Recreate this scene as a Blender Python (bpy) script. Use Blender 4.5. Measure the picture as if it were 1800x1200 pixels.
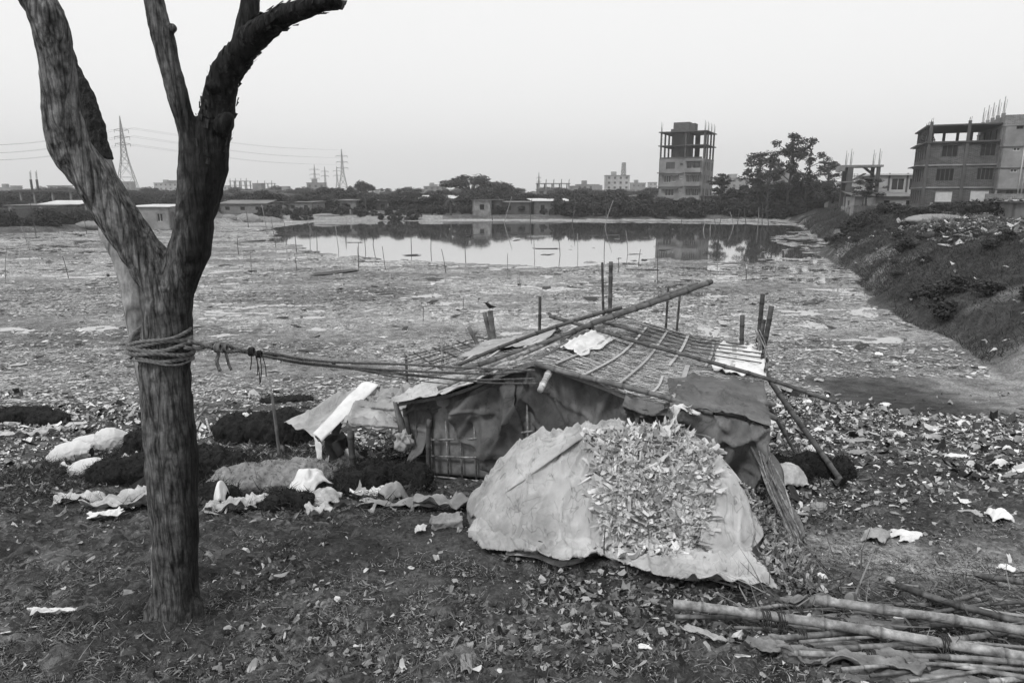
import bpy, math, random
import numpy as np
from mathutils import Vector, Matrix, noise as mnoise
R = math.radians
random.seed(7); rng = np.random.default_rng(7)
S = bpy.context.scene
for o in list(bpy.data.objects): bpy.data.objects.remove(o)

# ------------------------------------------------------------------ camera
CZ = 5.2; PITCH = R(12.2); F = 1200.0
cam = bpy.data.objects.new("camera", bpy.data.cameras.new("camera")); S.collection.objects.link(cam)
cam.location = (0, 0, CZ); cam.rotation_euler = (R(90) - PITCH, 0, 0)
cam.data.sensor_width = 36; cam.data.lens = 24; cam.data.clip_start = .1; cam.data.clip_end = 4000
S.camera = cam
# ------------------------------------------------------------------ world: bright overcast sky, black and white
SUN_EL, SUN_AZ = 52, 218     # azimuth clockwise from +Y
W = bpy.data.worlds.new("World"); S.world = W; W.use_nodes = True
nt = W.node_tree; nt.nodes.clear()
sky = nt.nodes.new('ShaderNodeTexSky'); sky.sky_type = 'NISHITA'; sky.sun_disc = False
sky.sun_elevation = R(SUN_EL); sky.sun_rotation = R(SUN_AZ); sky.dust_density = 6; sky.air_density = 1.5
bw = nt.nodes.new('ShaderNodeRGBToBW'); nt.links.new(sky.outputs[0], bw.inputs[0])
mx = nt.nodes.new('ShaderNodeMix'); mx.inputs[0].default_value = .86     # cloud deck over the clear sky
nt.links.new(bw.outputs[0], mx.inputs[2]); mx.inputs[3].default_value = 8.6
bg = nt.nodes.new('ShaderNodeBackground'); bg.inputs[1].default_value = .1
nt.links.new(mx.outputs[0], bg.inputs[0])
wo = nt.nodes.new('ShaderNodeOutputWorld'); nt.links.new(bg.outputs[0], wo.inputs[0])
# ------------------------------------------------------------------ sun behind cloud
sl = bpy.data.lights.new("sun", 'SUN'); sl.energy = 1.5; sl.angle = R(10); sl.color = (1, 1, 1)
so = bpy.data.objects.new("sun", sl); S.collection.objects.link(so)
el, az = R(SUN_EL), R(SUN_AZ)
sd = Vector((math.sin(az) * math.cos(el), math.cos(az) * math.cos(el), math.sin(el)))
so.rotation_euler = (-sd).to_track_quat('-Z', 'Y').to_euler()
S.view_settings.view_transform = 'Standard'; S.view_settings.look = 'None'
S.view_settings.exposure = .33; S.view_settings.gamma = 1
S.cycles.volume_bounces = 0; S.cycles.max_bounces = 6; S.cycles.diffuse_bounces = 3; S.cycles.transparent_max_bounces = 16

# ------------------------------------------------------------------ pixel -> world (measuring the photograph)
cp, sp = math.cos(PITCH), math.sin(PITCH)
def ray(px, py):
    u, v = (px - 900) / F, (600 - py) / F
    return np.array([u, cp + v * sp, -sp + v * cp])
def P(px, py, Y=None, z=None):
    d = ray(px, py)
    t = Y / d[1] if Y is not None else (z - CZ) / d[2]
    return np.array([0, 0, CZ]) + d * t
def depth(p): return p[1] * cp + (CZ - p[2]) * sp
def pr(p, rpx): return rpx / F * depth(p)          # size at p of rpx pixels

# ------------------------------------------------------------------ noise
def _h(ix, iy, s):
    n = (ix.astype(np.int64) * 374761393 + iy.astype(np.int64) * 668265263 + s * 974634777) & 0x7fffffff
    n = ((n ^ (n >> 13)) * 1274126177) & 0x7fffffff
    n = (n ^ (n >> 16)) & 0xffff
    return n / 65535.0
def vn(x, y, s=0):
    x = np.asarray(x, float); y = np.asarray(y, float)
    ix, iy = np.floor(x), np.floor(y); fx, fy = x - ix, y - iy
    fx = fx * fx * (3 - 2 * fx); fy = fy * fy * (3 - 2 * fy)
    a, b, c, d = _h(ix, iy, s), _h(ix + 1, iy, s), _h(ix, iy + 1, s), _h(ix + 1, iy + 1, s)
    return (a * (1 - fx) + b * fx) * (1 - fy) + (c * (1 - fx) + d * fx) * fy - .5
def fbm(x, y, s=0, o=4):
    r = 0; a = 1
    for k in range(o):
        r = r + a * vn(x * 2 ** k + 13.7 * k, y * 2 ** k - 7.1 * k, s + k); a *= .5
    return r
def nar(x, y, s, k=.05): return np.exp(-(vn(x, y, s) / k) ** 2)
def ss(a, b, x):
    t = np.clip((x - a) / (b - a), 0, 1); return t * t * (3 - 2 * t)

# ------------------------------------------------------------------ terrain height
FY = [10, 14, 20, 30.5, 41, 62, 105, 137, 170]; FX = [15, 13, 13.9, 17.6, 21, 29, 45, 55, 68]
SX = [-400, -66, -54, -47, 0, 52, 90]; SY = [70, 88, 109, 134, 139, 139, 135]
WPX = [(470,402),(560,389.5),(700,388),(950,390),(1190,393),(1400,397),(1418,404),(1345,420),(1400,440),(1405,452),
       (1300,458),(1180,458),(1000,465),(900,468),(800,464),(700,458),(640,450),(560,446),(520,436),(480,424)]
WP = np.array([P(a, b, z=0)[:2] for a, b in WPX])
def inpoly(x, y, poly):
    ins = np.zeros(np.shape(x), bool); n = len(poly)
    for i in range(n):
        x1, y1 = poly[i]; x2, y2 = poly[(i + 1) % n]
        c = ((y1 > y) != (y2 > y)) & (x < (x2 - x1) * (y - y1) / ((y2 - y1) + 1e-12) + x1)
        ins ^= c
    return ins
def segdist(x, y, poly, closed=True):
    d = np.full(np.shape(x), 1e9); n = len(poly)
    for i in range(n if closed else n - 1):
        x1, y1 = poly[i]; x2, y2 = poly[(i + 1) % n]
        dx, dy = x2 - x1, y2 - y1
        t = np.clip(((x - x1) * dx + (y - y1) * dy) / (dx * dx + dy * dy), 0, 1)
        d = np.minimum(d, np.hypot(x - x1 - t * dx, y - y1 - t * dy))
    return d
def fields(x, y):
    x = np.asarray(x, float); y = np.asarray(y, float)
    yy = y + .9 * vn(x * .25, y * .25, 3) * ss(9, 14, y)
    near = np.interp(yy, [-60, -3, 0, 2, 3.5, 5, 6.5, 8, 10, 12, 14.5, 17, 22, 30], [4, 3.7, 3.4, 2.75, 2.4, 2.15, 1.95, 1.6, 1.15, .8, .42, .14, .03, .0])
    near = near + .35 * ss(3, 9, x) * ss(3, 6, y) * (1 - ss(9, 14, y)) - .0
    s = x - np.interp(y, FY, FX) + 3.4 * vn(x * .11, y * .11, 9) * ss(16, 24, y) + 1.2 * vn(x * .45, y * .4, 19)
    H1 = np.interp(y, [10, 20, 30, 60, 90, 140], [1.6, 2.6, 3.0, 3.0, 3.2, 2.4])
    bank = H1 * (.35 * ss(0, 1.8, s) + .65 * ss(.8, 7.5, s)) + .25 * fbm(x * .35, y * .35, 5) * ss(.5, 3, s)
    bank = bank * ss(5, 15, y)
    fs = y - np.interp(x, SX, SY) + 3 * vn(x * .06, y * .06, 11)
    far = .9 * ss(0, 5, fs) + .5 * ss(5, 40, fs)
    n2 = fbm(x * .22, y * .5, 21, 4)
    mat = .044 - .026 * ss(-2, 8, x - .1 * y) - .012 * ss(30, 50, y) + .07 * n2 + .11 * fbm(x * .9, y * 1.8, 33, 4)
    ins = inpoly(x, y + 5 * vn(x * .15, y * .2, 41) + 4 * vn(x * .5, y * .7, 42), WP)
    z = mat * (1 - ss(.0, .2, near)) + near
    z = np.maximum(np.maximum(z, np.where(s > 0, bank, -9)), np.where(fs > 0, far, -9))
    z = np.where(ins & (s < .3) & (fs < .3), -.05, z)
    return z, near, s, fs, ins, mat
GX0, GX1, GY0, GY1, GD = -9., 15., 1., 19., .04
_gx, _gy = np.meshgrid(np.arange(GX0, GX1 + GD, GD), np.arange(GY0, GY1 + GD, GD)); _HG = fields(_gx, _gy)[0]
def Hv(x, y):
    u = np.clip((np.asarray(x) - GX0) / GD, 0, _HG.shape[1] - 1.01); v = np.clip((np.asarray(y) - GY0) / GD, 0, _HG.shape[0] - 1.01)
    i, j = u.astype(int), v.astype(int); a, b = u - i, v - j
    return (_HG[j, i] * (1 - a) + _HG[j, i + 1] * a) * (1 - b) + (_HG[j + 1, i] * (1 - a) + _HG[j + 1, i + 1] * a) * b
def H(x, y):
    if GX0 < x < GX1 and GY0 < y < GY1:
        u = (x - GX0) / GD; v = (y - GY0) / GD; i, j = int(u), int(v); a, b = u - i, v - j
        if i < _HG.shape[1] - 1 and j < _HG.shape[0] - 1: return float((_HG[j, i] * (1 - a) + _HG[j, i + 1] * a) * (1 - b) + (_HG[j + 1, i] * (1 - a) + _HG[j + 1, i + 1] * a) * b)
    return float(fields(np.array([x]), np.array([y]))[0][0])
def PG(px, py, lift=0.):
    d = ray(px, py); t = 2.
    for k in range(60):
        p = np.array([0, 0, CZ]) + d * t
        g = max(H(p[0], p[1]), 0) + lift
        dt = (p[2] - g) / -d[2]
        t += dt * (.7 if t < 40 else .5)
        if abs(dt) < 1e-3: break
    return np.array([0, 0, CZ]) + d * t

# ------------------------------------------------------------------ materials
MATS = {}
def mat(name, lo, hi, scale=4, rough=.85, bump=.3, stretch=(1, 1, 1), detail=6, attr=False, bscale=None, bdist=.02, contrast=.25, weave=False, spots=0, obj=True, spec=.3, crack=0, cmin=.38, cw=.07, vein=0, rnd=False):
    if name in MATS: return MATS[name]
    m = bpy.data.materials.new(name); m.use_nodes = True; t = m.node_tree; N = t.nodes; L = t.links
    b = N['Principled BSDF']; b.inputs['Roughness'].default_value = rough; b.inputs['Specular IOR Level'].default_value = spec
    tc = N.new('ShaderNodeTexCoord'); mp = N.new('ShaderNodeMapping'); mp.inputs['Scale'].default_value = stretch
    L.new(tc.outputs['Object'], mp.inputs[0])
    n1 = N.new('ShaderNodeTexNoise'); n1.inputs['Scale'].default_value = scale; n1.inputs['Detail'].default_value = detail; n1.inputs['Roughness'].default_value = .65
    L.new(mp.outputs[0], n1.inputs[0])
    rp = N.new('ShaderNodeMapRange'); rp.inputs[1].default_value = .5 - contrast; rp.inputs[2].default_value = .5 + contrast
    rp.inputs[3].default_value = lo; rp.inputs[4].default_value = hi; L.new(n1.outputs[0], rp.inputs[0])
    col = rp.outputs[0]
    def math_(op, a, bb):
        q = N.new('ShaderNodeMath'); q.operation = op
        for i, w in enumerate((a, bb)):
            if hasattr(w, 'node'): L.new(w, q.inputs[i])
            else: q.inputs[i].default_value = w
        return q.outputs[0]
    if attr:
        at = N.new('ShaderNodeAttribute'); at.attribute_name = 'shade'; col = math_('MULTIPLY', col, at.outputs['Fac'])
    if rnd:
        oi = N.new('ShaderNodeObjectInfo'); col = math_('MULTIPLY', col, math_('ADD', math_('MULTIPLY', oi.outputs['Random'], .6), .7))
    if crack:
        wn = N.new('ShaderNodeTexNoise'); wn.inputs['Scale'].default_value = 5; L.new(mp.outputs[0], wn.inputs[0])
        va = N.new('ShaderNodeVectorMath'); va.operation = 'MULTIPLY_ADD'; L.new(wn.outputs['Color'], va.inputs[0]); va.inputs[1].default_value = (.12, .12, .12); L.new(mp.outputs[0], va.inputs[2])
        vo = N.new('ShaderNodeTexVoronoi'); vo.feature = 'DISTANCE_TO_EDGE'; vo.inputs['Scale'].default_value = crack; L.new(va.outputs[0], vo.inputs[0])
        rc = N.new('ShaderNodeMapRange'); rc.inputs[1].default_value = .0; rc.inputs[2].default_value = cw; rc.inputs[3].default_value = cmin; rc.inputs[4].default_value = 1; L.new(vo.outputs['Distance'], rc.inputs[0])
        col = math_('MULTIPLY', col, rc.outputs[0])
    if vein:
        for sc_v, wd_v, st_v in ((vein, .012, (1, 1, 1)), (vein * 2.3, .02, (1.6, .6, .6))):
            mv = N.new('ShaderNodeMapping'); mv.inputs['Scale'].default_value = st_v; mv.inputs['Rotation'].default_value = (.3, .2, vein); L.new(tc.outputs['Object'], mv.inputs[0])
            nv_ = N.new('ShaderNodeTexNoise'); nv_.inputs['Scale'].default_value = sc_v; nv_.inputs['Detail'].default_value = 3; nv_.inputs['Distortion'].default_value = .6; L.new(mv.outputs[0], nv_.inputs[0])
            ab = math_('ABSOLUTE', math_('SUBTRACT', nv_.outputs[0], .5), 0.)
            nb = N.new('ShaderNodeTexNoise'); nb.inputs['Scale'].default_value = sc_v * 1.7; L.new(mv.outputs[0], nb.inputs[0])
            rb = N.new('ShaderNodeMapRange'); rb.inputs[1].default_value = .42; rb.inputs[2].default_value = .6; rb.inputs[3].default_value = 0; rb.inputs[4].default_value = .38; L.new(nb.outputs[0], rb.inputs[0])
            rv = N.new('ShaderNodeMapRange'); rv.inputs[1].default_value = 0; rv.inputs[2].default_value = wd_v; rv.inputs[3].default_value = 1; rv.inputs[4].default_value = 0; L.new(ab, rv.inputs[0])
            col = math_('MULTIPLY', col, math_('SUBTRACT', 1., math_('MULTIPLY', rv.outputs[0], rb.outputs[0])))
    if spots:
        n3 = N.new('ShaderNodeTexNoise'); n3.inputs['Scale'].default_value = scale * .35; n3.inputs['Detail'].default_value = 8; n3.inputs['Roughness'].default_value = .7
        L.new(tc.outputs['Object'], n3.inputs[0])
        r3 = N.new('ShaderNodeMapRange'); r3.inputs[1].default_value = .42; r3.inputs[2].default_value = .66; r3.inputs[3].default_value = 1; r3.inputs[4].default_value = 1 - spots
        L.new(n3.outputs[0], r3.inputs[0]); col = math_('MULTIPLY', col, r3.outputs[0])
    L.new(col, b.inputs['Base Color'])
    if bump:
        n2 = N.new('ShaderNodeTexNoise'); n2.inputs['Scale'].default_value = bscale or scale * 3; n2.inputs['Detail'].default_value = 5
        L.new(mp.outputs[0], n2.inputs[0]); hgt = n2.outputs[0]
        if weave:
            for ax in ('X', 'Z'):
                wv = N.new('ShaderNodeTexWave'); wv.bands_direction = ax; wv.inputs['Scale'].default_value = 60; L.new(tc.outputs['Object'], wv.inputs[0])
                hgt = math_('ADD', hgt, math_('MULTIPLY', wv.outputs[0], .12))
        bp = N.new('ShaderNodeBump'); bp.inputs['Strength'].default_value = bump; bp.inputs['Distance'].default_value = bdist
        L.new(hgt, bp.inputs['Height']); L.new(bp.outputs[0], b.inputs['Normal'])
    MATS[name] = m; return m
def brickmat(name, lo, hi, sc=1.0, mortar=.25):
    if name in MATS: return MATS[name]
    m = bpy.data.materials.new(name); m.use_nodes = True; t = m.node_tree; N = t.nodes; L = t.links; b = N['Principled BSDF']
    b.inputs['Roughness'].default_value = .9
    g = N.new('ShaderNodeTexCoord'); sx = N.new('ShaderNodeSeparateXYZ'); L.new(g.outputs['Object'], sx.inputs[0])
    ad = N.new('ShaderNodeMath'); L.new(sx.outputs[0], ad.inputs[0]); L.new(sx.outputs[1], ad.inputs[1])
    cx = N.new('ShaderNodeCombineXYZ'); L.new(ad.outputs[0], cx.inputs[0]); L.new(sx.outputs[2], cx.inputs[1])
    br = N.new('ShaderNodeTexBrick'); br.inputs['Scale'].default_value = 2.2 * sc; br.inputs['Mortar Size'].default_value = .03
    br.inputs['Color1'].default_value = (lo, lo, lo, 1); br.inputs['Color2'].default_value = (hi, hi, hi, 1); br.inputs['Mortar'].default_value = (mortar,) * 3 + (1,)
    L.new(cx.outputs[0], br.inputs[0])
    n1 = N.new('ShaderNodeTexNoise'); n1.inputs['Scale'].default_value = .5; n1.inputs['Detail'].default_value = 8; n1.inputs['Roughness'].default_value = .75
    L.new(g.outputs['Object'], n1.inputs[0])
    rp = N.new('ShaderNodeMapRange'); rp.inputs[1].default_value = .3; rp.inputs[2].default_value = .7; rp.inputs[3].default_value = .55; rp.inputs[4].default_value = 1.4
    L.new(n1.outputs[0], rp.inputs[0])
    q = N.new('ShaderNodeVectorMath'); q.operation = 'SCALE'; L.new(br.outputs[0], q.inputs[0]); L.new(rp.outputs[0], q.inputs['Scale'])
    L.new(q.outputs[0], b.inputs['Base Color']); MATS[name] = m; return m

m_bark = mat('bark', .01, .14, 40, .9, 1.0, (1, 1, .12), attr=True, bscale=34, bdist=.04, contrast=.15, spots=.7, detail=12, crack=13)
m_pale = mat('pale_bark', .2, .5, 14, .85, .6, (1, 1, .3), spots=.5, bdist=.02, crack=5, contrast=.18)
m_bark2 = mat('scaly_bark', .012, .05, 25, .95, 1.0, (1, 1, .5), bdist=.03)
m_rope = mat('rope_fibre', .04, .24, 30, .95, .6, bscale=120, bdist=.006)
m_ropedk = mat('dark_cord', .02, .06, 30, .95, .4)
m_bam = mat('weathered_bamboo', .08, .42, 14, .55, .5, (1, 1, 1), bdist=.008, attr=True, rnd=True, spots=.45, contrast=.18)
m_bamdk = mat('dark_bamboo', .025, .1, 9, .7, .3, attr=True, rnd=True)
m_bampale = mat('split_bamboo', .3, .55, 9, .7, .3, attr=True)
m_reed = mat('thatch_reed', .28, .5, 12, .85, .2, attr=True)
m_thatch = mat('thatch_bed', .1, .22, 25, .95, .8, attr=False)
m_tarpdk = mat('dark_tarpaulin', .06, .17, 2.2, .7, .6, weave=True, bscale=7, bdist=.04, spots=-.9, vein=3.)
m_tarplt = mat('pale_tarpaulin', .5, .74, 3.5, .6, .8, weave=True, bscale=6, bdist=.03, spots=.5, detail=10, vein=2.2)
m_white = mat('white_plastic', .6, .82, 4, .5, .4, bscale=8, bdist=.02, spots=.22)
m_greytarp = mat('grey_sheet', .24, .5, 4, .7, .4, weave=True, bscale=8, spots=.4)
m_sack = mat('woven_sack', .5, .76, 3, .65, .4, weave=True, bscale=10, spots=.3)
m_leather = mat('leather_scrap', .7, 1.0, 14, .8, .3, attr=True, bdist=.004)
m_litter = mat('litter_plastic', .6, 1.0, 8, .6, .2, attr=True)
m_fur = mat('black_hide', .006, .022, 14, .95, .8, bdist=.02)
m_hairdk = mat('hair_strand', .6, 1.0, 8, .9, 0, attr=True)
m_fleece = mat('white_hide', .3, .7, 9, .9, .6, bdist=.02, spots=.4)
m_ash = mat('ash_heap', .1, .3, 9, .95, .8, bdist=.02)
m_brick1 = mat('fired_brick', .06, .12, 14, .9, .5, bdist=.01)
m_stone = mat('broken_concrete', .2, .4, 8, .9, .6, bdist=.01)
m_lattice = mat('patched_panel', .12, .34, 5, .85, .5, spots=.5)
m_wood = mat('grey_wood', .07, .2, 9, .8, .4, (4, 4, 1))
m_grass = mat('grass_blades', .6, 1.0, 1.5, .9, 0, attr=True)
m_leaf = mat('leaves', .6, 1.0, .6, .8, 0, attr=True)
m_trunk = mat('far_bark', .05, .1, 3, .9, .3)
m_conc = mat('raw_concrete', .15, .3, .5, .9, .2, detail=9, spots=.4)
m_concdk = mat('dark_concrete', .05, .1, .6, .9, .2, detail=9)
m_plaster = mat('pale_plaster', .34, .5, .5, .9, .1, detail=9, spots=.45)
m_plaster2 = mat('grey_plaster', .2, .34, .5, .9, .1, detail=9, spots=.45)
m_tin = mat('roof_tin', .1, .22, .8, .6, .3, (1, 1, 1), spots=.5)
m_tinlt = mat('bright_tin', .5, .7, .8, .5, .2, spots=.3)
m_brick = brickmat('brickwork', .03, .075, 1.0, .11)
m_brick2 = brickmat('pale_brickwork', .1, .18, 1.0, .22)
m_glass = mat('window_glass', .03, .05, 1, .15, 0, spec=.6)
m_dark = mat('dark_opening', .01, .02, 1, .9, 0)
m_frame = mat('window_paint', .4, .55, 3, .6, 0)
m_steel = mat('galvanised_steel', .12, .2, 3, .6, 0)
m_rebar = mat('reinforcing_bar', .15, .25, 3, .8, 0)
m_cloth = mat('striped_shirt', .02, .06, 6, .9, .2)
m_trouser = mat('trouser_cloth', .08, .14, 5, .9, .3)
m_skin = mat('skin', .1, .16, 8, .6, .1)
m_hair = mat('head_hair', .01, .02, 40, .7, .4)

# ------------------------------------------------------------------ object helpers
C = S.collection
def tag(o, label=None, cat=None, group=None, kind=None):
    if label: o['label'] = label
    if cat: o['category'] = cat
    if group: o['group'] = group
    if kind: o['kind'] = kind
    return o
def thing(name, label, cat, loc=(0, 0, 0), rz=0, group=None):
    o = bpy.data.objects.new(name, None); C.objects.link(o); o.location = [float(a) for a in loc]; o.rotation_euler = (0, 0, rz)
    o.empty_display_size = .1
    return tag(o, label, cat, group)
def link(name, me, m, parent=None, world=True):
    o = bpy.data.objects.new(name, me); C.objects.link(o)
    if m and not me.materials: me.materials.append(m)
    if parent is not None:
        o.parent = parent
        if world: o.matrix_parent_inverse = wm(parent).inverted()
    return o
def wm(o):
    m = Matrix.LocRotScale(o.location, o.rotation_euler, o.scale)
    return (wm(o.parent) @ o.matrix_parent_inverse @ m) if o.parent else m
class MB:
    def __init__(s): s.v = []; s.f = []; s.sh = []
    def add(s, vs, fs, sh=1.):
        b = len(s.v); s.v += [tuple(map(float, p)) for p in vs]; s.f += [tuple(b + i for i in f) for f in fs]; s.sh += [sh] * len(vs)
    def box(s, o, a, b, c, sh=1.):
        o, a, b, c = map(np.asarray, (o, a, b, c))
        vs = [o, o + a, o + a + b, o + b, o + c, o + a + c, o + a + b + c, o + b + c]
        s.add(vs, [(0, 3, 2, 1), (4, 5, 6, 7), (0, 1, 5, 4), (1, 2, 6, 5), (2, 3, 7, 6), (3, 0, 4, 7)], sh)
    def cbox(s, c, sx, sy, sz, rz=0, sh=1., tilt=0):
        ca, sa = math.cos(rz), math.sin(rz)
        a = np.array([ca * sx, sa * sx, tilt * sx]); b = np.array([-sa * sy, ca * sy, 0]); d = np.array([0, 0, sz])
        s.box(np.asarray(c) - a / 2 - b / 2, a, b, d, sh)
    def tube(s, pts, rad, n=8, cap=True, sh=1., nodes=0, rough=0, seed=0):
        pts = [np.asarray(p, float) for p in pts]
        if not hasattr(rad, '__len__'): rad = [rad] * len(pts)
        b = len(s.v); up = np.array([0.13, .21, 1.])
        prev = None; k = 0; rs = random.Random(seed)
        for i, p in enumerate(pts):
            d = pts[min(i + 1, len(pts) - 1)] - pts[max(i - 1, 0)]; d = d / (np.linalg.norm(d) + 1e-9)
            if prev is None:
                a = np.cross(d, up); a /= np.linalg.norm(a) + 1e-9
            else:
                a = prev - d * prev.dot(d); a /= np.linalg.norm(a) + 1e-9
            prev = a; c = np.cross(d, a)
            for j in range(n):
                t = 2 * math.pi * j / n; r = rad[i] * (1 + rough * (rs.random() - .5))
                s.v.append(tuple(p + r * (math.cos(t) * a + math.sin(t) * c))); s.sh.append(sh[i] if hasattr(sh, '__len__') else sh)
        for i in range(len(pts) - 1):
            for j in range(n):
                s.f.append((b + i * n + j, b + i * n + (j + 1) % n, b + (i + 1) * n + (j + 1) % n, b + (i + 1) * n + j))
        if cap:
            s.f.append(tuple(b + j for j in range(n - 1, -1, -1))); e = b + (len(pts) - 1) * n; s.f.append(tuple(e + j for j in range(n)))
    def grid(s, fn, nu, nv, sh=1., thick=0):
        b = len(s.v)
        for i in range(nu + 1):
            for j in range(nv + 1):
                s.v.append(tuple(map(float, fn(i / nu, j / nv)))); s.sh.append(sh)
        for i in range(nu):
            for j in range(nv):
                q = b + i * (nv + 1) + j; s.f.append((q, q + nv + 1, q + nv + 2, q + 1))
    def mesh(s, name='mesh', smooth=False):
        me = bpy.data.meshes.new(name); me.from_pydata(s.v, [], s.f)
        at = me.attributes.new('shade', 'FLOAT', 'POINT'); at.data.foreach_set('value', s.sh)
        if smooth: me.polygons.foreach_set('use_smooth', [True] * len(me.polygons))
        me.update(); return me
    def build(s, name, m, parent=None, smooth=False, thick=0):
        o = link(name, s.mesh(name, smooth), m, parent)
        if thick:
            md = o.modifiers.new('thickness', 'SOLIDIFY'); md.thickness = thick; md.offset = 0
        return o
def mesh_np(name, V, Fq, shade=None, smooth=False):
    me = bpy.data.meshes.new(name); n, k = Fq.shape
    me.vertices.add(len(V)); me.vertices.foreach_set('co', np.ascontiguousarray(V, dtype=np.float32).ravel())
    me.loops.add(n * k); me.loops.foreach_set('vertex_index', np.ascontiguousarray(Fq, dtype=np.int32).ravel())
    me.polygons.add(n); me.polygons.foreach_set('loop_start', np.arange(0, n * k, k, dtype=np.int32))
    me.polygons.foreach_set('use_smooth', np.full(n, smooth))
    me.update(calc_edges=True)
    if shade is not None:
        at = me.attributes.new('shade', 'FLOAT', 'POINT'); at.data.foreach_set('value', np.ascontiguousarray(shade, dtype=np.float32))
    return me
TS = None
def fuse(mb, voxel, disp=0, dscale=6, smooth=6, vert=1.0, seed=0, fine=0, ridge=0):
    """union overlapping shapes into one continuous surface, then roughen it"""
    global TS
    if TS is None: TS = bpy.data.scenes.new('workshop')
    me = mb.mesh('tmp'); o = bpy.data.objects.new('tmp', me); TS.collection.objects.link(o)
    r = o.modifiers.new('r', 'REMESH'); r.mode = 'VOXEL'; r.voxel_size = voxel
    sm = o.modifiers.new('s', 'SMOOTH'); sm.iterations = smooth; sm.factor = .5
    TS.view_layers[0].update(); dg = TS.view_layers[0].depsgraph; dg.update(); out = bpy.data.meshes.new_from_object(o.evaluated_get(dg))
    bpy.data.objects.remove(o); bpy.data.meshes.remove(me)
    n = len(out.vertices); co = np.empty(n * 3, np.float32); out.vertices.foreach_get('co', co); co = co.reshape(-1, 3)
    if ridge:
        no = np.empty(n * 3, np.float32); out.vertices.foreach_get('normal', no); no = no.reshape(-1, 3); q = dscale
        d = np.array([math.exp(-(mnoise.noise(Vector((c[0] * q * 1.4, c[1] * q * 1.4, c[2] * q * 1.4 + seed))) / .06) ** 2) + .7 * math.exp(-(mnoise.noise(Vector((c[0] * q * 2.6 + 5, c[1] * q * 2.6, c[2] * q * 2.6 + seed))) / .08) ** 2) for c in co]) * ridge
        co = co + no * d[:, None]; out.vertices.foreach_set('co', co.ravel()); out.update()
    if disp:
        no = np.empty(n * 3, np.float32); out.vertices.foreach_get('normal', no); no = no.reshape(-1, 3)
        d = np.array([mnoise.noise(Vector((c[0] * dscale, c[1] * dscale, c[2] * dscale * vert + seed))) * disp
                      + mnoise.noise(Vector((c[0] * dscale * 3.3, c[1] * dscale * 3.3, c[2] * dscale * vert * 2 + seed))) * (disp * .4 + fine) for c in co])
        co = co + no * d[:, None]; out.vertices.foreach_set('co', co.ravel())
    out.polygons.foreach_set('use_smooth', [True] * len(out.polygons)); out.update()
    at = out.attributes.get('shade') or out.attributes.new('shade', 'FLOAT', 'POINT')
    at.data.foreach_set('value', np.ones(n, np.float32))
    return out, co
def blobs(mb, c, rx, ry, rz, rot=0, n=14, sh=1., pinch=0):
    ca, sa = math.cos(rot), math.sin(rot); m = n // 2
    vs = []; fs = []
    for i in range(m + 1):
        th = math.pi * i / m
        for j in range(n):
            ph = 2 * math.pi * j / n
            x, y, z = rx * math.sin(th) * math.cos(ph), ry * math.sin(th) * math.sin(ph), rz * math.cos(th)
            vs.append((c[0] + ca * x - sa * y, c[1] + sa * x + ca * y, c[2] + z))
    for i in range(m):
        for j in range(n): fs.append((i * n + j, (i + 1) * n + j, (i + 1) * n + (j + 1) % n, i * n + (j + 1) % n))
    mb.add(vs, fs, sh)
# scatter of bent irregular pieces (numpy)
def scraps(C0, Nrm, size, asp=1.6, curl=.5, tilt=.35, shade=(.1, .5), seed=1, rag=.35, k=2, pw=1.6):
    g = np.random.default_rng(seed); n = len(C0)
    Nrm = Nrm / np.linalg.norm(Nrm, axis=1, keepdims=True)
    Nt = Nrm + g.normal(0, tilt, (n, 3)); Nt /= np.linalg.norm(Nt, axis=1, keepdims=True)
    a = g.normal(size=(n, 3)); a -= Nt * (a * Nt).sum(1, keepdims=True); a /= np.linalg.norm(a, axis=1, keepdims=True)
    b = np.cross(Nt, a); K = k + 1
    s = size if hasattr(size, '__len__') else np.full(n, size)
    aspv = np.exp(g.normal(0, .35, n)) * asp
    cu = g.normal(0, curl, n); cv = g.normal(0, curl * .6, n); tw = g.normal(0, curl * .6, n)
    V = np.zeros((n, K * K, 3))
    for i in range(K):
        for j in range(K):
            u = np.full(n, 2 * i / k - 1.) ; v = np.full(n, 2 * j / k - 1.)
            taper = 1 - .45 * np.abs(u) ** 1.5 * g.random(n)
            u = u + g.normal(0, rag, n) * .6; v = (v + g.normal(0, rag, n) * .6) * taper
            w = cu * u * u + cv * v * v + tw * u * v
            V[:, i * K + j] = C0 + (a * (u * aspv ** .5 * s)[:, None] + b * (v / aspv ** .5 * s)[:, None] + Nt * (w * s)[:, None])
    base = (np.arange(n) * K * K)[:, None]; Fs = []
    for i in range(k):
        for j in range(k):
            q = i * K + j; Fs.append(base + np.array([q, q + K, q + K + 1, q + 1])[None])
    Fq = np.concatenate(Fs); lo, hi = shade
    sh = np.repeat(lo + (hi - lo) * g.random(n) ** pw, K * K)
    return V.reshape(-1, 3), Fq, sh
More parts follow.
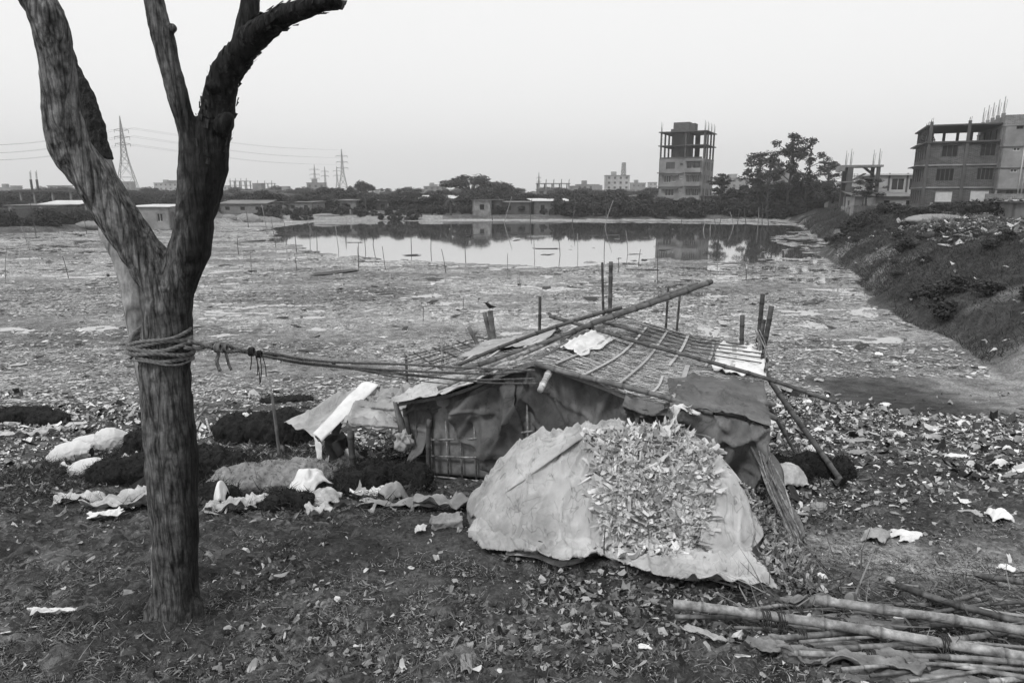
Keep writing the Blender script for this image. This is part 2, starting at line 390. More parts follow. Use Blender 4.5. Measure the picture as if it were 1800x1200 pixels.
def strands(C0, Nrm, length, width, seed=1, lay=.8, shade=(.02, .1)):
    g = np.random.default_rng(seed); n = len(C0)
    d = g.normal(size=(n, 3)) ; d[:, 2] *= .5; d = d * lay + Nrm; d /= np.linalg.norm(d, axis=1, keepdims=True)
    s = np.cross(d, g.normal(size=(n, 3))); s /= np.linalg.norm(s, axis=1, keepdims=True)
    L = length * (.5 + g.random(n)); w = width * (.6 + .8 * g.random(n)); bend = g.normal(0, .4, (n, 3))
    V = np.zeros((n, 6, 3))
    for i, t in enumerate((0, .5, 1.)):
        c = C0 + d * (L * t)[:, None] + bend * (L * t * t)[:, None]; c[:, 2] -= .25 * L * t * t
        ww = (w * (1 - .8 * t))[:, None]
        V[:, 2 * i] = c - s * ww; V[:, 2 * i + 1] = c + s * ww
    base = (np.arange(n) * 6)[:, None]
    Fq = np.concatenate([base + np.array([0, 1, 3, 2])[None], base + np.array([2, 3, 5, 4])[None]])
    sh = np.repeat(shade[0] + (shade[1] - shade[0]) * g.random(n) ** 1.5, 6)
    return V.reshape(-1, 3), Fq, sh
def join(parts):
    V = []; Fq = []; sh = []; b = 0
    for v, f, s in parts: V.append(v); Fq.append(f + b); sh.append(s); b += len(v)
    return np.concatenate(V), np.concatenate(Fq), np.concatenate(sh)
UP = np.array([0, 0, 1.])

# ================================================================== SETTING
# ---------------- ground
RMAX = 1000.
rr = [1.2]
while rr[-1] < RMAX: rr.append(rr[-1] * (1.0068 if rr[-1] < 150 else 1.03) + .002)
rr = np.array([0.01] + rr)
fine = np.linspace(-44, 44, 620); az_ = np.concatenate([np.arange(-176, -44, 4.), fine, np.arange(48, 181, 4.)])
A, RR = np.meshgrid(np.radians(az_), rr); gx = RR * np.sin(A); gy = RR * np.cos(A)
gz, near, s_, fs_, ins_, mt_ = fields(gx, gy)
nearmask = 1 - ss(12, 20, np.hypot(gx, gy))
def pathm(x, y): return np.exp(-((y - (5.6 - .42 * (x - 2.5)) + .3 * vn(x, y, 7)) / .55) ** 2) * ss(1.7, 2.6, x) * (1 - ss(4.4, 6, x))
def siltm(x, y): return ss(7.6, 8.6, x + 1.2 * vn(x * .8, y * .8, 71)) * ss(13.6, 14.4, y + .8 * vn(x * .7, y, 72)) * (1 - ss(18.2, 19, y + .4 * vn(x * .7, y, 73)))
path = pathm(gx, gy)      # trodden strip right of the mound
smooth = np.clip(path * 1.2 + .8 * np.exp(-((gx + .7) / 1.2) ** 2 - ((gy - 6.0) / .9) ** 2), 0, 1)
bump = .05 * fbm(gx * 2.2, gy * 2.2, 51, 3) + (.085 * fbm(gx * 7, gy * 7, 52, 3) + .03 * fbm(gx * 22, gy * 22, 53, 2) * (np.hypot(gx, gy) < 8)) * (1 - .75 * smooth)
gz = gz + bump * nearmask * ss(.15, .6, near)
nv = gx.size; V = np.stack([gx, gy, gz], -1).reshape(-1, 3)
nr, na = gx.shape; i0 = np.arange(nr - 1)[:, None] * na; j0 = np.arange(na)[None]
j1 = (j0 + 1) % na
Fq = np.stack([i0 + j0, i0 + j1, i0 + na + j1, i0 + na + j0], -1).reshape(-1, 4)
# own colour of the ground: tone = albedo, chip = how littered, wet = gloss
tone = np.full(gx.shape, .07)
onmat = (near < .25) & (s_ < 0) & (fs_ < 0)
tone = np.where(onmat, 0.15 + .12 * fbm(gx * .12, gy * .35, 61), tone); tone = np.clip(tone, .02, 1)
tone = np.where(~onmat & (s_ <= 0) & (fs_ < 0), .03 + .03 * fbm(gx * .5, gy * .5, 62, 4) + .03 * smooth + .2 * path, tone)
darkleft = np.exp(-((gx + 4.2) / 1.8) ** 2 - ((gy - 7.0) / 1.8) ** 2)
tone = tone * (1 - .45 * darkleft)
bk = ss(0, 1., s_) * ss(14, 19, gy)
bare = ss(.16, .3, fbm(gx * .16, gy * .22, 64)) * ss(.0, 1, s_) * (1 - ss(3, 5, s_)); tone = tone * (1 - bk) + (.03 + .025 * fbm(gx * .4, gy * .4, 63) + .12 * bare) * bk
sandp = np.exp(-((gy - 18.3 + .12 * (gx - 13) + 1.5 * vn(gx * .5, gy * .5, 68)) / 2.8) ** 2) * ss(10, 14, gx) * (1 - ss(60, 80, gx))
tone = tone * (1 - sandp) + .25 * sandp
silt = siltm(gx, gy); tone = tone * (1 - silt) + (.035 + .17 * ss(10.2, 12.2, gx + .5 * vn(gx, gy, 75))) * silt; silt2 = silt
fr = ss(0, 2, fs_) * (s_ < 2); tone = tone * (1 - fr) + (.06 + .05 * fbm(gx * .1, gy * .1, 65)) * fr
beach = ((fs_ > -2) & (fs_ < 6) & (gx < -14) & (gx > -60)); tone = np.where(beach, .2, tone)
rim = (np.abs(fs_) < 1.2) & (gx > -14) & (s_ < 0); tone = np.where(rim, .3, tone)
chip = np.where(onmat, np.clip(.6 + 2.2 * fbm(gx * .13, gy * .32, 81, 4), .06, 1.2), 0.) * (1 - silt) + np.where(~onmat & (s_ <= 0), .35, 0) * (1 - smooth)
pl = ss(8, 12, s_) * (gy < 80) * (gy > 38); chip = np.maximum(chip, pl); tone = np.where(pl > .5, .035, tone)
chip = chip * (1 - .8 * sandp) * (1 - silt2)
wet = np.where(onmat, .6, .15)
V3 = V
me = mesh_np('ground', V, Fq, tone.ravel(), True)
for nm, ar in (('chip', chip), ('wet', wet)):
    at = me.attributes.new(nm, 'FLOAT', 'POINT'); at.data.foreach_set('value', ar.ravel().astype(np.float32))
gm = bpy.data.materials.new('littered_mud'); gm.use_nodes = True; t = gm.node_tree; N = t.nodes; L = t.links; b = N['Principled BSDF']
def nd(ty, **kw):
    q = N.new(ty)
    for k_, v_ in kw.items(): setattr(q, k_, v_)
    return q
def mth(op, a_, b_=0., c_=None):
    q = nd('ShaderNodeMath', operation=op)
    for i, w in enumerate((a_, b_) if c_ is None else (a_, b_, c_)):
        if hasattr(w, 'node'): L.new(w, q.inputs[i])
        else: q.inputs[i].default_value = w
    return q.outputs[0]
def mrange(x, a_, b_, c_, d_):
    q = nd('ShaderNodeMapRange'); L.new(x, q.inputs[0])
    for i, w in enumerate((a_, b_, c_, d_)):
        if hasattr(w, 'node'): L.new(w, q.inputs[i + 1])
        else: q.inputs[i + 1].default_value = w
    return q.outputs[0]
tc = nd('ShaderNodeTexCoord')
def noi(sc, det=5, rgh=.6, src=None):
    q = nd('ShaderNodeTexNoise'); q.inputs['Scale'].default_value = sc; q.inputs['Detail'].default_value = det; q.inputs['Roughness'].default_value = rgh
    L.new(src or tc.outputs['Object'], q.inputs[0]); return q.outputs[0]
def attr(nm): q = nd('ShaderNodeAttribute'); q.attribute_name = nm; return q.outputs['Fac']
tn, chp, wt = attr('shade'), attr('chip'), attr('wet')
warp = nd('ShaderNodeTexNoise'); warp.inputs['Scale'].default_value = 6; L.new(tc.outputs['Object'], warp.inputs[0])
wadd = nd('ShaderNodeVectorMath', operation='MULTIPLY_ADD'); L.new(warp.outputs['Color'], wadd.inputs[0]); wadd.inputs[1].default_value = (.25, .25, .25); L.new(tc.outputs['Object'], wadd.inputs[2])
def voro(sc):
    q = nd('ShaderNodeTexVoronoi'); q.inputs['Scale'].default_value = sc; L.new(wadd.outputs[0], q.inputs[0]); 
    s_ = nd('ShaderNodeSeparateColor'); L.new(q.outputs['Color'], s_.inputs[0]); return s_.outputs[0], s_.outputs[1], q.outputs['Distance']
v1, v1b, vd1 = voro(9); v2, v2b, vd2 = voro(22); v3, v3b, vd3 = voro(45)
c1 = mth('POWER', v1, 4.); c2 = mth('POWER', v2, 5.); c3 = mth('POWER', v3, 7.)
bigm = noi(.35, 6, .7); mid = noi(2.2, 6, .7); fin = noi(22, 6, .75)
dens = mrange(noi(.8, 5, .7), .38, .62, .15, 1.)
chips = mth('MULTIPLY', mth('ADD', mth('ADD', mth('MULTIPLY', c1, .5), mth('MULTIPLY', c2, .42)), mth('MULTIPLY', c3, .5)), mth('MULTIPLY', dens, chp))
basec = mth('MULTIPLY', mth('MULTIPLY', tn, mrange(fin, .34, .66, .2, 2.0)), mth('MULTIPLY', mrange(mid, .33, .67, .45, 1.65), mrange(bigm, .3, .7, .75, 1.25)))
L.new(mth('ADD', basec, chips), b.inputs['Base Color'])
hh = mth('ADD', mth('ADD', mth('MULTIPLY', fin, .5), mth('MULTIPLY', noi(70, 4, .7), .25)), mth('MULTIPLY', mth('ADD', v1b, v2b), .35))
bp = nd('ShaderNodeBump'); bp.inputs['Strength'].default_value = 1.; bp.inputs['Distance'].default_value = .07; L.new(hh, bp.inputs['Height']); L.new(bp.outputs[0], b.inputs['Normal'])
L.new(mrange(mth('ADD', mth('MULTIPLY', wt, .5), mid), .5, 1.05, .95, .45), b.inputs['Roughness']); b.inputs['Specular IOR Level'].default_value = .35
g = link('ground', me, gm); tag(g, kind='structure')
# ---------------- water
wmesh = MB(); 
w = mesh_np('water', np.array([[-990, 12, 0], [990, 12, 0], [990, 400, 0], [-990, 400, 0]], float) * np.array([.6, 1, 1]), np.array([[0, 1, 2, 3]]))
m = bpy.data.materials.new('still_water'); m.use_nodes = True; t = m.node_tree; N = t.nodes; L = t.links; b = N['Principled BSDF']
b.inputs['Metallic'].default_value = .9; b.inputs['Base Color'].default_value = (.55, .55, .55, 1); b.inputs['Roughness'].default_value = .035; b.inputs['IOR'].default_value = 1.5; b.inputs['Specular IOR Level'].default_value = .9
tc = nd('ShaderNodeTexCoord'); q = noi(.9, 3, .5); bp = nd('ShaderNodeBump'); bp.inputs['Strength'].default_value = .05; bp.inputs['Distance'].default_value = .03
L.new(q, bp.inputs['Height']); L.new(bp.outputs[0], b.inputs['Normal'])
tag(link('water', w, m), kind='structure')

exec_later = []
# ================================================================== TREE (near, dead and forked)
def path_px(pts):
    """pts: (px, py, radius_px, Y) -> world points and radii"""
    c = [P(a, b, Y=y) for a, b, r, y in pts]; return c, [pr(p, r) for p, (a, b, r, y) in zip(c, pts)]
def dense(pts, rad, k=4):
    """smooth interpolation (Catmull-Rom)"""
    pts = [np.asarray(p, float) for p in pts]; o = []; q = []
    for i in range(len(pts) - 1):
        p0, p1, p2, p3 = pts[max(i - 1, 0)], pts[i], pts[i + 1], pts[min(i + 2, len(pts) - 1)]
        for j in range(k):
            t = j / k
            o.append(.5 * ((2 * p1) + (-p0 + p2) * t + (2 * p0 - 5 * p1 + 4 * p2 - p3) * t * t + (-p0 + 3 * p1 - 3 * p2 + p3) * t ** 3))
            q.append(rad[i] * (1 - t) + rad[i + 1] * t)
    o.append(pts[-1]); q.append(rad[-1]); return o, q
YT = 4.35
limbs = {
 'trunk': [(306,1125,50,YT-.02),(308,1085,44,YT),(309,1040,38,YT),(308,980,37,YT),(306,900,41,YT),(301,800,43.5,YT),(295,720,42,YT),(290,660,41,YT),(292,600,41,YT),(295,550,39,YT),(300,500,38,YT)],
 'left': [(300,520,38,YT),(275,478,38,YT),(238,425,36,YT-.03),(200,370,35,YT-.06),(162,310,35,YT-.1),(128,265,34,YT-.15),(112,215,32,YT-.2),(106,170,28,YT-.22),(101,120,27,YT-.25),(93,75,30,YT-.27),(82,30,31,YT-.3),(68,0,31,YT-.3),(48,-40,31,YT-.34),(20,-100,29,YT-.36),(-5,-160,27,YT-.4),(-20,-215,22,YT-.4)],
 'right': [(300,520,34,YT),(322,470,33,YT),(334,430,34,YT),(343,380,33,YT+.03),(356,330,33,YT+.05),(366,290,33,YT+.06),(373,240,31,YT+.08),(382,200,30,YT+.08),(388,160,27,YT+.06),(398,128,25,YT+.04),(418,100,25,YT),(442,70,23,YT-.05),(470,45,21,YT-.1),(505,26,19,YT-.16),(545,12,16,YT-.22),(580,2,14,YT-.27),(591,-1,14,YT-.29)],
 'mid': [(340,400,22,YT+.05),(340,340,25,YT+.05),(338,290,23,YT+.04),(334,245,20,YT+.03),(322,205,18,YT+.02),(309,160,18.5,YT),(298,115,18,YT),(288,70,18.5,YT),(279,35,17,YT),(272,0,17,YT),(265,-45,15,YT),(262,-110,13,YT)],
 'mid_knob': [(293,50,10,YT),(303,50,7,YT-.01),(308,46,5,YT-.01)],
 'mid_fork': [(277,15,8,YT),(283,0,6,YT),(284,-40,5,YT)],
 'upper': [(400,135,13,YT+.12),(412,100,15,YT+.16),(426,60,16,YT+.2),(438,20,17,YT+.24),(442,-20,17,YT+.28),(446,-90,15,YT+.34)],
 'knob1': [(385,225,22,YT+.02),(403,212,13,YT),(411,212,7,YT)],
 'knob2': [(418,118,18,YT),(436,110,10,YT),(444,104,5,YT)],
 'knob3': [(375,150,14,YT-.03),(366,158,9,YT-.06)],
}
tree = thing('bare_tree', 'dark leafless forked tree trunk in the left foreground with ropes tied round it', 'tree', P(308, 1095, Y=YT))
mb = MB()
for k_, pts in limbs.items():
    c, r = path_px(pts); c, r = dense(c, r); mb.tube(c, r, 14, seed=3, rough=.1)
for a_, b_, r_ in ((270,1092,14),(330,1098,17),(348,1088,12),(300,1104,14)):
    p = P(a_, b_, Y=YT - .05); mb.tube([p + [0, 0, -.12], p + [0, 0, .1], P(305 + (a_ - 305) * .5, 1020, Y=YT)], [pr(p, r_) * 1.3, pr(p, r_), .04], 8)
me, co = fuse(mb, .0085, .012, 9, 4, .35, seed=1)
# wood tone by position: upper right limb darker, upper left limb paler
pxs = 900 + F * co[:, 0] / (co[:, 1] * cp + (CZ - co[:, 2]) * sp)
k1 = ss(300, 345, pxs) * ss(2.0, 2.6, co[:, 2]); k2 = 1 - ss(200, 300, pxs)
shd = 1.35 - 1.17 * k1 + .95 * k2 * ss(2.4, 3., co[:, 2])
me.attributes['shade'].data.foreach_set('value', shd.astype(np.float32))
link('trunk', me, m_bark, tree)
rg = random.Random(5); mb = MB()      # loose bark flakes on the darker right limb
c, r = path_px(limbs['right']); c, r = dense(c, r)
for i in range(260):
    k_ = rg.randrange(20, len(c) - 1); d = c[min(k_ + 1, len(c) - 1)] - c[k_ - 1]; d /= np.linalg.norm(d)
    a_ = np.cross(d, rg_v := np.array([rg.gauss(0, 1), rg.gauss(0, 1), rg.gauss(0, 1)])); a_ /= np.linalg.norm(a_); b_ = np.cross(a_, d)
    q = c[k_] + a_ * r[k_] * .98; s_1 = rg.uniform(.008, .025); l = rg.uniform(.02, .06)
    mb.add([q - b_ * s_1, q + b_ * s_1, q + b_ * s_1 * .8 + d * l + a_ * rg.uniform(.002, .014), q - b_ * s_1 * .7 + d * l + a_ * rg.uniform(0, .012)], [(0, 1, 2, 3)], .45)
mb.build('bark', m_bark, tree)['kind'] = 'stuff'
# second, paler trunk behind it
t2 = thing('pale_tree', 'slender pale tree stem behind the dark forked trunk with scaly bark on its upper part', 'tree', P(290, 1060, Y=4.85))
YB = 4.86
c, r = path_px([(300,1060,30,YB),(298,950,30,YB),(292,850,28,YB),(282,760,26,YB),(272,690,24,YB),(260,640,22,YB),(245,580,20,YB),(237,530,20,YB),(228,490,19,YB),(216,450,19,YB),(200,420,20,YB),(190,400,14,YB+.02),(205,370,14,YB),(198,335,14,YB),(188,300,14,YB),(178,270,14,YB)])
# the visible stem bends left low down and crosses behind the big limb
c, r = dense(c, r); mb = MB(); mb.tube(c, r, 14)
me, co = fuse(mb, .012, .006, 9, 5, .5, seed=8); link('trunk', me, m_pale, t2)
c, r = path_px([(181,283,17,YB),(172,255,18,YB),(163,220,18,YB),(152,185,17,YB),(143,150,13,YB),(136,130,9,YB),(126,105,7,YB+.02),(118,60,6,YB+.04)])
c, r = dense(c, r); mb = MB(); mb.tube(c, r, 14, rough=.1)
me, co = fuse(mb, .009, .012, 14, 2, .6, seed=4, fine=.008); link('bark_sleeve', me, m_bark2, t2)
c, r = path_px([(208,345,5,YB-.05),(214,365,7,YB-.05),(219,385,6,YB-.05),(226,398,5,YB-.05),(240,408,4,YB-.08)])
mb = MB(); mb.tube(*dense(c, r), 8, rough=.5); mb.build('loose_bark', m_bark2, t2, True)

# ------------------------------------------------------------------ ropes
def twist(mb, pts, rad, k=4, n=3, sh=1., seed=0):
    c, r = dense(pts, [rad] * len(pts), k)
    # resample
    c = np.array(c); L_ = np.r_[0, np.cumsum(np.linalg.norm(np.diff(c, axis=0), axis=1))]
    m_ = max(6, int(L_[-1] / (rad * 1.1))); t_ = np.linspace(0, L_[-1], m_); c = np.stack([np.interp(t_, L_, c[:, i]) for i in range(3)], 1)
    rs = random.Random(seed)
    for s_1 in range(n):
        pts_ = []
        for i, p in enumerate(c):
            d = c[min(i + 1, m_ - 1)] - c[max(i - 1, 0)]; d /= np.linalg.norm(d) + 1e-9
            a_ = np.cross(d, [.2, .3, .9]); a_ /= np.linalg.norm(a_); b_ = np.cross(d, a_); ph = t_[i] / (rad * 7) * 2 * math.pi + s_1 * 2 * math.pi / n
            pts_.append(p + (a_ * math.cos(ph) + b_ * math.sin(ph)) * rad * .5)
        mb.tube(pts_, rad * .58, 5, sh=sh)
    rs2 = np.random.default_rng(seed)
rope = thing('mooring_rope', 'thick frayed rope wound round the dark tree and stretched to the hut roof', 'rope', P(292, 612, Y=4.3))
cx_ = P(292, 612, Y=YT); ax = pr(cx_, 41) + .018
def coil(dz0, tilt, ph0, ph1, rad, extra=.0, back=.24, n=26):
    o = []
    for i in range(n):
        ph = ph0 + (ph1 - ph0) * i / (n - 1); x = math.cos(ph); y = math.sin(ph)
        rx = ax + extra; xx = cx_[0] + x * rx - .05 * max(0, -x) - .27 * max(0, y) ; yy = cx_[1] + y * (ax + extra) + max(0, y) * (.3)
        o.append(np.array([xx, yy, cx_[2] + dz0 + tilt * x + .012 * math.sin(ph * 3 + dz0 * 90)]))
    return o
for i, (dz, ti, ra) in enumerate([(.06, .02, .016), (.025, .012, .017), (-.005, -.012, .016), (-.036, -.03, .015), (.08, .04, .013), (-.06, -.012, .008)]):
    mb = MB(); twist(mb, coil(dz, ti, -.2 - i * .3, 6.3 - i * .25, ra, .004 * (i % 3)), ra, seed=i); mb.build('coil', m_rope, rope, True)
def rp(lst, rad, name='strand', m_=m_rope, seed=0, tw=True, par=None):
    pts = [P(a, b, Y=y) for a, b, y in lst]; mb = MB()
    if tw: twist(mb, pts, rad, seed=seed)
    else: mb.tube(*dense(pts, [rad] * len(pts)), 6)
    return mb.build(name, m_, par or rope, True)
rp([(330,600,4.25),(352,604,4.3),(375,612,4.35),(400,618,4.5),(430,617,4.7),(470,626,5.1),(530,638,5.6),(590,644,6.2),(680,650,6.9),(790,655,7.4),(870,657,7.8),(935,650,7.95)], .015, seed=3)
rp([(325,611,4.22),(350,613,4.3),(372,604,4.35),(395,606,4.5),(430,618,4.7),(480,622,5.1),(530,631,5.6),(600,637,6.2),(700,640,6.9),(800,645,7.4),(940,651,7.9)], .014, seed=4)
rp([(430,619,4.7),(500,632,5.2),(570,641,6),(650,650,6.7),(740,660,7.2),(850,672,7.7),(945,674,7.9)], .011, seed=5)
rp([(600,646,6.3),(700,658,7),(820,667,7.6),(940,665,7.9)], .010, seed=6)
rp([(590,642,6.2),(660,656,6.8),(730,668,7.2),(790,675,7.6)], .007, seed=7)
for i, l in enumerate([[(376,612,4.36),(384,620,4.36),(381,636,4.36),(387,652,4.36)], [(396,617,4.45),(399,628,4.45),(402,640,4.45),(407,650,4.45)]]):
    rp(l, .013 if i == 0 else .010, 'rope_end', seed=20 + i)
for i, (a_, b_, c_, d_) in enumerate([(440,617,440,650),(450,622,452,660),(457,626,458,672),(461,625,468,662),(448,618,457,675),(492,630,493,638),(663,652,664,662),(603,642,604,650)]):
    rp([(a_, b_, 4.75 + (a_ - 440) * .012), ((a_ + c_) / 2 + 2, (b_ + d_) / 2, 4.75 + (a_ - 440) * .012), (c_, d_, 4.75 + (a_ - 440) * .012)], .0035, 'loose_end', m_ropedk, tw=False)
for i, (a_, b_, y_, s_1) in enumerate([(384,611,4.36,.026),(396,612,4.45,.024),(443,618,4.75,.026),(457,622,4.85,.022),(530,634,5.6,.02),(587,641,6.2,.018),(484,627,5.15,.018)]):
    p = P(a_, b_, Y=y_); mb = MB()
    for q in range(5):
        tpts = [p + np.array([s_1 * .6 * math.sin(q * 1.3) + .3 * s_1 * (q - 2), s_1 * math.cos(w_) , s_1 * 1.05 * math.sin(w_)]) for w_ in np.linspace(0, 6.28, 10)]
        mb.tube(tpts, s_1 * .3, 5)
    mb.build('knot', m_ropedk if i > 1 else m_rope, rope, True)
p = P(240, 620, Y=4.5); mb = MB()
for q in range(4): mb.tube([P(258 - 3 * q, 590 + 8 * q, Y=4.35), P(243 - 2 * q, 603 + 6 * q, Y=4.4), P(240 + 2 * q, 622 + 5 * q, Y=4.5)], .011, 6)
mb.tube([P(245, 610, Y=4.4), P(240, 624, Y=4.45), P(239, 634, Y=4.48)], [.012, .014, .006], 6, rough=.5); mb.build('knot', m_rope, rope, True)

# ================================================================== HUT
hut = thing('bamboo_hut', 'low patched hut with thatched bamboo roof and dark tarpaulin walls beside the filthy lake', 'hut', (1.2, 9.0, 1.3))
RFp = np.array([.25, 7.95, 3.2]); RBp = P(1087, 560, Y=11.2)
EFR = P(1345, 757, Y=6.95); EBR = P(1332, 617, Y=10.4)
EFL = P(700, 714, Y=8.7); EBL = P(838, 606, Y=12.0)
def roofR(u, v, lift=0.):   # u ridge->eave, v front->back
    p = (RFp * (1 - u) + EFR * u) * (1 - v) + (RBp * (1 - u) + EBR * u) * v
    return p + np.array([0, 0, -.10 * math.sin(math.pi * u) * .6 - .05 * math.sin(math.pi * v) + .02 * math.sin(u * 9 + v * 5) + lift])
def roofL(u, v, lift=0.):
    p = (RFp * (1 - u) + EFL * u) * (1 - v) + (RBp * (1 - u) + EBL * u) * v
    return p + np.array([0, 0, -.05 * math.sin(math.pi * u) + .02 * math.sin(u * 8 + v * 4) + lift])
for nm, fn in (('R', roofR), ('L', roofL)):
    mb = MB(); mb.grid(lambda u, v: fn(u, v, .01 * vn(u * 20, v * 20, 5)), 40, 30); mb.build('thatch', m_thatch, hut, thick=.04)
    rg = random.Random(9 if nm == 'R' else 10); mb = MB()
    for i in range(11000 if nm == 'R' else 5500):
        u, v = rg.random(), rg.random(); lu = rg.uniform(.05, .16); dv = rg.uniform(-.03, .03) + .02
        if u + lu > 1.04: continue
        a_ = fn(u, v, .022 + .02 * rg.random()); b_ = fn(min(1.03, u + lu), min(1, max(0, v + dv)), .02 + .04 * rg.random()); w_ = rg.uniform(.0025, .0065); sh_ = rg.choice([.2, .3, .6, .9, 1.2, 1.6, 2.2])
        d = b_ - a_; s_1 = np.cross(d, UP); s_1 = s_1 / np.linalg.norm(s_1) * w_
        m_1 = (a_ + b_) / 2 + [0, 0, .012 + .012 * rg.random()]
        mb.add([a_ - s_1, a_ + s_1, m_1 + s_1, m_1 - s_1, b_ + s_1 * .4, b_ - s_1 * .4], [(0, 1, 2, 3), (3, 2, 4, 5)], sh_)
    mb.build('reed', m_reed, hut)['kind'] = 'stuff'
def bamboo(mb, pts, rad, sh=1., n=9, pitch=.32, taper=.85, seed=0, wob=.012):
    """one culm: gently bent tube with swollen nodes"""
    rs = random.Random(seed); pts = [np.asarray(p, float) for p in pts]; c, _ = dense(pts, [1] * len(pts), 6); c = np.array(c)
    L_ = np.r_[0, np.cumsum(np.linalg.norm(np.diff(c, axis=0), axis=1))]; tot = L_[-1]
    ts = [0]; rs_ = [rad]; shs = [sh]; pos = rs.uniform(.1, 1) * pitch
    while pos < tot - .03:
        f = 1 - (1 - taper) * pos / tot
        for dx, k_, q_ in ((-.03, 1., 1.), (-.009, 1.2, .9), (.001, 1.02, .5), (.011, 1.15, .7), (.03, .98, 1.35)):
            ts.append(pos + dx * min(1, rad / .03)); rs_.append(rad * f * k_); shs.append(sh * q_)
        ts.append(pos + pitch * .5); rs_.append(rad * f * .96); shs.append(sh * rs.uniform(.7, 1.15)); pos += pitch * rs.uniform(.65, 1.35)
    ts.append(tot); rs_.append(rad * taper); shs.append(sh * .8); o = np.argsort(ts); ts = np.clip(np.array(ts)[o], 0, tot); rs_ = np.array(rs_)[o]; shs = np.array(shs)[o]
    q = np.stack([np.interp(ts, L_, c[:, i]) for i in range(3)], 1)
    w1, w2 = rs.uniform(0, 6), rs.uniform(0, 6); q[:, 2] += wob * np.sin(ts * 2.1 + w1); q[:, 0] += wob * np.sin(ts * 1.7 + w2)
    mb.tube(list(q), list(rs_), n, sh=list(shs))
def hpole(lst, rpx, m_=m_bam, name='roof_pole', par=None, sh=1., seed=0, wob=.01):
    pts = [P(a, b, Y=y) for a, b, y in lst]; r = pr(pts[0], rpx) / 2; mb = MB(); bamboo(mb, pts, r, sh, seed=seed, wob=wob)
    return mb.build(name, m_, par or hut, True)
# long poles laid over the roof
hpole([(1250,495,10.6),(1160,527,10.3),(1043,570,9.9),(960,602,9.5),(800,652,9.0)], 9.5, m_bamdk, seed=1, sh=1.5)
hpole([(1092,541,10.6),(1045,552,10.4),(975,575,9.9),(880,611,9.5),(798,644,9.1)], 7, m_bamdk, seed=2, sh=1.2)
hpole([(1225,500,10.7),(1150,525,10.4),(1040,568,9.9)], 8, m_bamdk, seed=12, sh=1.7)
hpole([(968,556,10.4),(1047,577,9.9),(1140,607,9.5),(1250,638,9.0),(1360,668,8.6),(1473,707,8.2)], 7, m_bamdk, seed=3, sh=1.5)
hpole([(1087,555,11.3),(1160,578,11.1),(1250,603,10.9),(1345,628,10.6)], 7, m_bamdk, seed=4)
hpole([(1060,566,10.2),(1100,578,9.9),(1143,592,9.7)], 5, m_bamdk, seed=5)
hpole([(940,637,7.92),(1000,655,7.7),(1100,680,7.45),(1180,703,7.3),(1255,727,7.1)], 10, m_bamdk, seed=6, sh=2.0, name='gable_pole')
hpole([(975,640,8.2),(962,657,7.75),(948,684,7.25)], 12, m_bam, seed=7, sh=1.3, name='ridge_pole')
for i, l in enumerate([[(1010,583,9.9),(930,618,9.3),(836,654,8.6),(770,682,8.4)], [(1002,590,9.7),(925,626,9.0),(845,655,8.5)], [(985,602,9.3),(905,637,8.7),(790,668,8.5)], [(975,612,9.0),(900,645,8.5),(830,668,8.4)],
                       [(905,642,8.4),(835,652,8.6),(740,660,9.2)], [(945,640,8.1),(860,648,8.4),(775,660,8.8)]]):
    hpole(l, [9, 6, 7, 5, 5, 4][i], m_bam, seed=30 + i, sh=[.9, .6, 1.1, .8, .7, 1.][i])
# pale split-bamboo slats, parallel to the ridge
def slat(fn, pts, w_, m_=m_bampale, nm='slat', lift=.07, sh=1.):
    c = [fn(u, v, lift) for u, v in pts]; c, _ = dense(c, [1] * len(c), 4); mb = MB()
    for i in range(len(c) - 1):
        d = c[i + 1] - c[i]; s_1 = np.cross(d, UP); s_1 = s_1 / np.linalg.norm(s_1) * w_ / 2
        mb.box(c[i] - s_1, d, s_1 * 2, [0, 0, .012], sh)
    mb.build(nm, m_, hut)
for i, (u, v0, v1, w_) in enumerate([(.1,.02,.75,.045),(.24,.0,.93,.035),(.38,.0,.95,.035),(.52,.02,.3,.03),(.61,.0,.5,.06),(.52,.45,.98,.04),(.7,.55,.97,.035),(.84,.62,.95,.06)]):
    slat(roofR, [(u, v0), (u + .012, (v0 + v1) / 2), (u, v1)], w_, sh=.9 if i % 2 else .75)
for i, (u, v0, v1) in enumerate([(.25,.4,.95),(.45,.5,.98),(.65,.5,.97),(.85,.5,.97)]): slat(roofL, [(u, v0), (u, v1)], .035)
for i, v in enumerate((.86, .8, .92, .73, .97)):       # thin cross sticks along the back edge
    mb = MB(); mb.tube([roofR(.2, v, .09), roofR(.6, v - .01, .08), roofR(1.03, v, .1)], .011, 6); mb.build('cross_stick', m_bamdk, hut, True)
# sheets on the roof
def sheet(fn, nu, nv, m_, nm, par=None, thick=.006, wr=.02, ws=6, seed=0):
    mb = MB()
    def g_(u, v):
        p = np.asarray(fn(u, v), float); p = p + np.array([0, 0, wr * (.9 * float(nar(u * ws * .7 + v, v * ws * .5, seed + 11, .05)) + .6 * float(nar(u * ws * .5, v * ws + u * 2, seed + 12, .05)))]); return p + np.array([.4 * wr * vn(u * ws * 2, v * ws, seed + 3), .3 * wr * vn(u * ws, v * ws, seed + 5), wr * fbm(u * ws, v * ws, seed, 3)])
    mb.grid(g_, nu, nv); o = mb.build(nm, m_, par, True, thick); return o
def edgew(t, k, s_=0): return .03 * vn(t * 7, k, s_)
sheet(lambda u, v: roofR(.01 + (.13 + edgew(v, 1)) * u, .22 + v * .42 + edgew(u, 2), .085), 20, 40, m_white, 'plastic_patch', hut, wr=.03, ws=4, seed=1)
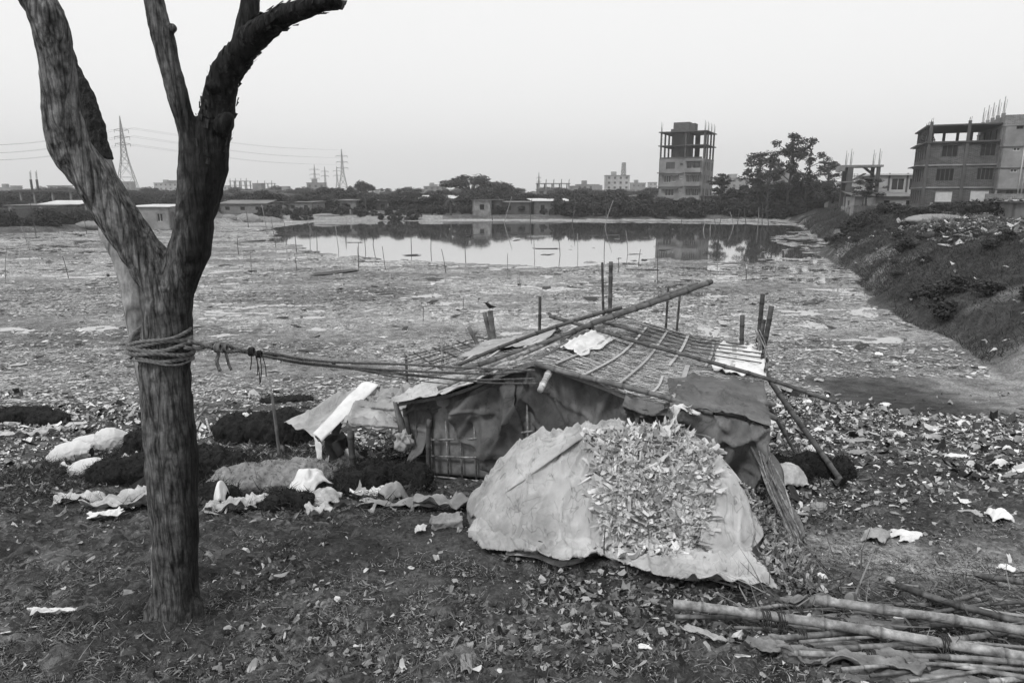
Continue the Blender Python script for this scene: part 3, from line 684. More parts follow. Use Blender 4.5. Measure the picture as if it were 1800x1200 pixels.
sheet(lambda u, v: roofR(.74 + .285 * u + edgew(v, 5), .52 + .42 * v + edgew(u * 2, 3) + .06 * u, .075), 30, 30, m_white, 'cloth_patch', hut, wr=.05, ws=5, seed=2)
sheet(lambda u, v: roofR(.55 + .47 * u + .08 * (1 - v) * (1 - u), -.02 + .54 * v * (.55 + .45 * u) + .03 * vn(u * 6, 1, 8), .07 + .05 * math.sin(u * 3)), 60, 50, m_tarpdk, 'tarpaulin_patch', hut, wr=.05, ws=6, seed=3)
sheet(lambda u, v: roofL(.28 + .76 * u, -.04 + .34 * v * (1 - .2 * u) + edgew(u, 4), .075), 30, 24, m_tarplt, 'plastic_patch', hut, wr=.05, ws=5, seed=4)
sheet(lambda u, v: roofL(.35 + .6 * u, .62 + .36 * v, .075), 30, 24, m_greytarp, 'plastic_patch', hut, wr=.04, ws=6, seed=14)
# front wall: dark tarpaulin hung from the front edge of the roof
fd = EFR - EFL
def front_top(t):      # t 0 left eave -> 1 right eave
    kr = .40
    if t < kr: return roofL(1 - t / kr, 0)
    return roofR((t - kr) / (1 - kr), 0)
nrm = np.array([-.4, -.92, 0])
def wall_pt(t, s_1, bulge=.0):
    p = front_top(t).copy(); p = p - nrm * .16; g_ = max(1.35, H(p[0], p[1])) - .03
    top = p[2] - .04; z = top + (g_ - top) * s_1
    w1_ = vn(t * 3, s_1 * 1.5, 6); fold = .13 * (1 - 2 * abs(math.sin(t * 16 + (2.5 - 6 * t) * s_1 + 4 * w1_))) * (.3 + s_1) + .10 * vn(t * 14 + 2 * s_1, s_1 * 2.2, 7) + .05 * (1 - 2 * abs(math.sin(t * 41 - 4 * s_1 + 3 * w1_))) + .03 * vn(t * 60, s_1 * 6, 17) + .07 * float(nar(t * 9 + s_1 * 1.5, s_1 * 1.3 + t * 2, 23, .06)) + .05 * float(nar(t * 16 - s_1 * 2.5, s_1 * 2, 24, .06)) + .05 * float(nar(t * 5 - 3 * s_1, s_1 * 3, 25, .04))
    q = p + nrm * (fold + bulge * s_1 * (1 - .3 * s_1)); q[2] = z
    return q
def low(t): return float(np.interp(t, [0, .02, .05, .075, .09, .18, .22, .28, .33, .38, 1], [.4, .6, .68, .6, .16, .2, .45, .75, .95, 1, 1]))
mb = MB(); mb.grid(lambda u, v: wall_pt(.01 + .90 * u, v * low(u), .12), 190, 44); mb.build('tarpaulin_wall', m_tarpdk, hut, True, .008)
# overlapping second tarpaulin fold (diagonal)
mb = MB(); mb.grid(lambda u, v: wall_pt(.17 + .17 * u + .05 * v * (u - .2), .05 + v * (.42 + .42 * u), .2) + nrm * .05, 40, 30); mb.build('tarpaulin_flap', m_tarpdk, hut, True, .006)
# gathered cloth along the right half of the eave, drooping corner
def droop(u, v):
    t = .66 + .36 * u; p = front_top(min(t, 1)).copy(); 
    if t > 1: p = p + (EFR - RFp) * (t - 1)
    hgt = (.26 + .42 * ss(.3, .8, u) - .1 * ss(.9, 1, u) + .05 * vn(u * 8, 0, 4)); f = .1 * (1 - 2 * abs(math.sin(u * 15 + 2 * v + 3 * vn(u * 5, v, 3)))) * (v + .15) + .05 * vn(u * 22, v * 3, 31) + .09 * float(nar(u * 5 + v, v * 1.6, 32, .06)) + .06 * float(nar(u * 9 - 2 * v, v * 2, 33, .06))
    return p + nrm * (.03 + .1 * math.sin(math.pi * min(v * 1.3, 1)) + f) + np.array([0, 0, .05 - hgt * v * (1 + .25 * vn(u * 5, 3, 2))])
mb = MB(); mb.grid(droop, 70, 24); mb.build('eave_cloth', m_tarpdk, hut, True, .008)
# rolled hem on the eave at the right
for i, (a_, b_, c_) in enumerate([((.62, -.02), (.8, .0), (1.0, .03)), ((.86, .06), (.95, .1), (1.05, .12)), ((.93, .2), (1.0, .22), (1.05, .28))]):
    pts = [roofR(*a_, .07), roofR(*b_, .1), roofR(*c_, .05)]; mb = MB(); c, r = dense(pts, [.035, .05, .03], 8); mb.tube(c, r, 10, rough=.25, seed=i); mb.build('rolled_cloth', m_tarpdk if i < 2 else m_lattice, hut, True)
# white rag hanging from the gable pole
def rag(p0, w_, h_, m_, nm, par, seed=0, ax=(1, 0, 0), lean=0):
    ax = np.array(ax, float); mb = MB()
    def f(u, v):
        wv = w_ * (1 - .55 * v + .35 * math.sin(v * 7 + seed)) * .5
        return p0 + ax * ((u - .5) * 2 * wv + lean * v) + np.array([0, -.04 * math.sin(u * 7 + seed), -h_ * v * (1 - .2 * abs(u - .5))]) + np.array([.3, .3, .1]) * w_ * vn(u * 4, v * 6, seed)
    mb.grid(f, 8, 16); return mb.build(nm, m_, par, True, .003)
rag(P(1186, 713, Y=7.05), .09, .24, m_white, 'hanging_rag', hut, 1)
rag(P(1200, 712, Y=7.1), .13, .12, m_white, 'hanging_rag', hut, 2, lean=.15)
# lattice panel at the left of the front
lat0, lat1 = .095, .40
def lp(u, v, out=0.):
    t = .03 + .36 * u; p = wall_pt(t, 0); q = front_top(t) - nrm * .2; z0_ = max(1.35, H(q[0], q[1])); return np.array([q[0], q[1], q[2] + (z0_ - q[2]) * v]) + nrm * out
mb = MB(); mb.grid(lambda u, v: lp(.12 + .88 * u, .02 + .96 * v, .02 * vn(u * 9, v * 9, 2)), 24, 20); mb.build('patch_panel', m_lattice, hut, True, .01)
for u in (.14, .28, .4, .52, .66, .8, .95):
    mb = MB(); mb.tube([lp(u, .3, .05), lp(u + .02, 1.0, .06)], .012, 6); mb.build('lattice_strip', m_bam, hut, True)
for v in (.52, .72, .97):
    mb = MB(); mb.tube([lp(.02, v, .07), lp(.5, v + .02, .07), lp(1, v + .02, .07)], .013, 6); mb.build('lattice_strip', m_bam, hut, True)
for a_ in ([(755,738,8.5),(752,820,8.5),(762,876,8.45)], [(712,716,8.75),(716,740,8.7),(722,768,8.65)]): hpole(a_, 9, m_bamdk, name='corner_post', seed=3)
# left and right side walls
for nm, A_, B_ in (('l', EFL, EBL), ('r', EFR, EBR)):
    inn = (RFp - A_) * np.array([1, 1, 0]); inn = inn / np.linalg.norm(inn) * .22
    def sw(u, v):
        p = A_ * (1 - u) + B_ * u + inn; g_ = min(p[2] - .2, max(H(p[0], p[1]), .3)); return np.array([p[0], p[1], p[2] + (g_ - p[2]) * v]) - inn * (.25 * vn(u * 9, v * 2, 4) + .1 * math.sin(u * 24))
    if nm == 'l': mb = MB(); mb.grid(lambda u, v: sw(.03 + .97 * u, v), 40, 12); mb.build('side_wall', m_tarpdk, hut, True, .008)
    else: mb = MB(); mb.grid(lambda u, v: sw(.14 + .86 * u, v), 40, 12); mb.build('side_wall', m_lattice, hut, True, .008)
def back(u, v):
    p = (EBL * (1 - u / .45) + RBp * u / .45) if u < .45 else (RBp * (1 - (u - .45) / .55) + EBR * (u - .45) / .55); g_ = H(p[0], p[1]); return np.array([p[0], p[1] - .1, p[2] - .03 + (g_ - p[2]) * v])
mb = MB(); mb.grid(back, 30, 10); mb.build('back_wall', m_lattice, hut, True, .01)
# edge fringe of torn plastic along the right eave
rg = random.Random(4)
for i in range(16):
    v = i / 16; p = roofR(1.01, v + .02, .02); rag(p, rg.uniform(.08, .2), rg.uniform(.12, .35), rg.choice([m_tarplt, m_greytarp, m_lattice, m_tarpdk]), 'torn_strip', hut, i, ax=(.45, .9, 0))
# dark interior floor mound to keep the hut closed: nothing needed, walls reach the soil
# post cluster at the back right corner
for i, (l, w_, m_) in enumerate([([(1306,555,10.5),(1304,600,10.5),(1300,660,10.5)], 8, m_bamdk), ([(1342,516,10.35),(1335,580,10.35),(1322,690,10.3)], 8, m_bamdk), ([(1355,538,10.2),(1344,600,10.2),(1322,690,10.2)], 9, m_bamdk), ([(1343,560,10.3),(1336,610,10.3),(1318,700,10.3)], 7, m_bamdk)]):
    hpole(l, w_, m_, name='corner_post', seed=40 + i, sh=1.)
for i, l in enumerate([[(1298,616,10.5),(1330,624,10.4),(1350,634,10.2)], [(1290,622,10.6),(1345,634,10.2)], [(1285,607,10.7),(1345,618,10.3)]]): hpole(l, 8, m_bamdk, name='tie_beam', seed=50 + i)
mb = MB(); rg = random.Random(3)
for i in range(16):
    a_ = P(1322 + rg.uniform(0, 14), 575 + rg.uniform(0, 40), Y=10.15); b_ = P(1318 + rg.uniform(0, 22), 640 + rg.uniform(-10, 45), Y=10.1)
    c_ = (a_ + b_) / 2 + np.array([rg.uniform(.02, .14), -.05, 0]); mb.tube(dense([a_, c_, b_], [.008] * 3)[0], .007, 5, sh=rg.uniform(.5, 1.4))
mb.build('binding', m_bam, hut, True)
rag(P(1312, 612, Y=10.2), .25, .6, m_lattice, 'torn_strip', hut, 3); rag(P(1330, 635, Y=10.1), .2, .5, m_bamdk, 'torn_strip', hut, 5)
# slanted props
for i, l in enumerate([[(1341,646,10.3),(1400,740,9.4)], [(1333,682,10.4),(1370,740,10.1)]]):
    e = PG(1486, 858) if i == 0 else PG(1402, 800)
    pts = [P(*l[0][:2], Y=l[0][2]), None, e]; pts[1] = (pts[0] + e) / 2 + [0, 0, -.02]
    mb = MB(); bamboo(mb, pts, .042 if i == 0 else .03, 1.0, seed=60 + i); mb.build('prop', m_bamdk, hut, True)
# woven mat leaning at the right front corner
matp = thing('woven_mat', 'long folded bamboo mat leaning from the right corner of the hut to the ground', 'mat', PG(1395, 950))
pA, pB = P(1322, 770, Y=7.0), PG(1398, 950, .02); pC, pD = P(1338, 775, Y=7.3), PG(1360, 900, .02)
mb = MB(); mb.grid(lambda u, v: (pA * (1 - v) + pB * v) * (1 - u) + (P(1362, 805, Y=7.35) * (1 - v) + PG(1412, 945, .08) * v) * u + np.array([.03 * math.sin(v * 9), 0, .02 * math.sin(u * 9)]), 8, 24)
mb.build('weave', m_wood, matp, True, .02)
rg = random.Random(8); mb = MB()
for i in range(14):
    a_ = pA + np.array([rg.uniform(-.05, .15), rg.uniform(-.1, .2), rg.uniform(-.1, .03)]); b_ = pB + np.array([rg.uniform(-.08, .06), rg.uniform(-.1, .15), rg.uniform(0, .04)])
    c_ = (a_ + b_) / 2 + np.array([rg.uniform(-.08, .1), -.04, rg.uniform(-.06, .04)]); mb.tube(dense([a_, c_, b_], [1] * 3)[0], rg.uniform(.006, .014), 5, sh=rg.uniform(.6, 1.6))
mb.build('edge_cane', m_bam, matp, True)
# bare posts standing behind the roof
def wpost(name, label, top, base, Y, rpx, m_=m_bamdk, group=None, seed=0, sh=1.):
    a_ = P(*base, Y=Y); b_ = P(*top, Y=Y); g_ = H(a_[0], a_[1]); 
    lo_ = a_ + (a_ - b_) / max(1e-3, (b_ - a_)[2]) * (a_[2] - g_ + .1) if a_[2] > g_ else a_
    mb = MB(); bamboo(mb, [lo_, (lo_ + b_) / 2, b_], pr(b_, rpx) / 2, sh, seed=seed, taper=.9); o = mb.build(name, m_, None, True); return tag(o, label, 'post', group)
wpost('bamboo_post', 'thickest upright bamboo post behind the crossed roof poles', (1073,460), (1073,560), 12.6, 8, seed=1)
wpost('bamboo_post', 'thin dark pole just left of the thickest post behind the roof', (1059,462), (1062,560), 12.8, 5, seed=2)
wpost('bamboo_post', 'single bamboo post standing above the left end of the roof poles', (948,520), (948,580), 12.6, 6, seed=3)
wpost('bamboo_post', 'thin pale stick with a knot at its tip behind the hut roof', (1174,505), (1171,585), 12.6, 4.5, seed=4)
wpost('bamboo_post', 'slender leaning stick right of the knotted one behind the roof', (1195,518), (1190,588), 12.4, 4.5, seed=5)
wpost('bamboo_post', 'pale thin stick standing over the lattice rack left of the hut roof', (775,595), (781,655), 11.6, 5, m_bam, seed=6)
wpost('wooden_stump', 'split stump leaning left where the small bird perches', (852,550), (862,594), 12.6, 9, m_wood, seed=7)
wpost('wooden_stump', 'upright split stump carrying the small bird', (861,545), (868,594), 12.5, 11, m_wood, seed=8)
wpost('wooden_stump', 'short tilted stub at the far left edge of the roof', (823,574), (838,602), 12.4, 8, m_wood, seed=9)
bird = thing('bird', 'small dark bird perched on the split stump behind the hut', 'bird', P(861, 546, Y=12.5))
bp_ = P(861, 541, Y=12.5); mb = MB()
mb.tube(dense([bp_ + [.12, 0, .02], bp_ + [.05, 0, .02], bp_ + [0, 0, .03], bp_ + [-.05, 0, .075], bp_ + [-.085, 0, .085]], [.006, .02, .036, .024, .012])[0], dense([bp_] * 5, [.006, .02, .038, .026, .01])[1], 8)
mb.build('body', m_fur, bird, True)
mb = MB(); mb.tube([bp_ + [-.075, 0, .09], bp_ + [-.11, 0, .085]], [.008, .001], 5); mb.build('beak', m_dark, bird)
mb = MB(); mb.tube([bp_ + [0, .01, 0], bp_ + [0, .01, -.05]], .004, 4); mb.tube([bp_ + [0, -.01, 0], bp_ + [0, -.01, -.05]], .004, 4); mb.build('leg', m_dark, bird)
# lattice rack behind the left slope
rack = thing('bamboo_rack', 'flat rack of thin crossed bamboo sticks left of the hut roof', 'rack', P(780, 640, Y=11.5))
Aq, Bq, Cq, Dq = P(708, 626, Y=12.2), P(838, 596, Y=13.2), P(905, 615, Y=12.0), P(770, 672, Y=10.0)
rl = lambda u, v: (Aq * (1 - u) + Bq * u) * (1 - v) + (Dq * (1 - u) + Cq * u) * v
for i in range(9):
    mb = MB(); bamboo(mb, [rl(-.03 + .1 * vn(i, 1.5), i / 8), rl(1.03, i / 8 + .06 * vn(i * 3.3, 1))], .016, .9, n=6, seed=i); mb.build('long_stick', m_bam, rack, True)
for i in range(8):
    mb = MB(); bamboo(mb, [rl(i / 7 + .1 * vn(i * 1.7, 5), -.03) + [0, 0, .03], rl(i / 7, 1.03) + [0, 0, .03]], .014, .8, n=6, seed=i + 9); mb.build('cross_stick', m_bamdk if i % 2 else m_bam, rack, True)
sheet(lambda u, v: rl(.45 + .5 * u, .05 + .8 * v) - [0, 0, .03], 14, 14, m_thatch, 'mat', rack, wr=.04)
for u, v in ((.03, .03), (.97, .03), (.03, .97), (.5, .03), (.97, .97)):
    p = rl(u, v); mb = MB(); mb.tube([p + [0, 0, .02], [p[0], p[1], H(p[0], p[1]) - .1]], .025, 7); mb.build('leg', m_bamdk, rack, True)
# ================================================================== SCRAP MOUND UNDER A PALE TARPAULIN
MCX, MCY = 1.0, 6.55
mound_poly = np.array([PG(a, b)[:2] for a, b in [(818,935),(850,965),(930,975),(1010,990),(1090,1000),(1180,1015),(1290,1030),(1385,1040),(1370,985),(1410,960),(1400,900),(1360,860)]] + [(2.4,7.3),(1.6,7.75),(.6,7.9),(-.1,7.75),(-.55,7.1)])
def mound_h(x, y):
    """height of the heap above the soil"""
    x = np.asarray(x, float); y = np.asarray(y, float)
    u = (x - 1.0) / 1.35; v = (y - 6.62) / 1.05
    lobe = np.clip(1 - np.abs(u) ** 2.3 - np.abs(v) ** 2.2, 0, 1) ** .66 * .86
    u2 = (x - .32) / .80; v2 = (y - 6.55) / .9; l2 = np.clip(1 - u2 ** 2 - v2 ** 2, 0, 1) ** .7 * .52
    u3 = (x - 1.75) / .75; v3 = (y - 6.3) / .9; l3 = np.clip(1 - u3 ** 2 - v3 ** 2, 0, 1) ** .8 * .72
    h = (lobe ** 3 + l2 ** 3 + l3 ** 3 + 1e-9) ** (1 / 3.)
    return h
heap = thing('scrap_heap', 'large mound of pale leather offcuts under a light tarpaulin in front of the hut', 'heap', (1.0, 6.4, 1.9))
nx, ny = 240, 170
X, Y_ = np.meshgrid(np.linspace(-.8, 2.9, nx), np.linspace(4.75, 8.1, ny)); gz0 = fields(X, Y_)[0]
hm = mound_h(X, Y_) + .05 * fbm(X * 4, Y_ * 4, 3, 3) * (mound_h(X, Y_) > .02)
Z = gz0 + hm - .05 * (hm < .02)
idx = (np.arange(ny - 1)[:, None] * nx + np.arange(nx - 1)[None]).ravel(); Fq = np.stack([idx, idx + 1, idx + nx + 1, idx + nx], 1)
zc = (hm.ravel()[Fq].max(1) > .01); me = mesh_np('core', np.stack([X, Y_, Z - .01], -1).reshape(-1, 3), Fq[zc], np.full(nx * ny, .3), True); link('core', me, m_leather, heap)
# tarpaulin: its own draped surface with creases
nx, ny = 340, 300
X, Y_ = np.meshgrid(np.linspace(-.9, 2.75, nx), np.linspace(4.7, 8.0, ny)); g0 = fields(X, Y_)[0]; mh = mound_h(X, Y_)
def ridge_n(x, y, s_): return 1 - np.abs(2 * vn(x, y, s_)) * 2
cr = .034 * ridge_n(X * 3 + 1.5 * Y_, Y_ * 1.2 + .4 * X, 5) + .022 * ridge_n(X * 6 - 3 * Y_, Y_ * 4 + X * 2, 6) + .03 * fbm(X * 1.7, Y_ * 1.7, 8, 4)
rad_ = np.arctan2(Y_ - 6.9, X - 1.1)
cr += .03 * fbm(X * 9, Y_ * 9, 44, 2) + .022 * ridge_n(rad_ * 7, np.hypot(X - 1.1, Y_ - 6.9) * .7, 12) * ss(.5, 0., mh) + .02 * ridge_n(rad_ * 3.2, np.hypot(X - 1, Y_ - 7) * .5, 14)
cr += .05 * nar(X * 1.9 + Y_, Y_ * 1.1, 61, .04) + .045 * nar(X * 1.2, Y_ * 2.4 + X, 62, .04) + .035 * nar(X * 3.5 - Y_, Y_ * 2.2, 63, .05) + .025 * nar(X * 5, Y_ * 5 - X * 2, 64, .06) + .014 * nar(X * 11, Y_ * 9 - X * 3, 67, .08) + .03 * nar(rad_ * 4, np.hypot(X - 1.1, Y_ - 6.9), 65, .05); skirt = ss(.25, 0, mh); cr += skirt * (.02 * np.clip(ridge_n(X * 1.1 + .9 * Y_, Y_ * 2.9 + .35 * X, 22), 0, 1) + .05 * nar(X * 1.5 + .5 * Y_, Y_ * 3 + .8 * X, 66, .07))
Zt = g0 + mh + .02 + np.maximum(cr, -.01)
# screen footprint of the sheet measured on the photograph, turned into a ground outline once
outl = [(818,938),(838,905),(872,880),(884,842),(935,795),(1000,762),(1055,752),(1110,756),(1170,760),(1225,780),(1262,800),(1302,850),(1318,885),(1330,935),(1322,968),(1348,1000),(1372,1036),(1320,1030),(1230,1022),(1160,1012),(1120,998),(1085,985),(1050,975),(985,985),(940,972),(890,968),(845,962)]
def to_px(x, y, z):
    dd = y * cp + (CZ - z) * sp; return 900 + F * x / dd, 600 - F * ((z - CZ) * cp + y * sp) / dd
px_, py_ = to_px(X, Y_, Zt); ou = np.array(outl, float)
ins = inpoly(px_ + 7 * vn(X * 9, Y_ * 9, 2), py_ + 5 * vn(X * 9, Y_ * 9, 4), ou) | ((Y_ > 6.85) & (mh > .12) & (X < 2.0)) | ((mh > .03) & (px_ < 1100))
op_ = np.array([(1040,770),(1100,750),(1190,752),(1256,795),(1245,850),(1232,905),(1225,955),(1180,975),(1130,970),(1085,950),(1062,900),(1055,860),(1060,810)], float)
hole = inpoly(px_ + 14 * vn(X * 7, Y_ * 7, 12), py_ + 10 * vn(X * 7, Y_ * 7, 14), op_) & (Y_ < 7.2)
idx = (np.arange(ny - 1)[:, None] * nx + np.arange(nx - 1)[None]).ravel(); Fq = np.stack([idx, idx + 1, idx + nx + 1, idx + nx], 1)
keep = (ins & ~hole).ravel()[Fq].all(1)
me = mesh_np('tarpaulin', np.stack([X, Y_, Zt], -1).reshape(-1, 3), Fq[keep], None, True)
o = link('tarpaulin', me, m_tarplt, heap); md = o.modifiers.new('t', 'SOLIDIFY'); md.thickness = .005
# overlapping folds of the tarpaulin edge
def onheapv(px, py, lift):
    px = np.asarray(px, float); py = np.asarray(py, float); u, v = (px - 900) / F, (600 - py) / F
    d = np.stack([u, cp + v * sp, -sp + v * cp], -1); t_ = np.full(len(px), 3.8); act = np.ones(len(px), bool)
    while act.any() and t_.max() < 11:
        p = np.array([0, 0, CZ]) + d * t_[:, None]; g_ = Hv(p[:, 0], p[:, 1]) + mound_h(p[:, 0], p[:, 1]) + lift
        act &= p[:, 2] > g_; t_ = t_ + act * .012
    return np.array([0, 0, CZ]) + d * t_[:, None]
def onheap(px, py, lift=.04): return onheapv([px], [py], lift)[0]
def fold(l, w_, m_=m_tarplt, nm='fold', par=None, th=.006):
    c = [onheap(a, b, lf) for a, b, lf in l]; c, _ = dense(c, [1] * len(c), 6); wd = np.interp(np.linspace(0, 1, len(c)), np.linspace(0, 1, len(w_)), w_); mb = MB(); c = np.array(c)
    T = np.gradient(c, axis=0); Sd = np.cross(T, UP); Sd /= np.linalg.norm(Sd, axis=1, keepdims=True)
    def f(u, v):
        i = min(int(u * (len(c) - 1)), len(c) - 1); s_1 = v - .5
        return c[i] + Sd[i] * wd[i] * s_1 + np.array([0, 0, .45 * wd[i] * (math.cos(s_1 * math.pi * 1.0)) * .5 - .02 + .012 * vn(u * 14, v * 5, 3)])
    mb.grid(f, len(c) - 1, 10); return mb.build(nm, m_, par or heap, True, th)
fold([(880,868,.03),(915,838,.06),(960,800,.08),(1010,768,.07),(1050,756,.05)], [.05, .16, .2, .12, .05])
fold([(1212,962,.03),(1255,978,.05),(1300,1000,.05),(1345,1015,.04),(1375,1036,.02)], [.05, .14, .18, .1, .03])
fold([(1075,985,.02),(1140,992,.04),(1200,1008,.04),(1270,1012,.03),(1320,1022,.02)], [.03, .1, .13, .1, .04])
fold([(1240,975,.03),(1290,1012,.04),(1340,1030,.03),(1392,1042,.01)], [.04, .1, .12, .04])
fold([(1265,800,.04),(1300,850,.05),(1318,890,.05),(1330,935,.04),(1305,965,.03)], [.04, .12, .1, .12, .06])
fold([(890,968,.02),(940,972,.03),(985,986,.03),(1030,978,.02)], [.05, .08, .1, .04])
# leather offcuts lying in the opening and spilling down
def onpts(polypx, n, seed, lift=.03):
    g_ = np.random.default_rng(seed); poly = np.array(polypx, float); lo_, hi_ = poly.min(0), poly.max(0)
    a_ = g_.uniform(lo_[0], hi_[0], n * 4); b_ = g_.uniform(lo_[1], hi_[1], n * 4); k_ = inpoly(a_, b_, poly); a_, b_ = a_[k_][:n], b_[k_][:n]
    return onheapv(a_, b_, lift * g_.random(len(a_)) * 2)
def hn(c):
    e = .05; f = lambda x, y: fields(x, y)[0] + mound_h(x, y)
    dx = (f(c[:, 0] + e, c[:, 1]) - f(c[:, 0] - e, c[:, 1])) / (2 * e); dy = (f(c[:, 0], c[:, 1] + e) - f(c[:, 0], c[:, 1] - e)) / (2 * e)
    return np.stack([-dx, -dy, np.ones(len(c))], 1)
oc_ = op_.mean(0); c1_ = np.concatenate([onpts(op_, 6500, 3, .06), onpts(oc_ + (op_ - oc_) * 1.16, 1500, 13, .05), onpts(oc_ + (op_ - oc_) * [1.35, 1.2], 450, 14, .05)]); pr1 = scraps(c1_, hn(c1_), .027 * np.clip(np.exp(np.random.default_rng(1).normal(0, .45, len(c1_))), .4, 1.9), 4.5, .85, .24, (.34, .85), 4, .09, 5, pw=1.0)
c2_ = onpts([(1295,850),(1340,865),(1385,940),(1420,985),(1450,1035),(1380,1035),(1345,985),(1338,930)], 2200, 6, .04); pr2 = scraps(c2_, hn(c2_), .024, 2.8, .9, .4, (.06, .5), 5, .16, 3)
c3_ = onpts([(1040,768),(1100,753),(1190,755),(1256,795),(1255,830),(1150,800),(1060,800)], 800, 7, .07); pr3 = scraps(c3_, hn(c3_), .025, 2.8, 1., .45, (.25, .85), 6, .14, 4)
V, Fq, sh = join([pr1, pr2, pr3]); o = link('leather_offcuts', mesh_np('leather_offcuts', V, Fq, sh), m_leather, heap); o['kind'] = 'stuff'
def brick(px, py, L_, rz, label, m_=m_brick1, tiltx=0, on=None, sz=(.23, .11, .075), nm='brick', cat='brick'):
    p = on if on is not None else PG(px, py, .0); mb = MB(); g_ = random.Random(px)
    a_, b_, c_ = [q * L_ for q in sz]
    o = bpy.data.objects.new(nm, None); mb.cbox((0, 0, -c_ / 2), a_, b_, c_)
    me, co = fuse(mb, a_ / 34, .012 * (2 if m_ is m_stone else 1), 14, 2, 1, px * .1, .004); ob = link(nm, me, m_); ob.location = [float(p[0]), float(p[1]), float(p[2]) + c_ * .42]; ob.rotation_euler = (tiltx, g_.uniform(-.1, .1), rz)
    bpy.data.objects.remove(o)
    return tag(ob, label, cat)
brick(1187, 968, 1.0, -.25, 'dark brick holding down the tarpaulin below the leather offcuts', on=onheap(1187, 972, .02))
brick(1052, 978, .7, 1.2, 'small dark brick at the lower edge of the pale tarpaulin', on=onheap(1050, 972, .02))
brick(785, 925, 1.05, .25, 'broken grey block lying left of the tarpaulin covered mound', m_stone, sz=(.27, .2, .1), nm='concrete_block', cat='block')
brick(1418, 1022, .8, .1, 'dark flat brick on the path right of the mound', m_brick1)
brick(928 - 695, 880, .75, .2, 'grey brick half weighing down the white hides left of the tree', m_stone)
tw_ = thing('twig', 'thin crooked twig lying over the front hem of the pale tarpaulin', 'twig', onheap(1000, 975))
mb = MB(); mb.tube(*dense([onheap(890, 952, .06), onheap(925, 946, .08), onheap(960, 955, .06), onheap(985, 972, .06), onheap(1030, 975, .05)], [.006] * 5), 5); mb.build('stem', m_dark, tw_, True)
mb = MB(); mb.tube(*dense([onheap(1062, 980, .02), onheap(1062, 955, .2), onheap(1064, 925, .35)], [.006, .005, .003]), 5); mb.build('stem', m_dark, tw_, True)

# ================================================================== AWNING, PERSON, HEAPS (left)
aw = thing('awning', 'pale sheet awning with a bright folded strip on a short post left of the hut', 'awning', PG(640, 850))
def quad(a, b, c, d): return lambda u, v: (a * (1 - u) + b * u) * (1 - v) + (d * (1 - u) + c * u) * v
a1, a2, a3, a4 = P(640, 682, Y=9.9), P(728, 681, Y=9.6), P(703, 757, Y=8.75), P(598, 747, Y=8.95)
sheet(quad(a1, a2, a3, a4), 30, 24, m_greytarp, 'roof_sheet', aw, wr=.09, ws=6, seed=4)
mb = MB()
for (u0, v0, u1, v1) in ((.05,.55,.97,.6),(.02,.99,1.,.99),(.1,.3,1,.28),(.0,.02,1,.02)): mb.tube([quad(a1, a2, a3, a4)(u0, v0) + [0, 0, .03], quad(a1, a2, a3, a4)(u1, v1) + [0, 0, .03]], .014, 6)
mb.build('batten', m_bam, aw, True)
hpole([(648,697,9.5),(680,725,9.2),(708,745,8.8)], 8, m_bam, name='batten', par=aw, seed=2)
b1, b2, b3, b4 = P(498, 742, Y=9.9), P(586, 690, Y=10.0), P(640, 684, Y=9.8), P(552, 768, Y=9.0)
def droopf(u, v):
    p = quad(b1, b2, b3, b4)(u, v); return p + np.array([0, 0, -.16 * math.sin(math.pi * u) * math.sin(math.pi * (v * .8 + .1)) + .03 * math.sin(v * 11) * (1 - u)])
sheet(droopf, 30, 30, m_tarplt, 'side_sheet', aw, wr=.04, ws=4, seed=5)
c1q, c2q, c3q, c4q = P(636, 678, Y=9.8), P(666, 683, Y=9.7), P(566, 783, Y=8.75), P(550, 768, Y=8.85)
sheet(lambda u, v: quad(c1q, c2q, c3q, c4q)(u, v) + np.array([0, 0, .05 + .03 * math.sin(math.pi * u)]), 8, 30, m_white, 'folded_strip', aw, wr=.012, ws=3, seed=6)
sheet(quad(P(552, 768, Y=8.8), P(566, 782, Y=8.75), P(566, 815, Y=8.7), P(558, 812, Y=8.7)), 6, 12, m_white, 'hanging_corner', aw, wr=.03, seed=9)
hpole([(617,756,8.9),(620,800,8.9),(627,850,8.87)], 12, m_bamdk, name='post', par=aw, seed=4)
p = P(700, 757, Y=8.72); mb = MB(); mb.tube([P(690, 690, Y=8.9), P(700, 728, Y=8.75), P(713, 768, Y=8.7)], [.015, .04, .06], 8, rough=.3); mb.build('stake', m_wood, aw, True)
# bundles hanging at the hut corner
def bag(px, py, Y, w_, h_, m_, nm, label, cat, rz=0, dy=.8, seed=0, on=True, dd=.1, group=None, parts=None):
    p = P(px, py, Y=Y) if Y else PG(px, py, h_ * .42); mb = MB(); blobs(mb, (0, 0, 0), w_ / 2, w_ / 2 * dy, h_ / 2, 0, 16)
    me, co = fuse(mb, max(.012, w_ / 26), dd * w_, 2.4 / w_, 2, 1, seed, dd * .02)
    o = link(nm, me, m_); o.location = [float(q) for q in p]; o.rotation_euler = (0, 0, rz); return tag(o, label, cat, group)
bag(712, 773, 8.65, .26, .26, m_greytarp, 'plastic_bag', 'pale knotted plastic bundle hanging at the left corner of the hut', 'bag', seed=3, dd=.3)
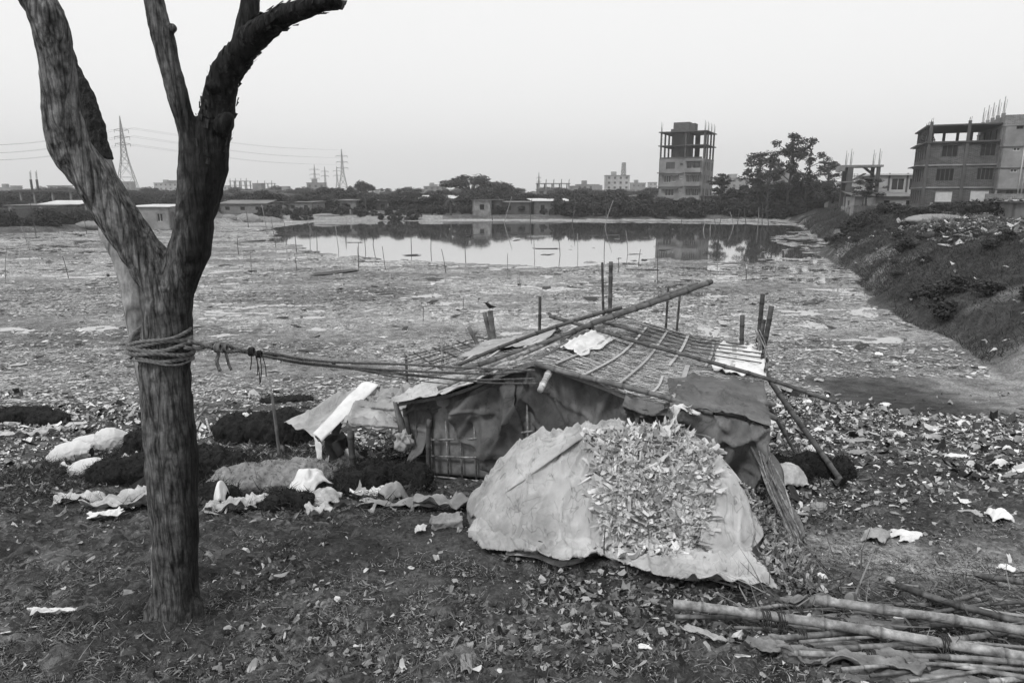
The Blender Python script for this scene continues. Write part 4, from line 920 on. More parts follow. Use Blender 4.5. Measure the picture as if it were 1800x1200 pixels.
# sacks
def sack(px, py, w_, h_, rz, tilt, label, seed, z=None, openend=False):
    p = PG(px, py, h_ * .45); mb = MB()
    xs = np.linspace(-1, 1, 9); pts = [np.array([x * w_ / 2, 0, .02 * math.sin(x * 3)]) for x in xs]; rad = [h_ / 2 * 1.38 * max(.12, (1 - abs(x) ** 3.0) ** .6) * (1 if not openend or x < .8 else 1) for x in xs]
    if openend: rad[-1] = h_ * .36; rad[-2] = h_ * .45
    mb.tube(*dense(pts, rad), 18)
    me, co = fuse(mb, .012, .022, 4, 4, 1, seed, -.004, ridge=.007)
    # flatten a little and add creases running to the tied end
    co2 = co.copy(); ang = np.arctan2(co[:, 2], co[:, 1]); co2[:, 1:] *= (1 + .05 * np.sin(ang * 9 + seed)[:, None] * ss(.35, 1, np.abs(co[:, 0]) / (w_ / 2))[:, None]); co2[:, 1] *= 1.15; co2[:, 2] *= .92
    me.vertices.foreach_set('co', co2.astype(np.float32).ravel()); me.update()
    root = thing('sack', label, 'sack', p, rz, 'white sacks on the bank left of the tree'); root.rotation_euler = (0, tilt, rz)
    o = link('bag', me, m_sack, root, False)
    mb = MB()
    if openend:
        blobs(mb, (w_ / 2 - .03, 0, 0), .06, h_ * .36, h_ * .34, 0, 12); o = link('stuffing', mb.mesh('stuffing', True), m_fur, root, False)
        mb = MB(); rs = random.Random(seed)
        for i in range(14):
            a_ = i / 14 * 6.28; q0 = np.array([w_ / 2 - .06, math.cos(a_) * h_ * .38, math.sin(a_) * h_ * .36]); q1 = q0 + [rs.uniform(.04, .12), rs.uniform(-.03, .03), rs.uniform(-.05, .03)]
            a2_ = (i + 1.1) / 14 * 6.28; q2 = np.array([w_ / 2 - .06, math.cos(a2_) * h_ * .38, math.sin(a2_) * h_ * .36]); mb.add([q0, q2, (q1 + q2) / 2 + [.05, 0, 0], q1], [(0, 1, 2, 3)])
        link('torn_mouth', mb.mesh('torn_mouth'), m_sack, root, False)
    else:
        mb.tube([(-w_ / 2 + .03, 0, 0), (-w_ / 2 - .05, 0, .02), (-w_ / 2 - .1, .01, .05)], [.02, .014, .03], 8); link('tied_neck', mb.mesh('tied_neck', True), m_sack, root, False)
    return root
sack(122, 799, .62, .30, .15, -.1, 'plump white sack at the left end of the sack pile with a torn mouth', 1, openend=True)
sack(199, 776, .60, .34, .9, .75, 'tall white sack propped upright with a torn dark mouth at its foot', 2, openend=True)
sack(155, 778, .60, .2, 0, 0, 'flat white sack lying behind the propped one', 3)
sack(158, 824, .60, .22, -.1, .05, 'low white sack lying in front of the others', 4)
# black hides / hair rolls
def lump(px, py, w_, d_, h_, rz, label, nm='hide_roll', cat='hide', m_=m_fur, seed=0, hair=500, hl=.07, sh_=(.006, .035), group=None, n=3, lift=.3, hw=.004):
    p = PG(px, py, 0); p = np.array([p[0], p[1], H(p[0], p[1])]); mb = MB(); rs = random.Random(seed + 50)
    for i in range(n):
        t_ = (i / (n - 1) - .5) if n > 1 else 0
        blobs(mb, (t_ * w_ * .62, rs.uniform(-.12, .12) * d_, h_ * lift * rs.uniform(.8, 1.3)), w_ * (.62 / n + .14), d_ * .5, h_ * rs.uniform(.55, .75), rs.uniform(-.2, .2), 14)
    me, co = fuse(mb, max(.016, w_ / 55), .09 * h_ + .012, 6, 3, 1, seed, .01)
    root = thing(nm, label, cat, p, rz, group); link('body', me, m_, root, False)
    if hair:
        g_ = np.random.default_rng(seed); n_ = len(co); no = np.empty(n_ * 3, np.float32); me.vertices.foreach_get('normal', no); no = no.reshape(-1, 3)
        ii = g_.integers(0, n_, hair); v_, f_, s_1 = strands(co[ii].astype(float), no[ii] * .8, hl, hw, seed, .6, sh_)
        o = link('hair', mesh_np('hair', v_, f_, s_1), m_hairdk, root, False); o['kind'] = 'stuff'
    return root
lump(262, 848, 1.15, .46, .4, .02, 'long black rolled hide lying behind the tree foot', seed=1, hair=2600)
lump(262, 802, .6, .45, .46, .3, 'black matted hide lump above the long roll behind the trunk', seed=2, hair=1200)
lump(378, 850, .8, .6, .46, .2, 'shaggy black heap directly right of the tree trunk', seed=3, hair=2000)
lump(463, 777, 1.35, .8, .56, -.05, 'big black mound of hair with a white cloth on top beside the awning', seed=4, hair=3000, nm='hair_heap', cat='heap')
lump(480, 860, 1.15, .75, .34, .0, 'grey ash coloured heap below the black hair mound', 'ash_heap', 'heap', m_ash, 5, 1200, .06, (.08, .2))
lump(385, 880, .4, .3, .2, 0, 'small black fur bundle at the foot of the grey heap', seed=6, hair=600)
lump(508, 893, .45, .3, .2, 0, 'black fur bundle below the hanging white hide', seed=7, hair=800)
lump(632, 866, .5, .4, .32, 0, 'black hair ball at the foot of the awning post', seed=8, hair=1300)
lump(710, 858, .55, .45, .3, 0, 'tangled dark hide pile between the awning post and the hut', seed=9, hair=1300)
lump(655, 835, .4, .3, .22, 0, 'dark hair clump behind the awning post', seed=19, hair=700)
lump(32, 742, 1.1, .6, .34, .1, 'dark hide pile at the far left edge above the sacks', seed=10, hair=1500)
lump(88, 745, .6, .5, .26, .1, 'smaller dark hide pile next to the one at the left edge', seed=11, hair=900)
lump(1382, 848, .42, .4, .36, .1, 'black hide end with white fleece beside the woven mat', seed=12, hair=1500)
lump(1450, 838, .55, .45, .32, -.5, 'slanted dark hide heap at the foot of the long prop', seed=13, hair=1500)
lump(1418, 826, .3, .5, .26, -.5, 'grey streaked hide between the two dark ones right of the hut', m_=m_ash, seed=14, hair=900, sh_=(.05, .4))
lump(560, 858, .45, .34, .3, 0, 'mixed hide heap under the hanging white corner of the awning', m_=m_ash, seed=15, hair=1600, sh_=(.02, .3), hl=.1)
lump(505, 705, 1.0, .4, .14, .05, 'low dark weed mat behind the leaning awning sheet', 'weed_clump', 'weeds', seed=16, hair=900)
# white draped skins / cloths
def cloth(px, py, w_, d_, rz, m_, nm, label, cat, lift=.03, seed=0, amp=.06, drop=0, tilt=0, group=None, Y=None, res=26, parent=None):
    p = PG(px, py, lift) if Y is None else P(px, py, Y=Y); mb = MB(); ca, sa = math.cos(rz), math.sin(rz)
    amp = min(amp, .32 * w_)
    if tilt: amp *= .5; p = PG(px, py, lift * .7)
    def f(u, v):
        du = .16 * vn(v * 4, seed, seed) ; dv = .16 * vn(u * 4, seed + 1, seed + 2)
        x = (u - .5 + du) * w_; y = (v - .5 + dv) * d_; xx = p[0] + ca * x - sa * y; yy = p[1] + sa * x + ca * y
        q_ = 1 - min(1, (2 * (u - .5)) ** 2 * .5 + (2 * (v - .5)) ** 2 * .8); base = max(H(xx, yy), 0) + (lift if tilt == 0 else .02 + lift * q_)
        return (xx, yy, base + amp * (.45 * float(nar(u * 2.5 + v, v * 2, seed + 31, .07)) + fbm(u * 4, v * 4, seed + 9, 4) + .5 * abs(math.sin(u * 9 + v * 5 + seed)) * .5) - drop * abs(u - .5) * w_)
    mb.grid(f, res, res); o = mb.build(nm, m_, parent, True, .008); 
    return tag(o, label, cat, group) if parent is None else o
cloth(440, 742, .62, .28, .1, m_white, 'cloth', 'bright white cloth lying on top of the big black hair mound', 'cloth', lift=.5, tilt=1, seed=3, amp=.12)
cloth(225, 880, .8, .45, .25, m_fleece, 'hide', 'white shredded hide spread below the long black roll', 'hide', .06, 4, .14)
cloth(140, 878, .5, .25, .15, m_fleece, 'hide', 'ragged white hide strip left of the spread one', 'hide', .04, 5, .1)
cloth(185, 903, .3, .16, .7, m_white, 'hide', 'pale square flap hanging below the white hides', 'hide', .03, 6, .04)
cloth(230, 805, .22, .3, .6, m_fleece, 'hide', 'white crumpled hide beside the propped sack', 'hide', .14, 7, .2)
cloth(95, 755, .35, .2, .2, m_fleece, 'hide', 'white torn skin at the right end of the far left hide pile', 'hide', .1, 8, .2)
cloth(40, 765, .8, .16, .1, m_fleece, 'hide', 'thin white fringe of hide under the far left pile', 'hide', .06, 9, .12)
cloth(545, 840, .38, .5, -.5, m_white, 'hide', 'large white hide draped over the heap below the awning corner', 'hide', .3, 10, .15, tilt=.9)
cloth(570, 870, .35, .35, .2, m_fleece, 'hide', 'pale ragged fleece under the draped white hide', 'hide', .15, 11, .22, tilt=.8)
cloth(605, 800, .3, .22, .2, m_sack, 'sack', 'white sack crumpled behind the bent person under the awning', 'sack', .25, 12, .15, tilt=.6)
cloth(660, 868, .5, .2, .1, m_white, 'cloth', 'long white cloth strip on the ground before the tangled hides', 'cloth', .04, 13, .1)
cloth(690, 860, .3, .3, .7, m_greytarp, 'sack', 'printed pale sack slumped between the tangled hides', 'sack', .2, 14, .15, tilt=.6)
cloth(790, 885, .65, .3, .0, m_greytarp, 'sheet', 'grey folded sheet lying at the left foot of the hut', 'sheet', .08, 15, .14)
cloth(700, 884, .8, .25, .0, m_greytarp, 'sheet', 'muddy sheet lying in front of the tangled hides', 'sheet', .04, 16, .08)
cloth(1375, 828, .5, .4, .3, m_fleece, 'hide', 'white fleece draped over the black hide end beside the mat', 'hide', .3, 17, .12, tilt=-.1)
cloth(390, 860, .12, .3, .2, m_white, 'hide', 'white limp skin hanging on the black heap right of the trunk', 'hide', .26, 18, .1, tilt=.7)
cloth(405, 890, .5, .2, .4, m_fleece, 'hide', 'stringy white hide scraps in front of the grey heap', 'hide', .06, 19, .12)
cloth(470, 882, .5, .14, .1, m_fleece, 'hide', 'narrow white strip along the foot of the grey heap', 'hide', .07, 20, .1)
cloth(560, 898, .25, .2, .4, m_fleece, 'hide', 'small white scrap cluster under the ragged fleece', 'hide', .07, 21, .14)
cloth(92, 1074, .30, .05, .05, m_white, 'leather_strip', 'curved white leather strip on the dark ground at the left edge', 'strip', .05, 22, .03)
cloth(340, 745, .3, .3, .2, m_greytarp, 'cloth', 'dirty pale cloth behind the trunk near the shore', 'cloth', .03, 23, .08)
cloth(1135, 1136, .085, .045, -.2, m_white, 'plastic_scrap', 'oval white plastic scrap on the ground in the bottom centre right', 'scrap', .035, 24, .01)
cloth(1240, 1120 - 5, .3, .06, 2.4, m_greytarp, 'leather_strip', 'pale bent leather strip among the offcuts left of the bamboo poles', 'strip', .03, 25, .03)
cloth(820, 1165, .07, .2, .1, m_ash, 'leather_strip', 'flat brown strip standing out at the bottom centre of the ground', 'strip', .04, 26, .04)
for a_, b_, w_, l in ((478, 690, 6, 'leaning grey stake stuck in the black hair mound'),):
    o = wpost('stake', l, (476, 690), (486, 760), 10., 6, m_wood, seed=5)
o = None
for i, (l, lab) in enumerate([([(335,752),(365,714)], 'pale bamboo stick leaning up behind the trunk'), ([(362,736),(372,764)], 'short pale stick leaning the other way behind the trunk'), ([(366,721),(500,723)], 'long horizontal bamboo rod on the shore mud behind the black mound')]):
    a_, b_ = PG(*l[0], .03), PG(*l[1], .03 if i else .03); 
    if i == 0: b_ = P(*l[1], Y=a_[1] + .1)
    mb = MB(); bamboo(mb, [a_, b_], .022, 1.2, seed=i); tag(mb.build('bamboo_stick', m_bam, None, True), lab, 'stick')
# ---------------- person bent over under the awning
per = thing('person', 'person in a dark striped shirt crouching under the awning sheet with head hidden', 'person', PG(600, 850))
hip = P(600, 808, Y=9.45); knee = P(613, 818, Y=9.3); foot = P(608, 848, Y=9.25); foot[2] = H(foot[0], foot[1]) + .03
sho = hip + np.array([-.08, .02, .33]); hd = sho + np.array([.02, .02, .13])
mb = MB()
for sx in (-1, 1):
    o_ = np.array([.0, .10 * sx, 0]); h_ = hip + o_ * .8; k_ = knee + o_ * 1.4 + [.08, 0, .03]; f_ = foot + o_ * 1.2 + [.02, 0, .03]
    mb.tube(*dense([h_, (h_ + k_) / 2, k_], [.085, .075, .055], 5), 12); mb.tube(*dense([k_, (k_ + f_) / 2 , f_], [.055, .05, .036], 5), 12)
    mb.tube(*dense([f_ + [-.03, 0, -.01], f_ + [.06, 0, -.025], f_ + [.16, 0, -.03]], [.035, .034, .022], 4), 10)
    s_1 = sho + np.array([0.02, .17 * sx, .0]); e_ = s_1 + np.array([.14, .04 * sx, -.22]); ha = k_ + np.array([.05, -.02 * sx, .06])
    mb.tube(*dense([s_1, (s_1 + e_) / 2, e_], [.05, .046, .036], 5), 10); mb.tube(*dense([e_, (e_ + ha) / 2, ha], [.036, .033, .024], 5), 10); 
    for fi in range(4):
        q = ha + np.array([.0, (fi - 1.5) * .02, -.0]); mb.tube([q, q + [.05, 0, -.012], q + [.075, 0, -.04]], [.011, .010, .008], 7)
    mb.tube([ha + [0, -.035 * sx, 0], ha + [.04, -.055 * sx, -.01]], [.012, .009], 7)
mb.tube(*dense([hip, (hip + sho) / 2 + [-.03, 0, 0], sho], [.13, .125, .15], 6), 16); blobs(mb, sho + [0, 0, -.02], .1, .19, .08)
mb.tube([sho, hd], [.06, .055], 12); blobs(mb, hd + [.0, 0, .06], .09, .075, .11); mb.tube([hd + [.085, 0, .06], hd + [.11, 0, .045]], [.02, .01], 8)
me, co = fuse(mb, .011, 0, 1, 2); link('body', me, m_skin, per)
mb = MB(); mb.tube(*dense([hip + [0, 0, .02], (hip + sho) / 2 + [-.03, 0, 0], sho + [0, 0, .02]], [.145, .14, .165], 6), 16); blobs(mb, sho + [0, 0, -.02], .115, .205, .09)
for sx in (-1, 1):
    s_1 = sho + np.array([0.02, .17 * sx, .0]); e_ = s_1 + np.array([.14, .04 * sx, -.22]); mb.tube([s_1, (s_1 + e_) / 2, e_ * .85 + s_1 * .15], [.064, .06, .058], 12)
me, co = fuse(mb, .013, .006, 8, 2); link('shirt', me, m_cloth, per)
mb = MB()
for sx in (-1, 1):
    o_ = np.array([.0, .10 * sx, 0]); h_ = hip + o_ * .8; k_ = knee + o_ * 1.4 + [.08, 0, .03]; f_ = foot + o_ * 1.2 + [.02, 0, .03]
    mb.tube(*dense([h_, (h_ + k_) / 2, k_], [.1, .09, .07], 5), 12); mb.tube(*dense([k_, (k_ + f_) / 2, f_ + [0, 0, .06]], [.07, .065, .055], 5), 12)
blobs(mb, hip, .15, .18, .12); me, co = fuse(mb, .013, .008, 9, 2); link('trousers', me, m_trouser, per)
mb = MB(); blobs(mb, hd + [-.02, 0, .085], .092, .082, .1); link('hair', mb.mesh('hair', True), m_hair, per)

# ================================================================== BAMBOO POLES (right foreground)
bl = [
 ([(1405,1128),(1560,1118),(1700,1128),(1840,1140)], 7, .09, 'grey wavy pole crossing over the rising middle poles', .8),
 ([(1480,1176),(1620,1166),(1740,1172),(1840,1180)], 8, .08, 'pale pole lying on the crumpled sheet near the bottom edge', 1.1),
 ([(1600,1196),(1700,1182),(1840,1158)], 7, .07, 'thin pole rising from the bottom edge to the right', .9),
 ([(1250,1070),(1340,1092),(1450,1108)], 6, .05, 'thin pale stick beside the left end of the thickest pole', 1.1),
 ([(1630,1078),(1730,1062),(1840,1056)], 8, .1, 'short dark pole crossing above the two thick ones at the right', .5),
 ([(1500,1075),(1640,1092),(1840,1128)], 8, .04, 'dark thin pole half buried under the two thick ones', .35),
 ([(1560,1136),(1700,1142),(1840,1150)], 7, .05, 'grey thin pole between the rising ones near the right edge', .6),
 ([(1380,1096),(1500,1126),(1640,1146)], 6, .03, 'thin dark stick slanting down beneath the rising middle pole', .4),
 ([(1530,1188),(1660,1172),(1800,1150)], 8, .05, 'slim pole rising to the right over the crumpled sheet', .55),
 ([(1620,1042),(1720,1070),(1840,1088)], 6, .09, 'pale split lath lying along the dark split pole', 1.3),
 ([(1290,1102),(1370,1106),(1460,1124)], 6, .03, 'short grey stick below the left part of the thickest pole', .5),
 ([(1184,1061),(1320,1078),(1480,1100),(1660,1130),(1840,1160)], 19, .13, 'thickest pale bamboo pole running across the heap to the lower right corner', 1.0),
 ([(1433,1053),(1560,1072),(1690,1090),(1840,1114)], 19, .16, 'thick bamboo pole lying uppermost in the heap with a blunt end near the sheet', 1.0),
 ([(1576,1028),(1680,1062),(1840,1104)], 13, .14, 'dark split bamboo pole slanting at the upper right of the heap', .35),
 ([(1711,1009),(1760,1017),(1840,1030)], 12, .08, 'short dark bamboo end entering at the right edge above the heap', .4),
 ([(1187,1083),(1300,1084),(1400,1074),(1480,1070),(1590,1062),(1650,1060),(1740,1038)], 9, .05, 'thin curved bamboo pole under the two thick ones', .9),
 ([(1310,1073),(1380,1063),(1450,1064)], 8, .04, 'short thin pole lying behind the blunt pole end', 1.0),
 ([(1333,1125),(1480,1112),(1600,1100),(1690,1096)], 13, .07, 'slightly rising bamboo pole tied near its middle with dark cord', .9),
 ([(1465,1140),(1605,1131),(1690,1122),(1770,1110)], 13, .06, 'pale bamboo pole rising to the right beneath the thickest one', 1.1),
 ([(1384,1146),(1490,1150),(1600,1152),(1700,1156),(1840,1168)], 12, .1, 'level jointed bamboo pole in front of the heap', 1.1),
 ([(1644,1163),(1720,1177),(1840,1196)], 10, .07, 'lower bamboo pole sloping to the bottom right edge', 1.),
 ([(1740,1199),(1790,1193),(1850,1190)], 12, .05, 'short piece of bamboo cut by the bottom right corner', 1.1),
 ([(1127,1053),(1182,1068)], 5, .02, 'thin stick pointing at the left end of the bamboo heap', .7),
 ([(1480,1128),(1540,1150),(1600,1163)], 6, .05, 'narrow split stick crossing beneath the poles', 1.2),
]
for i, (l, w_, lf, lab, sh_) in enumerate(bl):
    e0, e1 = PG(*l[0], lf), PG(*l[-1], lf); c = []
    for a_, b_ in l:
        c.append(PG(a_, b_, lf))
    mb = MB(); bamboo(mb, c, pr(c[0], w_) / 2 * .88, sh_ * .88, n=14, pitch=.34, seed=70 + i, taper=.95, wob=.002)
    o = tag(mb.build('bamboo_pole', m_bam, None, True), lab, 'pole', 'bamboo poles heaped in the right foreground')
def tie(px, py, lf, w_, par=None):
    p = PG(px, py, lf); mb = MB(); rs = random.Random(px)
    for q in range(5):
        mb.tube([p + np.array([(q - 2) * .012 + rs.uniform(-.004, .004), w_ * math.cos(a_), w_ * math.sin(a_) * 1.1]) for a_ in np.linspace(0, 6.3, 12)], .0045, 5)
    for q in range(4): mb.tube([p + [(q - 2) * .012, -w_, 0], p + [(q - 2) * .018, -w_ - .02, -.03], p + [rs.uniform(-.04, .04), -w_ - .03, -.07]], .0035, 4)
    return mb.build('cord', m_ropedk, par, True)
for i, (a_, b_, lf, w_, wh) in enumerate([(1345,1085,.12,.045,'thick pale pole where the thin one passes'),(1372,1087,.12,.042,'thick pale pole just right of the first binding'),(1474,1056,.16,.042,'blunt end of the uppermost pole'),(1408,1116,.07,.034,'rising middle pole near its left end'),(1602,1098,.08,.036,'rising middle pole under the uppermost one'),(1658,1129,.13,.045,'thickest pole near its middle'),(1528,1151,.1,.032,'level front pole'),(1640,1059,.06,.028,'curved thin pole near the dark split one'),(1403,1073,.06,.026,'curved thin pole near the pole end'),(1665,1054,.14,.03,'dark split pole')]):
    tag(tie(a_, b_, lf, w_), 'dark cord wound round the ' + wh, 'cord', 'cords on the bamboo heap')
cloth(1500, 1102, .75, .3, -.1, m_ash, 'sheet', 'grey flat sheet lying under the middle of the bamboo poles', 'sheet', .02, 31, .05)
cloth(1600, 1190, .9, .2, -.1, m_lattice, 'sheet', 'crumpled grey sheet below the poles at the bottom edge', 'sheet', .01, 32, .05)
cloth(1440, 1130, .55, .18, 0, m_lattice, 'sheet', 'dull board lying between the poles at the left of the heap', 'board', .02, 33, .03)
cloth(1440, 1062, .5, .1, -.1, m_lattice, 'sheet', 'pale crumpled paper sheet behind the pole ends', 'sheet', .04, 34, .1)
cloth(1490, 1168, .8, .14, -.25, m_ash, 'sheet', 'torn pale fibre mat end left of the crumpled sheet', 'mat', .03, 35, .12)
cloth(1390, 1150, .4, .12, -.6, m_ash, 'sheet', 'curled dark board edge at the lower left of the poles', 'board', .05, 36, .08)

g_ = np.random.default_rng(77); n = 500; xx = g_.uniform(1.7, 4.4, n); yy = 4.75 - .1 * xx + g_.normal(0, .3, n); f = fields(xx, yy); c = np.stack([xx, yy, f[0] + .02 + .05 * g_.random(n)], 1)
V, Fq, sh = strands(c, np.tile(UP * .05, (n, 1)), .35, .006, 9, 1., (.03, .3)); V[:, 2] = np.maximum(V[:, 2], fields(V[:, 0], V[:, 1])[0] + .015)
tag(link('split_cane', mesh_np('split_cane', V, Fq, sh), m_hairdk), 'splintered cane bits tangled beneath the bamboo heap', 'debris', kind='stuff')
g_ = np.random.default_rng(78); n = 2600; xx = g_.uniform(-7, -.9, n); yy = 9 + g_.normal(0, 1.0, n); f = fields(xx, yy); k_ = (f[1] > .4) & (fbm(xx * 1.2, yy * 1.2, 41, 3) > -.15); c = np.stack([xx, yy, f[0] + .05], 1)[k_]
V, Fq, sh = scraps(c, np.tile(UP, (len(c), 1)), .022 * np.exp(g_.normal(0, .5, len(c))), 3.2, .9, .4, (.012, .5), 79, .2, 4)
tag(link('hide_trimmings', mesh_np('hide_trimmings', V, Fq, sh), m_litter), 'dark and pale hide trimmings strewn among the heaps left of the hut', 'litter', kind='stuff')
V, Fq, sh = strands(np.repeat(c, 14, 0) + g_.normal(0, .06, (len(c) * 14, 3)) * [1, 1, .2], np.tile(UP * .4, (len(c) * 14, 1)), .1, .004, 10, .9, (.006, .12))
tag(link('loose_hair', mesh_np('loose_hair', V, Fq, sh), m_hairdk), 'loose black hair spread among the heaps left of the hut', 'hair', kind='stuff')

# ================================================================== SCATTERED LITTER
def gpts(n, xr, yr, seed, dens=None):
    g_ = np.random.default_rng(seed); x = g_.uniform(*xr, n); y = g_.uniform(*yr, n)
    if dens is not None: k_ = g_.random(n) < dens(x, y); x, y = x[k_], y[k_]
    return x, y
def put(x, y, lift=.01):
    f = fields(x, y); b_ = .05 * fbm(x * 2.2, y * 2.2, 51, 3) * (1 - ss(12, 20, np.hypot(x, y))) * ss(.15, .6, f[1])
    return np.stack([x, y, np.maximum(f[0] + b_, 0) + lift], 1), f
def heapmask(x, y): return mound_h(x, y) > .03
# leather scraps over the foreground
ds = lambda x, y: np.clip(.25 + .9 * fbm(x * 1.1, y * 1.1, 91, 3) + .9 * np.exp(-((x - .9) / 1.0) ** 2 - ((y - 4.55) / .75) ** 2) + .5 * np.exp(-((x - 2) / .9) ** 2 - ((y - 4.6) / .5) ** 2) - .6 * darkl(x, y), 0.02, 1) * ~heapmask(x, y) * (1 - .85 * np.minimum(1, 1.3 * pathm(x, y)))
darkl = lambda x, y: np.exp(-((x + 3.) / 2.) ** 2 - ((y - 6.5) / 2.) ** 2)
x, y = gpts(48000, (-6, 6.5), (2.6, 8.2), 11, ds); c, f = put(x, y, .018)
k_ = np.abs(x) < y * .95 + .6; c = c[k_]; g_ = np.random.default_rng(2)
sz_ = .0095 * np.minimum(np.exp(g_.normal(0, .55, len(c))), 2.2) * (1 + .6 * np.exp(-((c[:, 0] - 1.) / 1.2) ** 2 - ((c[:, 1] - 4.5) / .8) ** 2))
V, Fq, sh = scraps(c, np.tile(UP, (len(c), 1)), sz_, 1.7, .55, .4, (.01, .42), 12, .3, pw=2.2)
tag(link('leather_litter', mesh_np('leather_litter', V, Fq, sh), m_leather), 'dull leather scraps strewn over the dark foreground mud', 'litter', kind='stuff')
x, y = gpts(900, (-6, 6.5), (2.8, 8.), 13, lambda x, y: ~heapmask(x, y)); c, f = put(x, y, .03)
V, Fq, sh = scraps(c, np.tile(UP, (len(c), 1)), .013 * np.exp(np.random.default_rng(3).normal(0, .5, len(c))), 2.2, .6, .5, (.3, .75), 14, .3)
tag(link('pale_litter', mesh_np('pale_litter', V, Fq, sh), m_litter), 'small white scraps scattered thinly over the foreground mud', 'litter', kind='stuff')
# matted hair over the foreground
x, y = gpts(230000, (-5, 5), (2.5, 7.2), 15, lambda x, y: np.clip(.45 + 1.6 * fbm(x * 1.3, y * 1.3, 95, 3) + .5 * (y < 4.6) - .55 * (y > 5.4), .03, 1) * ~heapmask(x, y)); c, f = put(x, y, .0)
V, Fq, sh = strands(c, np.tile(UP * .03, (len(c), 1)), .05, .003, 5, .9, (.005, .42))
x2_, y2_ = gpts(26000, (-5, 5), (2.5, 6.0), 115, lambda x, y: np.clip(.2 + 1.8 * fbm(x * 1.7, y * 1.7, 96, 3), .0, 1) * ~heapmask(x, y)); c2b, f = put(x2_, y2_, .012)
V, Fq, sh = join([(V, Fq, sh), strands(c2b, np.tile(UP * .3, (len(c2b), 1)), .028, .0026, 6, .9, (.15, .7))])
tag(link('matted_hair', mesh_np('matted_hair', V, Fq, sh), m_hairdk), 'matted hair and fibres covering the nearest ground', 'hair', kind='stuff')
# shore rubbish
sd_ = lambda x, y: np.clip(.35 + 1.2 * fbm(x * .6, y * .6, 97, 3) + .5 * ((x > 3) & (y > 6.8)), .03, 1) * (np.where(x > 2.6, y > 6.5, y > 9.0)) * ~heapmask(x, y) * (1 - .98 * siltm(x, y)) * (1 - .97 * np.minimum(1, 1.4 * pathm(x, y)))
x, y = gpts(110000, (-16, 18), (6.5, 17), 16, sd_); c, f = put(x, y, .03); k_ = (f[2] < 0); c = c[k_]
g_ = np.random.default_rng(9); sz_ = .0115 * np.exp(g_.normal(0, .7, len(c))) * (.5 + c[:, 1] / 12)
V, Fq, sh = scraps(c, np.tile(UP, (len(c), 1)), np.minimum(sz_, .12), 1.7, .45, .35, (.02, .95), 17, .3, pw=2.4)
tag(link('shore_litter', mesh_np('shore_litter', V, Fq, sh), m_litter), 'grey and white rubbish thick along the shore behind and right of the hut', 'litter', kind='stuff')
# floating scum and rubbish over the choked part of the lake
g_ = np.random.default_rng(21); n = 340000; yy = 13 + 95 * g_.random(n) ** 1.6; xx = (g_.random(n) * 2 - 1) * yy * .8
c, f = put(xx, yy, .012); dm = .42 + 1.9 * fbm(xx * .14, yy * .4, 99, 4) + .25 * (xx > 2) * (yy < 50)
k_ = (f[2] < -.1) & (f[3] < 0) & (g_.random(n) < np.clip(dm, .08, 1)) & ((~f[4]) | (g_.random(n) < .012)) & (f[1] < .35)
k_ &= (siltm(xx, yy) < .5) & ((f[0] > .0) | (g_.random(n) < .3))
c = c[k_]; g_ = np.random.default_rng(22); sz_ = .0165 * np.exp(g_.normal(0, .6, len(c))) * (.7 + c[:, 1] / 34)
V, Fq, sh = scraps(c, np.tile(UP, (len(c), 1)), np.minimum(sz_, .35), 2., .12, .05, (.05, .8), 23, .3)
tag(link('floating_litter', mesh_np('floating_litter', V, Fq, sh), m_litter), 'scum and flat rubbish floating over the choked part of the lake', 'litter', kind='stuff')
# dark weed rafts
g_ = np.random.default_rng(31); n = 420; yy = 16 + 75 * g_.random(n); xx = (g_.random(n) * 2 - 1) * yy * .8; c, f = put(xx, yy, .02); k_ = (f[2] < -1) & (f[3] < -1) & ((~f[4]) | (g_.random(n) < .15)); c = c[k_]
V, Fq, sh = scraps(c, np.tile(UP, (len(c), 1)), .0055 * c[:, 1] * np.exp(g_.normal(0, .5, len(c))), 2.5, .05, .02, (.015, .04), 32, .3, 3)
tag(link('weed_raft', mesh_np('weed_raft', V, Fq, sh), m_litter), 'dark flat weed rafts dotted over the lake surface', 'weeds', kind='stuff')
